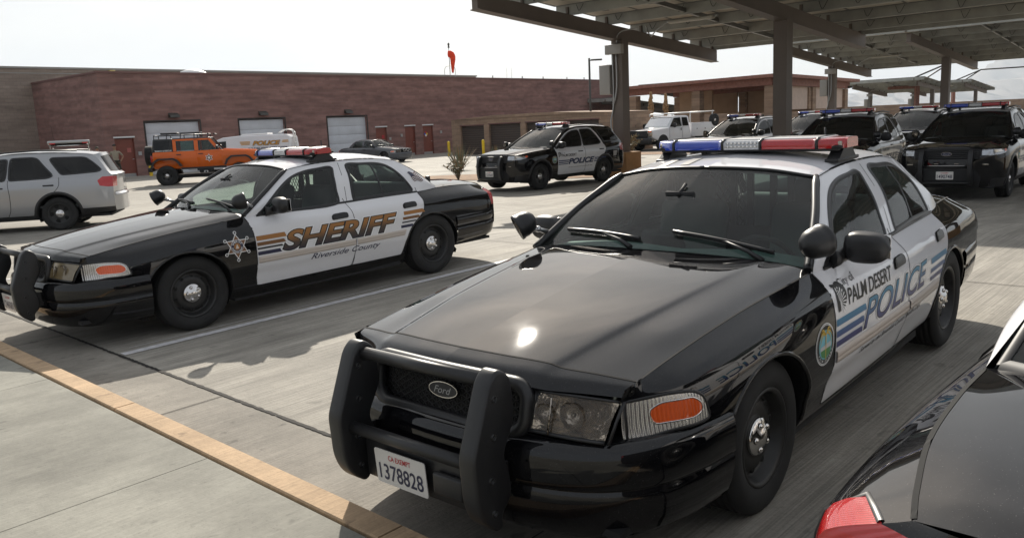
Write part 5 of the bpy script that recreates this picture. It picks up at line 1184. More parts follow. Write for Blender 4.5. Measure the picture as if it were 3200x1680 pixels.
M['capm'] = mat('metal_coping', (.17, .085, .075), .6); M['tcap'] = mat('grey_coping', (.30, .29, .27), .6); M['redd_door'] = mat('red_brown_door', (.20, .055, .035), .55, noise=(3, .08)); M['gdoor'] = mat('white_sectional_door', (.62, .64, .68), .55, noise=(2, .05)); M['frame_d'] = mat('dark_frame', (.03, .025, .022), .6); M['lampm'] = mat('bronze_lamp', (.05, .048, .042), .5); M['wht'] = mat('white_metal', (.75, .75, .74), .45); M['rollup'] = mat('brown_roll_up', (.065, .048, .04), .6); M['yellow'] = mat('safety_yellow', (.75, .50, .01), .5, noise=(4, .12)); M['galv'] = mat('galvanised', (.42, .43, .43), .45, .6)
def frame(o, ax, up=Vector((0, 0, 1))):
    """local x along ax, local y outwards (to the viewer's side), z up"""
    a = ax.normalized(); n = Vector((a.y, -a.x, 0)); m_ = Matrix.Identity(4)
    for i in range(3): m_[i][0], m_[i][1], m_[i][2], m_[i][3] = a[i], -n[i], up[i], o[i]
    return m_
C0 = Vector((-21.73, 45.71, -.10))
def wall_box(g, x0, x1, y0, y1, z0, z1, mt=0): return g.bb((x0, y0, z0), (x1, y1, z1), mt)
# local frame: x along AX, y = away from the viewer (into the building)
FB = frame(C0, AX)
bd = thing('brick_building', 'long red brick garage building with three white doors along the back of the lot', 'building', M=FB)
def openings(L_, H, ops, depth, y0=0):
    """wall slab with rectangular openings: ops = (x0, x1, z0, z1)"""
    g = G(); xs_ = sorted({0, L_, *[o[0] for o in ops], *[o[1] for o in ops]}); zs_ = sorted({-.3, H, *[o[2] for o in ops], *[o[3] for o in ops]})
    for a, b in zip(xs_[:-1], xs_[1:]):
        run = None
        for c, d in zip(zs_[:-1], zs_[1:]):
            hole = any(o[0] <= a+1e-6 and b <= o[1]+1e-6 and o[2] <= c+1e-6 and d <= o[3]+1e-6 for o in ops)
            if not hole: run = (run[0], d) if run else (c, d)
            if (hole or d == zs_[-1]) and run: g.bb((a, y0, run[0]), (b, y0+depth, run[1])); run = None
    return g
LB = 50.0; HB = 5.66
gar = [(2.32, 5.58), (8.18, 11.40), (14.75, 18.08)]; drs = [(.52, 1.60), (18.84, 19.86), (21.58, 22.58), (23.36, 24.40)]
ops = [(a, b, -.1, 3.00) for a, b in gar]+[(a, b, -.1, 2.18) for a, b in drs]
g = openings(LB, HB, ops, .30); g.bb((0, .30, -.3), (.30, 9.3, HB)); g.bb((.3, 8.9, -.3), (LB, 9.25, HB-.05)); g.bb((LB-.3, .3, -.3), (LB, 8.9, HB)); g.obj('wall', M['brick'], bd)
g = G().bb((-.04, -.04, HB+.002), (LB, .36, HB+.10)).bb((-.04, .36, HB+.002), (.34, 9.28, HB+.10)); g.obj('coping', M['capm'], bd); G().bb((.3, .3, 5.1), (LB-.3, 8.9, 5.2)).obj('roof', M['tcap'], bd)
for a, b in gar:
    d = G(); 
    for k in range(5): d.rbox(((a+b)/2, .17, .29+.592*k), (b-a-.02, .05, .583), .006)
    d = d.obj('garage_door', M['gdoor'], bd); q = G().bb((a-.09, -.02, -.1), (a-.002, .05, 3.08)).bb((b+.002, -.02, -.1), (b+.09, .05, 3.08)).bb((a-.002, -.02, 3.002), (b+.002, .05, 3.08)); q.obj('frame', M['frame_d'], d)
    w = bpy.data.objects.new('wall_lamp', None)
    m0 = (a+b)/2+.05; G().add([(m0-.28, -.02, 3.22), (m0+.28, -.02, 3.22), (m0+.28, -.02, 3.48), (m0-.28, -.02, 3.48), (m0-.28, -.30, 3.22), (m0+.28, -.30, 3.22), (m0+.28, -.22, 3.36), (m0-.28, -.22, 3.36)], [(0, 1, 5, 4), (4, 5, 6, 7), (7, 6, 2, 3), (0, 4, 7, 3), (1, 2, 6, 5)]).obj('wall_lamp', M['lampm'], bd)
for i, (a, b) in enumerate(drs):
    d = G().bb((a+.03, .12, -.08), (b-.03, .17, 2.14)).obj('door', M['redd_door'], bd); G().bb((a-.05, -.015, 2.18), (b+.05, .06, 2.26)).obj('lintel', M['wht'], bd)
    G().bb((a+.0, .05, -.08), (a+.03, .12, 2.17)).bb((b-.03, .05, -.08), (b, .12, 2.17)).obj('frame', M['redd_door'], d); G().bb((b-.16, .06, .98), (b-.08, .12, 1.02)).obj('handle', M['steel'], d); G().bb((a+.05, .112, -.06), (b-.05, .119, .22)).obj('kick_plate', M['galv'], d)
    if i in (0, 1): G().bb((b-.40, .105, 1.38), (b-.18, .119, 1.62)).obj('notice', M['redd'] if i else mat('faded_red_notice', (.42, .12, .10), .6), d)
    if i == 3:
        g = G(); c = ((a+b)/2-.14, .112, 1.55); s = .11
        for (dx, dz), mi in (((0, s), 0), ((-s, 0), 1), ((s, 0), 2), ((0, -s), 3)): g.add([(c[0]+dx-s*.97, c[1], c[2]+dz), (c[0]+dx, c[1], c[2]+dz-s*.97), (c[0]+dx+s*.97, c[1], c[2]+dz), (c[0]+dx, c[1], c[2]+dz+s*.97)], [(0, 1, 2, 3)], mi)
        g.obj('hazard_diamond', [M['redd'], mat('hazard_blue', (.02, .08, .4), .5), mat('hazard_yellow', (.7, .5, .02), .5), M['whited']], d)
for x, z in ((1.83, 1.25), (20.1, 1.3), (21.2, 1.5), (25.2, 1.6)): G().bb((x-.09, -.05, z-.06), (x+.09, -.002, z+.14)).obj('entry_keypad', M['galv'], bd)
g = G(); 
for x in (31.5, 35.2, 38.0, 41.4, 44.0): g.tube([(x, .1, HB+.1), (x, .1, HB+.28)], .05, 6)
g.obj('roof_vent', M['galv'], bd); G().tube([(33.3, .15, HB+.1), (33.3, .15, HB+.95)], .012, 5).tube([(33.9, .15, HB+.1), (33.9, .15, HB+.95)], .012, 5).obj('antenna', M['galv'], bd)
G().ball((6.6, 2.0, HB+.05), (1.0, .6, .42), 14, 8).obj('skylight', M['wht'], bd)
tb = thing('taupe_building', 'taller taupe block building rising behind the red brick garage', 'building', M=frame(C0-EX*9.3, AX))
G().bb((-26, 0, -.3), (39.2, .3, 6.60)).bb((38.9, .3, -.3), (39.2, 16, 6.4)).bb((-26, 15.7, -.3), (38.9, 16, 6.4)).obj('wall', M['taupe'], tb); G().bb((-26, -.05, 6.602), (39.3, .36, 6.72)).obj('coping', M['tcap'], tb); G().bb((-26, -.02, 6.30), (39.3, -.001, 6.36)).obj('string_course', M['tcap'], tb); G().bb((-25.9, .3, 6.0), (38.9, 15.6, 6.1)).obj('roof', M['tcap'], tb)
g = G().rbox((4.85, -.20, 6.42), (.34, .28, .30), .02, 0).rbox((4.85, -.2, 6.10), (.42, .26, .26), .02, 1).tube([(4.72, -.02, 6.0), (4.72, -.02, 5.75)], .03, 6, 1).tube([(4.98, -.02, 6.0), (4.98, -.02, 5.75)], .03, 6, 1); g.obj('flood_lamp', [mat('amber_lamp_box', (.50, .38, .12), .5), M['galv']], tb)
ws = thing('windsock', 'orange windsock hanging limp on a short roof mast', 'windsock', (-4.85, 78.2, 6.05))
G().tube([(0, 0, 0), (0, 0, 3.3)], .035, 8).obj('mast', M['galv'], ws)
G().ball((0, 0, 3.25), (.10, .10, .16), 8, 6).tube([(0, 0, 2.95), (0, 0, 3.1)], .09, 8).obj('mast_light', M['lampm'], ws)
pth = spline([(-.05, 0, 2.42), (.18, -.05, 2.38), (.32, -.05, 2.1), (.30, 0, 1.6), (.27, 0, 1.05), (.26, 0, .72)], 14); G().tube(pth, [.30, .31, .30, .28, .26, .24, .22, .20, .18, .16, .14, .12, .10, .08], 12).obj('sock', mat('windsock_orange', (.80, .055, .012), .8, noise=(6, .2)), ws)
g = G(); 
for s in (-.48, .48): g.tube(spline([(s, 0, 0), (s, 0, 1.05), (s*.7, 0, 1.3), (0, 0, 1.36)], 12), .025, 6)
g.tube([(-.48, 0, .25), (.48, 0, .25)], .02, 6); g.obj('guard_frame', M['galv'], ws)
# storage block with roll-up doors
sb = thing('storage_block', 'low tan storage block with dark roll up doors in front of the brick wall', 'building', M=frame(Vector((-3.72, 58.2, -.10)), EX))
sops = [(.85, 3.05, -.1, 1.98), (3.50, 6.25, -.1, 2.02), (6.7, 9.4, -.1, 2.02), (9.85, 12.4, -.1, 2.02)]
openings(13.0, 2.42, sops, .25).bb((0, .25, -.3), (.25, 5, 2.42)).bb((12.75, .25, -.3), (13, 5, 2.42)).bb((.25, 4.75, -.3), (12.75, 5, 2.4)).obj('wall', M['tan'], sb)
G().add([(-.05, -.06, 2.422), (4, -.06, 2.60), (9, -.06, 2.60), (13.05, -.06, 2.422), (-.05, 5.05, 2.422), (4, 5.05, 2.6), (9, 5.05, 2.6), (13.05, 5.05, 2.422)], [(0, 1, 5, 4), (1, 2, 6, 5), (2, 3, 7, 6), (0, 3, 2, 1), (4, 5, 6, 7)]).obj('roof', M['tan'], sb)
for a, b, c, d in sops:
    g = G(); 
    for k in range(14): g.rbox(((a+b)/2, .18, .0+.148*k), (b-a-.01, .03, .142), .01)
    q = g.obj('roll_up_door', M['rollup'], sb); G().bb((a-.05, -.02, d), (b+.05, .05, d+.07)).obj('lintel', M['capm'], q)
for i, (x, y, h, lb) in enumerate(((-19.55, 46.0, 1.12, 'yellow steel bollard at the first garage door behind the orange off-road vehicle'), (-3.86, 56.4, 1.0, 'yellow bollard in front of the left end of the tan storage block'), (-1.46, 53.2, 1.05, 'yellow bollard showing above the hood of the police utility vehicle'))):
    o = G().lathe([(.001, h), (.05, h-.01), (.085, h-.05), (.09, h-.1), (.09, -.1)], None, 16).obj('bollard', M['yellow']); o.location = (x, y, -.06); o['label'] = lb; o['category'] = 'bollard'; o['group'] = 'yellow bollards along the buildings'
sl_ = thing('street_lamp', 'slim dark lamp post with a flat arm in front of the brick building', 'lamp post', (5.28, 52, -.05)); G().tube([(0, 0, 0), (0, 0, 5.65)], [.075, .06], 10).obj('pole', M['lampm'], sl_); G().rbox((.42, -.1, 5.53), (.70, .30, .09), .03).tube([(0, 0, 5.5), (.2, -.05, 5.53)], .03, 6).obj('lamp_head', M['lampm'], sl_)
# ------------------------------------------------------------------ pavilion
M['stucco'] = mat('pink_beige_stucco', (.60, .475, .40), .9, noise=(3, .06)); M['tanst'] = mat('tan_screen_wall', (.42, .30, .205), .9, noise=(2, .08)); M['fascia'] = mat('red_brown_fascia', (.26, .12, .09), .7, noise=(5, .2))
K = Vector((18.35, 58.0, -.05)); PVH = -.15; pv = thing('pavilion', 'open tan pavilion with stone columns and red brown roof edge', 'pavilion', M=Matrix.Translation(K))
def pp(u, v, z): q = -EX*u+AX*v; return Vector((q.x, q.y, z))      # u to the left along the front, v to the back along the right side
def pbox(g, u0, u1, v0, v1, z0, z1, mt=0):
    g.add([pp(u, v, z) for u in (u0, u1) for v in (v0, v1) for z in (z0, z1)], [(0, 1, 3, 2), (4, 6, 7, 5), (0, 4, 5, 1), (2, 3, 7, 6), (0, 2, 6, 4), (1, 5, 7, 3)], mt); return g
def zt(u, v): return 4.60+PVH-.010*u-.016*v
g = G(); RP = [(-.9, -.9), (12.3, -.9), (12.3, 14.5), (-.9, 14.5)]
g.add([pp(u, v, zt(u, v)) for u, v in RP]+[pp(u, v, zt(u, v)-.22) for u, v in RP], [(0, 1, 2, 3), (7, 6, 5, 4), (0, 4, 5, 1), (1, 5, 6, 2), (2, 6, 7, 3), (3, 7, 4, 0)]); g.obj('roof', M['fascia'], pv)
g = G()
for (u0, v0), (u1, v1) in (((-.1, -.1), (11.6, -.1)), ((-.1, -.1), (-.1, 14)), ((-.1, 6.8), (11.6, 6.8))):
    a, b = (u0, v0), (u1, v1); d = .18
    vs_ = []
    for (u, v) in (a, b):
        for s in (-d, d):
            for z in (zt(u, v)-.70, zt(u, v)-.225): vs_.append(pp(u+(0 if u0 != u1 else s), v+(s if u0 != u1 else 0), z))
    g.add(vs_, [(0, 1, 3, 2), (4, 6, 7, 5), (0, 4, 5, 1), (2, 3, 7, 6), (0, 2, 6, 4), (1, 5, 7, 3)])
g.obj('beam', M['fascia'], pv)
for u, v in ((.15, .15), (5.75, .15), (11.2, .15), (.15, 7.0), (5.4, 7.0), (.15, 13.6), (11.2, 7.0)):
    c = G(); pbox(c, u-.33, u+.33, v-.33, v+.33, -.1, zt(u, v)-.72); c.obj('column', M['tan'], pv)
c = G(); pbox(c, .5, 5.3, 6.9, 7.1, 1.9, 3.9); c.obj('screen_wall', M['tanst'], pv); c = G(); pbox(c, 6.0, 11, 6.9, 7.1, 2.0, 3.9); c.obj('screen_wall', M['tanst'], pv); c = G(); pbox(c, 6.1, 8.9, 3.0, 3.2, 2.0, 3.75); c.obj('screen_wall', M['tanst'], pv)
c = G(); pbox(c, .02, .18, .5, 13.3, 2.05, 4.2); c.obj('side_wall', M['stucco'], pv); c = G(); pbox(c, -.08, .02, 6.2, 6.75, 2.05, 3.6); c.obj('pilaster', M['tan'], pv); c = G(); pbox(c, 1, 9, 13.4, 13.6, -.1, 1.3); c.obj('low_wall', M['tanst'], pv)
for u, v in ((-.35, .2), (-.35, 13.7)): pbox(G(), u-.25, u+.1, v-.15, v+.15, 3.55, 3.72).obj('wall_lamp', M['lampm'], pv)
# ------------------------------------------------------------------ solar carports
M['cpaint'] = mat('taupe_carport_paint', (.135, .108, .09), .55, noise=(1.5, .08)); M['purlin'] = mat('galvanised_purlin', (.34, .345, .32), .5, .25, noise=(2, .15)); M['back'] = mat('panel_backsheet', (.52, .49, .43), .7, noise=(2, .1), ); M['pframe'] = mat('panel_frame', (.20, .20, .19), .45, .5); M['cell'] = mat('panel_face', (.012, .014, .025), .15, coat=1); M['conc'] = mat('tan_pedestal', (.42, .24, .11), .85, noise=(3, .18)); M['boxm'] = mat('grey_cabinet', (.33, .32, .30), .5); M['tubew'] = mat('tube_lamp_housing', (.42, .40, .35), .4)
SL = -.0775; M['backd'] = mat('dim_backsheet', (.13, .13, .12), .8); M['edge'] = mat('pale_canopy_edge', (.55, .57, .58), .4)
def carport(name, label, P0, us, u0, u1, z1=4.39, tl=-6.79, tr=6.46, edge=0, detail=True, purl=None, hole=()):
    """one tilted solar roof on T-shaped frames: P0 first post, us = post stations along EX, deck from u0 to u1"""
    root = thing(name, label, 'carport', M=frame(Vector((P0[0], P0[1], gz(P0[0], P0[1]))), EX))      # local x = EX, local y = AX
    zb = lambda t: z1+SL*t
    for u in us:
        g = G(); 
        vs_ = [(u+s*.10, t, zb(t)+d) for t in (tl, tr) for s in (-1, 1) for d in (0, .42)]
        g.add(vs_, [(0, 1, 3, 2), (4, 6, 7, 5), (0, 4, 5, 1), (2, 3, 7, 6), (0, 2, 6, 4), (1, 5, 7, 3)])
        vs_ = [(u+s*.17, t, zb(t)+d) for t in (tl, tr) for s in (-1, 1) for d in (-.025, .002)]; g.add(vs_, [(0, 1, 3, 2), (4, 6, 7, 5), (0, 4, 5, 1), (2, 3, 7, 6), (0, 2, 6, 4), (1, 5, 7, 3)])
        g.obj('beam', M['cpaint'], root)
        G().bb((u-.2, -.2, .6), (u+.2, .2, zb(0)+.02)).obj('post', M['cpaint'], root)
        if detail:
            G().rbox((u, 0, .34), (.92, .92, .92), .03).obj('pedestal', M['conc'], root)
            G().rbox((u-.02, -.30, z1-.28), (.62, .18, .30), .01).obj('junction_box', M['boxm'], root) if u == us[0] else None
            if u == us[0]:
                G().rbox((u-.42, -.12, z1-1.22), (.42, .40, .95), .015).obj('cabinet', M['boxm'], root)
                G().tube(spline([(u-.12, -.26, z1-.4), (u-.12, -.24, z1-1.6), (u-.16, -.23, z1-2.2), (u-.26, -.23, z1-2.6), (u-.14, -.23, z1-3.4), (u-.10, -.22, .9)], 24), .028, 6).tube(spline([(u+.02, -.26, z1-.4), (u+.02, -.26, z1-1.5), (u-.1, -.25, z1-2.0)], 10), .025, 6).tube(spline([(u+.08, -.3, z1-.1), (u+.10, -.3, z1+.12), (u+.3, -.3, z1+.26), (u+.9, -.3, z1+.28)], 14), .022, 6).obj('conduit', M['galv'], root)
    pts_ = purl or [-7.05, -4.74, -2.65, -.61, 1.41, 3.52, 5.48, 6.39]
    for t in pts_:
        g = G(); z0 = zb(t)+.425
        if detail:
            for a, b in ((0, .012),): g.bb((u0, t-.01, z0), (u1, t+.002, z0+.30))
            g.bb((u0, t+.002, z0), (u1, t+.09, z0+.012)).bb((u0, t+.002, z0+.288), (u1, t+.09, z0+.30))
        else: g.bb((u0, t-.03, z0), (u1, t+.03, z0+.26))
        pu = g.obj('purlin', M['purlin'], root)
        if detail:
            c = G()
            for u in us: c.bb((u-.10, t-.06, z0-.004), (u-.02, t-.011, z0+.24))
            c.obj('cleat', M['cpaint'], pu)
    # modules: one course between two purlins
    rows = list(zip(pts_[:-1], pts_[1:])); sub = []
    for a, b in rows:
        k = 2 if b-a > 1.8 else 1; 
        for j in range(k): sub.append((a+(b-a)*j/k, a+(b-a)*(j+1)/k))
    for a, b in sub:
        g = G(); za, zb_ = zb(a)+.742, zb(b)+.742; n = max(1, int(round((u1-u0)/(1.66 if detail else 4)))); w = (u1-u0)/n
        g.add([(u0, a+.01, za), (u1, a+.01, za), (u1, b-.01, zb_), (u0, b-.01, zb_)], [(3, 2, 1, 0)], 0); g.add([(u0, a+.01, za+.035), (u1, a+.01, za+.035), (u1, b-.01, zb_+.035), (u0, b-.01, zb_+.035)], [(0, 1, 2, 3)], 2)
        for q, (y0, y1) in enumerate(((a+.01, a+.045), (b-.045, b-.01))):
            zz = za if q == 0 else zb_; g.bb((u0, y0, zz-.012), (u1, y1, zz+.038), 1)
        if detail:
            for i in range(n+1): 
                x = u0+i*w; g.add([(x+s, y, z+d) for y, z in ((a+.045, za), (b-.045, zb_)) for s in (-.03, .03) for d in (-.014, .002)], [(0, 1, 3, 2), (4, 6, 7, 5), (0, 4, 5, 1), (2, 3, 7, 6), (0, 2, 6, 4), (1, 5, 7, 3)], 1)
            for i in range(n): g.bb((u0+(i+.5)*w-.10, a+.30, za-.045), (u0+(i+.5)*w+.10, a+.45, za-.012), 3)
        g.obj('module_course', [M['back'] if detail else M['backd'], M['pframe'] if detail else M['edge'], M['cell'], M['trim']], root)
    if detail:
        br = G()
        for ua, ub in zip(us[:-1], us[1:]):
            um = (ua+ub)/2; vs_ = [(um+s*.04, t, zb(t)+d) for t in (tl+.05, tr-.1) for s in (-1, 1) for d in (.44, .56)]
            for ta, tb in zip(pts_[:-1], pts_[1:]): br.add([(um+s*.04, t, zb(t)+d) for t in (ta+.01, tb-.02) for s in (-1, 1) for d in (.47, .60)], [(0, 1, 3, 2), (4, 6, 7, 5), (0, 4, 5, 1), (2, 3, 7, 6), (0, 2, 6, 4), (1, 5, 7, 3)])
        br.obj('bridging', M['pframe'], root)
        cb = G(); r = random.Random(3)
        for t in pts_[1:-1]:
            u = u0+.8
            while u < u1-1: 
                cb.tube(spline([(u, t-.05, zb(t)+.70), (u+.12, t-.08, zb(t)+.48+r.uniform(-.06, .06)), (u+.26, t-.05, zb(t)+.70)], 8), .008, 4); u += r.uniform(.9, 2.2)
        cb.obj('cable', M['trim'], root)
    return root
PA = (3.85, 27.94); PB = (19.47, 50.22)
carport('solar_carport', 'near solar carport on taupe steel frames sheltering the black police vehicles', PA, [0, 5.53, 17.5], -.50, 21.0)
carport('solar_carport', 'second solar carport standing beyond the near one at the right', PB, [0, 6.15, 12.3], -.45, 16.0)
for i, (x, y, u1, lb) in enumerate(((44, 104, 9, 'distant solar canopy with its pale edge just right of the pavilion'), (58, 122, 10, 'far solar canopy behind the unfinished brace frame'), (17.5, 86, 14, 'dim solar canopy seen through the pavilion'), (8.0, 88, 9, 'dark solar canopy left of the pavilion'), (92, 128, 16, 'solar canopy with white edge at the far right'))):
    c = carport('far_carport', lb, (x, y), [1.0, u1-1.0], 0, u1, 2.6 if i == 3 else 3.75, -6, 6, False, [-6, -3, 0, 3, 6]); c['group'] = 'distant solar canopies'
def tube_light(label, P0, u, t, z, L_=1.75):
    o = thing('tube_light', label, 'light fitting', M=frame(Vector((P0[0], P0[1], 0)), EX) @ Matrix.Translation((u, t, z))); G().rbox((0, 0, 0), (L_, .17, .09), .03).obj('housing', M['tubew'], o); G().tube([(-L_/2, 0, .02), (-L_/2-.1, 0, .03)], .03, 6).tube([(L_/2, 0, .02), (L_/2+.12, 0, .03)], .03, 6).obj('end_cap', M['galv'], o)
    G().tube(spline([(-L_/2-.05, 0, .03), (-L_/2-.5, .05, -.18), (-L_/2-.85, .3, -.30), (-L_/2-1.15, .5, .05)], 14), .02, 6).obj('cord', M['galv'], o)
tube_light('long tube lamp slung under the near solar carport', PA, 2.87, -.44, 4.66, 1.5); tube_light('smaller looking tube lamp under the second carport', PB, 3.05, -.35, 4.66, 1.5)
# unfinished brace frames at the right
def brace(label, P, s=1.0):
    o = thing('brace_frame', label, 'steel frame', M=Matrix.Translation(P)); 
    G().bb((-.22, -.22, 0), (.22, .22, 4.35*s)).obj('post', M['fascia'], o); a = Vector((-3.3*s, -1, 4.25*s)); b = Vector((3.4*s, -1.2, 6.8*s)); c = Vector((.1, .2, 4.45*s))
    G().tube([a, b], .09, 6).tube([c, b], .08, 6).tube([b, b+Vector((9*s, -1.5, .1))], .10, 6).obj('brace', M['frame_d'], o); G().bb((-3.9*s, -1.15, 3.9*s), (-.8*s, -.85, 4.25*s)).obj('beam', M['fascia'], o)
brace('thin dark triangular brace frame rising above the far canopies', (49.3, 101, 0)); brace('second smaller triangular brace frame farther right', (68, 128, 0), 1.0)
fw = thing('boundary_wall', 'long low red brown boundary wall across the far right of the lot', 'wall'); g = G(); 
for a, b in (((20, 141), (120, 122)),): 
    d = Vector((b[0]-a[0], b[1]-a[1], 0)); n = Vector((d.y, -d.x, 0)).normalized()*.15; g.add([(*(Vector((*q, 0))+n*s).to_2d(), z) for q in (a, b) for s in (-1, 1) for z in (-.3, 2.25)], [(0, 1, 3, 2), (4, 6, 7, 5), (0, 4, 5, 1), (2, 3, 7, 6), (0, 2, 6, 4), (1, 5, 7, 3)])
g.obj('wall', M['tan'], fw)
# mountains
def ridge(name, x0, x1, y, hs, depth, seed, m_):
    r = np.random.RandomState(seed); n = 160; X = np.linspace(x0, x1, n); base = np.interp(X, np.linspace(x0, x1, len(hs)), hs); h = base+sum(r.randn(len(base))[np.clip((np.arange(n)*0).astype(int), 0, 0)]*0 for _ in range(1))
    for oc in range(1, 6):
        k = 4*2**oc; h = h*(1+.16/oc*np.interp(np.linspace(0, k, n), np.arange(k+1), r.randn(k+1)))
    P = []
    for i in range(n):
        row = []
        for j, t in enumerate(np.linspace(0, 1, 9)): row.append((X[i]+r.randn()*40, y+depth*(t-.5)+r.randn()*60*(0 < t < 1), -20+h[i]*(1-abs(2*t-1))**.9*(1+.1*r.randn()*(t != .5))))
        P.append(row)
    return G().grid(np.array(P), 0, True).obj(name, m_, kind='structure')
M['mtn'] = mat('desert_rock', (.20, .165, .14), .95, noise=(.004, .3))
ridge('mountain_ridge', 2700, 9500, 9800, [20, 110, 240, 330, 470, 560, 640, 700, 640, 560], 1800, 3, M['mtn']); ridge('mountain_ridge', 1200, 9000, 8200, [10, 60, 110, 130, 200, 230, 260, 330, 300], 1300, 8, M['mtn'])

# the dusty air that fades the mountains
hz = G().bb((-15500, -3000, -1.1), (15500, 13500, 1150)); M['air'] = bpy.data.materials.new('air'); M['air'].use_nodes = True; t = M['air'].node_tree; t.nodes.clear(); o_ = t.nodes.new('ShaderNodeOutputMaterial'); pv_ = t.nodes.new('ShaderNodeVolumePrincipled')
pv_.inputs['Color'].default_value = (.80, .89, 1, 1); pv_.inputs['Density'].default_value = .00010; pv_.inputs['Anisotropy'].default_value = .2; t.links.new(pv_.outputs['Volume'], o_.inputs['Volume'])
hz.obj('haze', M['air'], kind='stuff')
# ================================================================== other vehicles
def prism_y(poly, y0, y1, taper=None):
    """side outline (x, z) extruded across the car from y0 to y1; taper(z) narrows it with height"""
    return G().prism(poly, y1-y0, Matrix.Translation((0, y1, 0)) @ Matrix.Rotation(math.pi/2, 4, 'X'))
def taper(g, z0, z1, k):
    g.v = [(x, y*(1-k*min(1, max(0, (z-z0)/(z1-z0)))), z) for x, y, z in g.v]; return g
def bevelled(g, r=.03, seg=2):
    bm = bmesh.new(); vs_ = [bm.verts.new(q) for q in g.v]
    for f in g.f: bm.faces.new([vs_[i] for i in f])
    bmesh.ops.recalc_face_normals(bm, faces=bm.faces[:]); bmesh.ops.bevel(bm, geom=[e for e in bm.edges if e.calc_face_angle(0) > .5], offset=r, segments=seg, affect='EDGES', profile=.5, clamp_overlap=True)
    bm.verts.index_update(); o = G().add([q.co for q in bm.verts], [[q.index for q in f.verts] for f in bm.faces], 0, True); bm.free(); return o
def pane(poly, y, t=.004):
    return G().prism(poly, t, Matrix.Translation((0, y+(t if y > 0 else 0), 0)) @ Matrix.Rotation(math.pi/2, 4, 'X'))
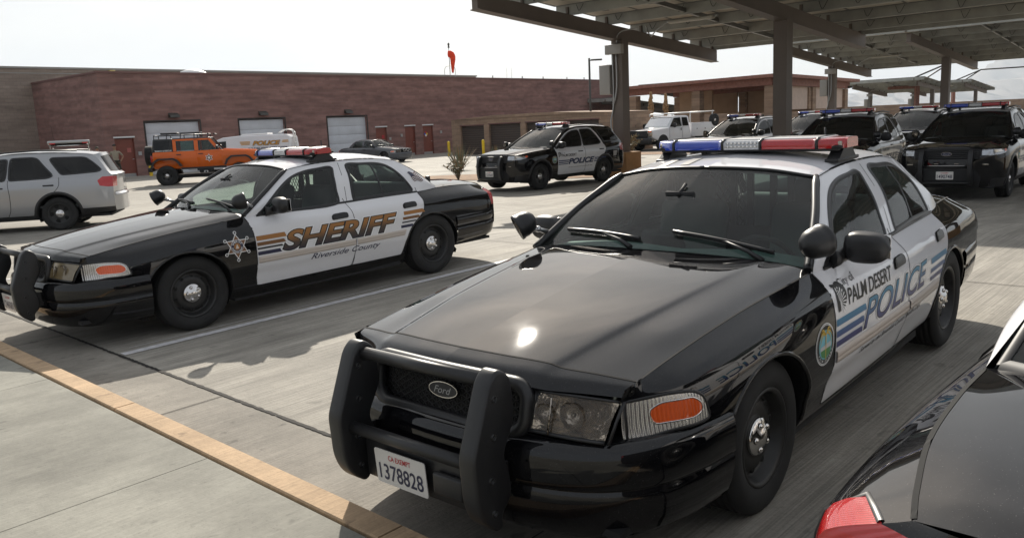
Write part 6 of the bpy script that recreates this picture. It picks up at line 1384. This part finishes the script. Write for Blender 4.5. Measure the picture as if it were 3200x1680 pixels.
# ---- orange off-road vehicle (local x forward)
def make_offroader(Mx):
    r = thing('off_road_vehicle', 'lifted orange four door off-road vehicle with black hard top and roof rack', 'off-road vehicle', M=Mx)
    Z = .30
    low = [(.70, .62+Z), (.78, .75+Z), (.75, 1.02+Z), (-.62, 1.10+Z), (-.66, 1.12+Z), (-3.45, 1.12+Z), (-3.50, .60+Z), (-3.42, .42+Z), (-2.5, .40+Z), (-.45, .40+Z), (.2, .48+Z)]
    bevelled(prism_y(low, -.80, .80), .04).obj('body', M['orange'], r)
    cab = [(-.72, 1.12+Z), (-1.12, 1.66+Z), (-3.40, 1.66+Z), (-3.46, 1.12+Z)]
    taper(bevelled(prism_y([(-2.62, 1.122+Z), (-2.62, 1.665+Z), (-3.40, 1.665+Z), (-3.47, 1.122+Z)], -.775, .775), .05), 1.1+Z, 1.7+Z, .10).obj('hard_top', M['plastic'], r)
    taper(bevelled(prism_y([(-1.10, 1.60+Z), (-1.16, 1.672+Z), (-2.63, 1.672+Z), (-2.63, 1.60+Z)], -.775, .775), .03), 1.1+Z, 1.7+Z, .10).obj('roof', M['plastic'], r)
    fr = [[(-.72, 1.13+Z), (-1.10, 1.62+Z), (-1.24, 1.62+Z), (-.88, 1.13+Z)], [(-1.62, 1.13+Z), (-1.62, 1.62+Z), (-1.78, 1.62+Z), (-1.78, 1.13+Z)], [(-2.50, 1.13+Z), (-2.50, 1.62+Z), (-2.63, 1.62+Z), (-2.63, 1.13+Z)], [(-1.15, 1.56+Z), (-1.15, 1.63+Z), (-2.55, 1.63+Z), (-2.55, 1.56+Z)]]
    g = G()
    for s in (-1, 1):
        for p in fr: q = prism_y(p, s*.765-.02, s*.765+.02); taper(q, 1.1+Z, 1.7+Z, .10); g.join(q)
    g.obj('door_frame', M['orange'], r)
    for s in (-1, 1):
        for p in ([(-.90, 1.14+Z), (-1.22, 1.57+Z), (-1.63, 1.57+Z), (-1.63, 1.14+Z)], [(-1.78, 1.14+Z), (-1.78, 1.57+Z), (-2.51, 1.57+Z), (-2.51, 1.14+Z)]): taper(pane(p, s*.765), 1.1+Z, 1.7+Z, .10).obj('window', M['dglass'], r)
        taper(pane([(-2.75, 1.20+Z), (-2.75, 1.60+Z), (-3.36, 1.60+Z), (-3.40, 1.20+Z)], s*.783), 1.1+Z, 1.7+Z, .10).obj('window', M['pglass'], r)
        for a, b in ((-.70, -1.70), (-1.72, -2.58)):
            d = G().bb((b, s*.802-.01, .50+Z), (a, s*.802+.01, 1.10+Z)); d = bevelled(d, .012, 1).obj('door', M['orange'], r); G().rbox((b+.16, s*.825, .99+Z), (.19, .03, .035), .01).obj('handle', M['plastic'], d)
        for cx in (0, -2.95):
            pl = [(cx+.66, .52+Z), (cx+.46, .78+Z), (cx+.30, .86+Z), (cx-.32, .86+Z), (cx-.52, .72+Z), (cx-.62, .48+Z), (cx-.54, .48+Z), (cx-.46, .66+Z), (cx-.28, .79+Z), (cx+.28, .79+Z), (cx+.40, .72+Z), (cx+.56, .50+Z)]
            a, b = sorted((s*.78, s*1.0)); prism_y(pl, a, b).obj('fender_flare', M['plastic'], r); w = make_wheel(.425, .31, .235, r, 'wheel', (cx, s*.86, .425), s, 'slots')
        G().bb((-2.35, s*.82-.05, .36+Z), (-.55, s*.82+.05, .44+Z)).obj('step_bar', M['plastic'], r); door_mirror(r, (-.86, s*.98, 1.23+Z), (-.80, s*.80, 1.18+Z), (.10, .20, .17), sy=s)
        g = G().rbox((-3.52, s*.70, .85+Z), (.06, .16, .28), .02); g.obj('taillight', M['red_lens'], r); G().ball((.80, s*.50, .88+Z), (.04, .10, .10), 12, 8).obj('headlight', M['reflector'], r)
    make_wheel(.42, .30, .235, r, 'spare_wheel', (-3.70, .05, .98+Z), 1, 'slots').rotation_euler = (0, 0, math.pi/2)
    G().rbox((-3.62, 0, .40+Z), (.18, 1.5, .18), .03).obj('rear_bumper', M['plastic'], r); G().rbox((.95, 0, .48+Z), (.22, 1.6, .2), .04).obj('front_bumper', M['plastic'], r)
    bevelled(prism_y([(.74, 1.0+Z), (.70, 1.06+Z), (-.60, 1.16+Z), (-.66, 1.10+Z)], -.66, .66), .04).obj('hood', M['orange'], r)
    g = G().grid(loft([[(-.74, .70, 1.14+Z), (-.74, -.70, 1.14+Z)], [(-1.10, .66, 1.61+Z), (-1.10, -.66, 1.61+Z)]], 4, 2, False), 0, True); g.obj('windshield', M['glass'], r); G().tube([(-.72, .72, 1.13+Z), (-1.12, .67, 1.64+Z), (-1.12, -.67, 1.64+Z), (-.72, -.72, 1.13+Z)], .03, 6).obj('windshield_frame', M['plastic'], r)
    g = G(); zr = 1.80+Z
    for y in (-.62, -.31, 0, .31, .62): g.tube([(-1.2, y, zr), (-3.35, y, zr)], .02, 6)
    for x in (-1.2, -1.75, -2.3, -2.85, -3.35): g.tube([(x, -.64, zr+.01), (x, .64, zr+.01)], .02, 6); g.tube([(x, -.62, zr), (x, -.68, 1.62+Z)], .02, 6).tube([(x, .62, zr), (x, .68, 1.62+Z)], .02, 6)
    g.tube([(-.95, -.60, zr-.02), (-.95, .60, zr-.02)], .035, 8); g.rbox((-1.9, -.3, zr+.07), (.9, .25, .06), .02).rbox((-2.8, .1, zr+.08), (.7, .6, .08), .03); g.obj('roof_rack', M['plastic'], r)
    g = G(); sign_text(g, 'SEARCH & RESCUE', Matrix.Translation((-3.02, -.778, 1.19+Z-.02)) @ Matrix.Rotation(math.pi/2, 4, 'X') , .66, .060, 0, offset=.03); g.obj('lettering', M['whited'], r)
    g = G(); c = (-1.22, -.815, .80+Z)
    for R_, k, mi, of in ((.17, .60, 0, 0), (.145, .5, 1, .002)): g.add([(c[0]+(R_ if i % 2 == 0 else R_*k)*math.cos(math.pi/2+i*math.pi/6), c[1]-of, c[2]+(R_ if i % 2 == 0 else R_*k)*math.sin(math.pi/2+i*math.pi/6)) for i in range(12)], [tuple(range(12))], mi)
    g.add([(c[0]+.05*math.cos(a), c[1]-.004, c[2]+.05*math.sin(a)) for a in np.linspace(0, 2*math.pi, 17)[:-1]], [tuple(range(16))], 0); g.obj('star_emblem', [M['whited'], M['brown']], r)
    G().bb((-3.3, -.6, .30), (.6, .6, .42)).tube([(-2.95, -.8, .425), (-2.95, .8, .425)], .06, 8).tube([(0, -.8, .425), (0, .8, .425)], .06, 8).obj('chassis', M['matte'], r); G().bb((-3.3, -.7, .9), (-.8, .7, .95)).rbox((-1.75, -.38, 1.45), (.14, .45, .7), .05).rbox((-1.75, .38, 1.45), (.14, .45, .7), .05).obj('seat', M['seat'], r)
    return r
# ---- white forensic van, front to the left
def make_van(Mx):
    r = thing('forensic_van', 'white forensic van with gold and navy lettering behind the orange vehicle', 'van', M=Mx)
    out = [(.95, .35), (.98, .80), (.92, 1.02), (.10, 1.18), (-.62, 1.92), (-1.0, 2.06), (-1.9, 2.13), (-4.35, 2.12), (-4.52, 1.98), (-4.60, 1.0), (-4.60, .42), (-4.3, .32), (-.6, .30), (.5, .30)]
    taper(bevelled(prism_y(out, -.99, .99), .08, 3), 1.05, 2.15, .14).obj('body', M['white'], r)
    for s in (-1, 1):
        taper(pane([(.02, 1.20), (-.58, 1.82), (-1.18, 1.86), (-1.18, 1.20)], s*.992), 1.05, 2.15, .14).obj('window', M['pglass'], r)
        for cx in (0, -3.5): make_wheel(.37, .24, .21, r, 'wheel', (cx, s*.86, .37), s, 'plain'); prism_y(ell_arch(cx, .37, .44, .43, .30), s*.993-.004, s*.993+.004).obj('wheel_arch', M['matte'], r)
        door_mirror(r, (-.15, s*1.10, 1.34), (-.20, s*.97, 1.28), (.12, .2, .26), sy=s)
        for x in (-1.25, -2.35, -4.3): G().bb((x-.006, s*.994-.002, .45), (x+.006, s*.994+.002, 1.2)).obj('door_seam', M['seam'], r)
    g = G().grid(loft([[(.16, .90, 1.20), (.20, 0, 1.21), (.16, -.90, 1.20)], [(-.60, .84, 1.90), (-.58, 0, 1.93), (-.60, -.84, 1.90)]], 8, 2), 0, True); g.v = [(x+.035, y, z+.03) for x, y, z in g.v]; g.obj('windshield', M['pglass'], r)
    # lettering on the left side, which faces the lot
    F_ = lambda x, z: Matrix.Translation((x, .998-.14*.99*min(1, max(0, (z-1.05)/1.1))+.006, z)) @ Matrix(((-1, 0, 0, 0), (0, 0, 1, 0), (0, 1, 0, 0), (0, 0, 0, 1))) @ Matrix.Rotation(-.128, 4, 'X')
    g = G(); 
    for i, of in enumerate((.06, .02)):
        Mt = F_(-3.30, 1.68) @ Matrix.Translation((0, 0, .003*i)); sign_text(g, 'POLICE', Mt, 1.42, .23, i, shear=.3, offset=of)
    g.obj('police_lettering', [M['blackd'], M['gold2']], r); g = G(); sign_text(g, 'FORENSIC SERVICES', F_(-3.36, 1.36), 2.05, .145, 0, offset=.03); g.obj('service_lettering', M['navy'], r)
    g = G(); sign_text(g, 'Palm Desert', F_(-2.75, 1.14), .52, .055, 0); sign_text(g, 'Rancho Mirage', F_(-3.62, 1.14), .62, .055, 0); g.obj('city_lettering', M['blackd'], r)
    g = G(); 
    for x in (-2.40, -3.20, -4.05): g.add([F_(x, 1.15) @ Vector((.05*math.cos(a), .05*math.sin(a), .002)) for a in np.linspace(0, 2*math.pi, 17)[:-1]], [tuple(range(16))]); 
    g.obj('seal_emblem', M['blackd'], r); g = G()
    for z, x0, x1 in ((1.77, -1.90, -2.45), (1.70, -1.93, -2.44), (1.63, -1.96, -2.42), (1.77, -4.15, -4.45), (1.70, -4.12, -4.47)): g.add([F_(x, z) @ Vector((0, dz, .001)) for x, dz in ((x0, -.02), (x1, -.02), (x1, .02), (x0, .02))], [(0, 1, 2, 3)])
    g.obj('stripe_decal', M['gold2'], r)
    g = G(); 
    for y in (.25, .62): g.tube(spline([(-4.68, y, .7), (-4.70, y, 1.9), (-4.62, y, 2.30), (-4.2, y, 2.36), (-3.9, y, 2.2)], 16), .028, 6)
    for z in np.arange(.8, 2.3, .28): g.tube([(-4.70, .25, z), (-4.70, .62, z)], .02, 6)
    g.obj('ladder', M['wht'], r); G().rbox((-4.66, -.30, 1.0), (.14, .34, .34), .05).rbox((-4.70, .75, 1.15), (.2, .2, .5), .05).obj('rear_box', M['matte'], r); G().rbox((-2.6, 0, 2.17), (1.4, 1.0, .08), .03).obj('roof_unit', M['wht'], r)
M['gold2'] = mat('orange_gold_decal', (.60, .30, .035), .4)
# ---- white utility pickup
def make_pickup(Mx):
    r = thing('utility_pickup', 'white utility pickup with ladder rack and service boxes beyond the carport post', 'pickup', M=Mx)
    cab = [(.98, .78), (.98, 1.08), (.85, 1.20), (-.55, 1.30), (-1.12, 1.93), (-1.4, 1.98), (-2.35, 1.97), (-2.55, 1.90), (-2.62, .62), (-.55, .56), (.5, .60)]
    taper(bevelled(prism_y(cab, -.98, .98), .06, 3), 1.25, 2.0, .16).obj('body', M['white'], r)
    G().rbox((1.02, 0, .98), (.08, 1.30, .42), .03).obj('grille', M['plastic'], r); G().rbox((1.08, 0, .60), (.24, 1.94, .34), .05).obj('front_bumper', M['plastic'], r); badge_oval(r, face_x(1.065, 0, 1.0), .24, .10, 'Ford', M['navy'])
    for z in (.88, .98, 1.08): G().rbox((1.065, 0, z), (.02, 1.2, .02), .006).obj('grille_bar', M['matte'], r)
    for s in (-1, 1):
        h = G().rbox((1.0, s*.83, 1.0), (.10, .30, .36), .04).obj('headlight', M['reflector'], r); G().rbox((1.03, s*.86, 1.12), (.08, .22, .09), .02).obj('turn_signal', M['amber'], h)
        taper(pane([(-.62, 1.34), (-1.12, 1.84), (-1.72, 1.86), (-1.72, 1.34)], s*.984), 1.25, 2.0, .16).obj('window', M['dglass'], r); taper(pane([(-1.86, 1.36), (-1.86, 1.86), (-2.36, 1.85), (-2.40, 1.36)], s*.984), 1.25, 2.0, .16).obj('window', M['pglass'], r)
        for x in (-.60, -1.80): G().bb((x-.008, s*.982-.002, .66), (x+.008, s*.982+.002, 1.30)).obj('door_seam', M['seam'], r)
        G().rbox((-1.66, s*.99, 1.18), (.06, .03, .16), .01).obj('handle', M['plastic'], r)
        for cx in (0, -3.60):
            prism_y(ell_arch(cx, .42, .50, .50, .45), s*.983-.004, s*.983+.004).obj('wheel_arch', M['matte'], r); make_wheel(.40, .26, .22, r, 'wheel', (cx, s*.85, .40), s, 'plain')
        bx = G().rbox((-3.85, s*.88, 1.10), (2.3, .34, .82), .02).obj('service_box', M['white'], r); 
        for x in (-3.1, -3.9, -4.6): G().bb((x-.03, s*1.052-.004, 1.1), (x+.03, s*1.052+.004, 1.18)).obj('latch', M['plastic'], bx)
        door_mirror(r, (-.85, s*1.16, 1.42), (-.90, s*.95, 1.36), (.12, .24, .26), sy=s)
        g = G().tube([(-1.0, s*.80, 2.10), (-5.0, s*.90, 2.16)], .035, 6)
        for x in (-1.0, -2.7, -4.9): g.tube([(x, s*.85, 1.5 if x < -2.65 else 1.95), (x, s*.85, 2.12)], .03, 6)
        g.obj('ladder_rack', M['wht'], r)
    G().tube([(-2.7, -.86, 2.13), (-2.7, .86, 2.13)], .03, 6).tube([(-4.9, -.9, 2.16), (-4.9, .9, 2.16)], .03, 6).tube([(-1.0, -.8, 2.1), (-1.0, .8, 2.1)], .03, 6).obj('rack_bar', M['wht'], r)
    G().bb((-5.0, -.72, .62), (-2.66, .72, .75)).obj('bed', M['white'], r); make_wheel(.38, .25, .21, r, 'spare_wheel', (-4.9, .98, 1.62), 1, 'slots')
    g = G().grid(loft([[(-.53, .86, 1.33), (-.50, 0, 1.34), (-.53, -.86, 1.33)], [(-1.10, .80, 1.90), (-1.08, 0, 1.92), (-1.10, -.80, 1.90)]], 8, 2), 0, True); g.v = [(x+.03, y, z+.03) for x, y, z in g.v]; g.obj('windshield', M['dglass'], r); G().bb((-5.0, -.6, .35), (.8, .6, .5)).obj('chassis', M['matte'], r)
# ================================================================== people
def person(label, x, y, rz, H, pose, cols, hat=None, group=None):
    """one continuous skin-modified figure; cols: skin, shirt, trousers, shoe materials; pose overrides joints"""
    t = thing('person', label, 'person', (x, y, gz(x, y)), rz); s = H/1.80
    J = dict(pelvis=(0, 0, .95), belly=(.0, 0, 1.08), chest=(.01, 0, 1.28), neckb=(0, 0, 1.47), neck=(.015, 0, 1.54), head0=(.03, 0, 1.62), head1=(.035, 0, 1.71), top=(.03, 0, 1.765),
             shl=(0, .18, 1.43), ell=(-.06, .30, 1.17), wrl=(.02, .26, .97), hal=(.05, .22, .90), shr=(0, -.18, 1.43), elr=(-.06, -.30, 1.17), wrr=(.02, -.26, .97), har=(.05, -.22, .90),
             hil=(0, .10, .90), knl=(.03, .13, .50), anl=(-.01, .15, .09), tol=(.13, .17, .035), hir=(0, -.10, .90), knr=(.03, -.13, .50), anr=(-.01, -.15, .09), tor=(.13, -.17, .035))
    J.update(pose)
    R = dict(pelvis=(.15, .11), belly=(.155, .115), chest=(.165, .12), neckb=(.085, .07), neck=(.058, .058), head0=(.075, .085), head1=(.080, .098), top=(.045, .055), shl=.070, ell=.046, wrl=.034, hal=.036, shr=.070, elr=.046, wrr=.034, har=.036, hil=.095, knl=.062, anl=.045, tol=.035, hir=.095, knr=.062, anr=.045, tor=.035)
    E_ = 'pelvis-belly belly-chest chest-neckb neckb-neck neck-head0 head0-head1 head1-top chest-shl shl-ell ell-wrl wrl-hal chest-shr shr-elr elr-wrr wrr-har pelvis-hil hil-knl knl-anl anl-tol pelvis-hir hir-knr knr-anr anr-tor'
    ks = list(J); me = bpy.data.meshes.new('skeleton'); me.from_pydata([tuple(c*s for c in J[k]) for k in ks], [tuple(ks.index(q) for q in e.split('-')) for e in E_.split()], [])
    o = bpy.data.objects.new('figure', me); C.objects.link(o); o.modifiers.new('skin', 'SKIN'); 
    for i, k in enumerate(ks):
        r = R[k]; me.skin_vertices[0].data[i].radius = tuple(q*s for q in (r if isinstance(r, tuple) else (r, r))); me.skin_vertices[0].data[i].use_root = k == 'pelvis'
    o.modifiers.new('sub', 'SUBSURF').levels = 2
    dg = bpy.context.evaluated_depsgraph_get(); b = bpy.data.meshes.new_from_object(o.evaluated_get(dg)); bpy.data.objects.remove(o)
    for m_ in cols: b.materials.append(m_)
    for p in b.polygons:
        c = p.center/s; p.use_smooth = True; arm = abs(c.y) > .215 and c.z > .80
        p.material_index = 0 if c.z > 1.50 or (arm and c.z < 1.24) else 3 if c.z < .085 else 1 if c.z > .97 else 2
    bo = bpy.data.objects.new('body', b); C.objects.link(bo); bo.parent = t
    hx, hy, hz = (q*s for q in J['head1'])
    g = G(); 
    for dy in (-.032, .032): g.ball((hx+.088*s, hy+dy*s, hz-.002), (.012, .02, .013), 8, 6)
    g.obj('sunglasses', M['blackd'], t); G().ball((hx+.098*s, hy, hz-.035*s), (.018, .014, .024), 8, 6).ball((hx+.0, hy+.082*s, hz-.02*s), (.018, .01, .03), 8, 6).ball((hx, hy-.082*s, hz-.02*s), (.018, .01, .03), 8, 6).obj('face_detail', cols[0], t)
    P = []; 
    for i, a in enumerate(np.linspace(0, 2*math.pi, 21)): P.append([(hx-.008+(.104*math.cos(a))*math.sin(b_)*s, hy+.092*math.sin(a)*math.sin(b_)*s, hz+(.012 if math.cos(a) > .2 else -.03)*s*(b_/1.5)+.115*math.cos(b_)*s) for b_ in np.linspace(.01, 1.45, 6)])
    G().grid(np.array(P), 0, True, True).obj('cap' if hat else 'hair', hat or mat('dark_hair', (.015, .012, .01), .7), t)
    if hat: G().add([(hx+(.095+.07*math.cos(a))*s, hy+.075*math.sin(a)*s, hz+.03*s) for a in np.linspace(-1.6, 1.6, 12)], [tuple(range(12))]).obj('cap_peak', hat, t)
    for sd in (1, -1):
        k = 'l' if sd > 0 else 'r'; h = Vector(J['ha'+k])*s; w = Vector(J['wr'+k])*s; d = (h-w).normalized(); n = Vector((0, sd, 0)); u = d.cross(n).normalized(); f = G()
        for i, (off, L_) in enumerate(((-.028, .066), (-.010, .076), (.010, .072), (.027, .056))): b0 = h+u*off*s+d*.02; f.tube([b0, b0+d*L_*.5*s-n*.008, b0+d*L_*s-n*.028*s], [.0095, .009, .007], 6)
        b0 = w.lerp(h, .5)-u*.03*s; f.tube([b0, b0-u*.025*s+d*.03*s, b0-u*.03*s+d*.06*s-n*.01], [.011, .010, .008], 6); f.obj('fingers', cols[0], t)
    P = [(( .150*math.cos(a)*.80)*s+J['belly'][0]*s, .168*math.sin(a)*s, .985*s) for a in np.linspace(0, 2*math.pi, 25)[:-1]]; g = G().tube(P, .024*s, 6, closed=True)
    for a in (1.2, 1.9, -1.3, -2.0): g.rbox((.135*math.cos(a)*s, .185*math.sin(a)*s, .955*s), (.07, .05, .12), .015)
    g.obj('duty_belt', M['blackd'], t)
    return t
skin = mat('skin', (.34, .19, .12), .55); tanshirt = mat('tan_uniform_shirt', (.30, .265, .20), .85, bump=(20, .4, .01)); gtr = mat('dark_green_trousers', (.028, .030, .020), .9, bump=(14, .4, .01)); shoe = mat('black_shoe', (.01, .01, .01), .4)
# ================================================================== vehicles in place
PSED, surf, top = make_sedan()
SHER = copy_tree(PSED); DARK = copy_tree(PSED); BMW = copy_tree(PSED, None, ('push_bumper', 'light_bar', 'spotlight', 'rub_strip', 'prisoner_partition', 'roof_marking', 'grille', 'badge'), {'black_paint': 'grey_paint', 'white_paint': 'grey_paint', 'windscreen_glass': 'tinted_glass'})
PSED.matrix_world = car_matrix(*PCAR); PSED['label'] = 'black and white city police sedan with glossy dusty hood nearest the camera'
SHER.matrix_world = car_matrix(*SCAR); SHER['label'] = 'black and white sheriff sedan with bronze door lettering and star emblem'
DARK.matrix_world = car_matrix(*TCAR); DARK['label'] = 'police sedan cut off by the bottom right corner, its red tail lamp showing'
for o in (PSED, SHER, DARK): o['group'] = 'black and white police sedans'
desert_livery(surf, PSED); sheriff_livery(surf, SHER)
for ch in list(PSED.children):
    if any(k in ch.name for k in ('lettering', 'decal', 'logo', 'seal')) : copy_tree(ch, DARK) if ch.name.split('.')[0] != 'seals' else None
number_plate(PSED, face_x(1.236, -.083, .402, .05), '1378828'); number_plate(SHER, face_x(1.236, -.083, .402, .05), '1246081')
number_plate(DARK, Matrix.Translation((-4.20, 0, .80)) @ Matrix(((0, 0, -1, 0), (-1, 0, 0, 0), (0, 1, 0, 0), (0, 0, 0, 1))), '1381704')
g = G().rbox((-3.42, .30, 1.015), (.05, .05, .10), .01).rbox((-3.46, .16, 1.0), (.06, .22, .03), .01).tube([(-2.05, .12, 1.43), (-2.05, .12, 1.60)], .006, 5); g.obj('antenna', M['plastic'], SHER)
G().lathe([(.03, 0), (.025, .02), (.008, .03)], Matrix.Translation((-2.30, .28, 1.425)), 12).tube([(-2.30, .28, 1.44), (-2.30, .28, 1.56)], .006, 5).obj('roof_antenna', M['plastic'], PSED)
# yellowed headlamp on the sheriff sedan
for hl in [c for c in SHER.children if c.name.startswith('headlight')]:
    for c in hl.children:
        if c.name.startswith('lens'): c.data = c.data.copy(); c.data.materials[0] = M['yellowed']
# grey saloon
place(BMW, -6.75, 50.0, rad(-33), -.06); BMW.name = 'grey_saloon'; BMW['label'] = 'dark grey saloon with oval twin grille parked before the third garage door'; BMW['category'] = 'car'; BMW.scale = (.92, .92, .98)
kg = bpy.data.objects.new('grille', None); C.objects.link(kg); kg.parent = BMW
for y in (-.16, .16): G().prism(poly_ngon(20, 1, 0, .13, .085), .03, face_x(1.06, y, .74)).obj('kidney', M['matte'], kg); G().tube([(1.095, y+.13*math.cos(a), .74+.085*math.sin(a)) for a in np.linspace(0, 2*math.pi, 21)[:-1]], .014, 6, closed=True).obj('surround', M['chrome'], kg)
# utility vehicles
SUV, us, ut = make_suv()
SUVS = {'pd': SUV}
def suv(key, x, y, rz, z, label, skip=(), swap=None, grp='black and white police utility vehicles'):
    o = copy_tree(SUV, None, skip, swap); place(o, x, y, rad(rz), z); o['label'] = label; o['group'] = grp; SUVS[key] = o; return o
suv('D', 9.141, 16.92, -129.5, -.04, 'black police utility vehicle facing forward with plate and oval badge at the right edge')
suv('E', 7.248, 18.91, -126.5, -.04, 'black police utility vehicle just left of the plated one, behind the near light bar')
suv('F', 13.145, 27.57, -129.2, -.045, 'police utility vehicle glimpsed between two nearer black utility vehicles')
suv('G', 11.42, 33.2, -135, -.045, 'police utility vehicle mostly behind the nearer carport post')
suv('H', 7.52, 29.2, -132.3, -.045, 'black and white police utility vehicle with sunlit windshield left of the nearer carport post')
wb = {'black_paint': 'silver_paint', 'white_paint': 'silver_paint', 'suv_windscreen': 'privacy_glass'}
suv('silver', -12.97, 18.6, 195, -.045, 'silver utility vehicle with its tail and rear wheel showing at the left edge', ('light_bar', 'push_bumper', 'spotlight'), wb, None)
gt = suv('gate', -17.7, 34.4, 116, -.045, 'black utility vehicle with raised tailgate behind the silver one', ('light_bar', 'push_bumper', 'spotlight', 'rear_window'), {'white_paint': 'black_paint'}, None)
for k in ('silver', 'gate'):
    if 'group' in SUVS[k]: del SUVS[k]['group']
    SUVS[k]['category'] = 'utility vehicle'
place(SUV, .275, 24.27, rad(-135), -.03); SUV['label'] = 'black and white city police utility vehicle with lettered doors parked by the shrub'; SUV['group'] = 'black and white police utility vehicles'; suv_livery(us, SUV)
for k, x, y in (('D', 0, 0), ('E', 0, 0)):
    for ch in list(SUV.children):
        if ch.name.split('.')[0] in ('stripe_decal', 'police_lettering', 'city_lettering', 'city_seal'): copy_tree(ch, SUVS[k])
number_plate(SUV, face_x(1.112, 0, .50), '1250668'); number_plate(SUVS['D'], face_x(1.112, 0, .50), '1490748'); number_plate(SUVS['E'], face_x(1.112, 0, .50), '1485203')
# raised tailgate
tg = bpy.data.objects.new('tailgate', None); C.objects.link(tg); tg.parent = SUVS['gate']
bevelled(G().box((-4.25, 0, 1.93), (1.05, 1.36, .10), 0, Matrix.Rotation(.10, 3, 'Y')), .04).obj('panel', M['silver'], tg); G().rbox((-4.3, 0, 1.872), (.8, 1.15, .02), .01).obj('glass', M['pglass'], tg); G().tube([(-3.75, .62, 1.35), (-4.3, .62, 1.86)], .015, 6).tube([(-3.75, -.62, 1.35), (-4.3, -.62, 1.86)], .015, 6).obj('strut', M['steel'], tg); G().rbox((-4.72, .52, 1.93), (.12, .2, .05), .02).rbox((-4.72, -.52, 1.93), (.12, .2, .05), .02).obj('lamp', M['red_lens'], tg); G().tube([(-3.0, .5, 1.75), (-3.05, .55, 2.6)], .006, 4).obj('whip_antenna', M['plastic'], SUVS['gate'])
make_offroader(Matrix.Translation((-11.7, 36.9, -.075)) @ Matrix.Rotation(rad(14), 4, 'Z'))
make_van(Matrix.Translation((-15.9, 45.2, -.08)) @ Matrix.Rotation(rad(180), 4, 'Z') @ Matrix.Diagonal((1, 1, .93, 1)))
make_pickup(Matrix.Translation((8.55, 49.8, -.05)) @ Matrix.Rotation(rad(-140), 4, 'Z'))
for i, (x, y, a, sw, lb) in enumerate(((9.3, 74, -120, {'black_paint': 'grey_paint', 'white_paint': 'grey_paint'}, 'grey utility vehicle far behind the carport post base'), (22.5, 80, -150, {'white_paint': 'black_paint'}, 'dark utility vehicle under the pavilion beyond the pickup'), (32.5, 84, -140, {'black_paint': 'white_paint'}, 'white utility vehicle far off past the pavilion side wall'))):
    o = suv('far%d' % i, x, y, a, -.05, lb, ('light_bar', 'push_bumper', 'spotlight'), sw, 'vehicles parked far beyond the pavilion'); o['category'] = 'utility vehicle'
# people
person('officer in tan shirt and dark green trousers standing with feet apart by the brown door', -19.85, 42.7, rad(-75), 1.80, dict(knl=(.02, .17, .50), anl=(-.02, .24, .09), tol=(.12, .27, .035), knr=(.03, -.12, .50), anr=(0, -.14, .09), ell=(-.10, .34, 1.18), wrl=(-.02, .24, .98), hal=(.03, .20, .93)), [skin, tanshirt, gtr, shoe])
person('person in dark cap with bright orange collar behind the silver utility vehicle', -19.75, 40.6, rad(-10), 1.72, dict(), [skin, mat('grey_jacket', (.06, .062, .065), .85), gtr, shoe], mat('olive_cap', (.05, .05, .03), .8))
c = G().tube([(.12*math.cos(a)-.0, .115*math.sin(a), 1.40+.05*math.cos(a)*-1) for a in np.linspace(0, 2*math.pi, 19)[:-1]], .05, 8, closed=True).obj('collar', mat('bright_orange_cloth', (.75, .05, .02), .8)); pr_ = [o for o in C.objects if o.name.startswith('person')][-1]; c.parent = pr_
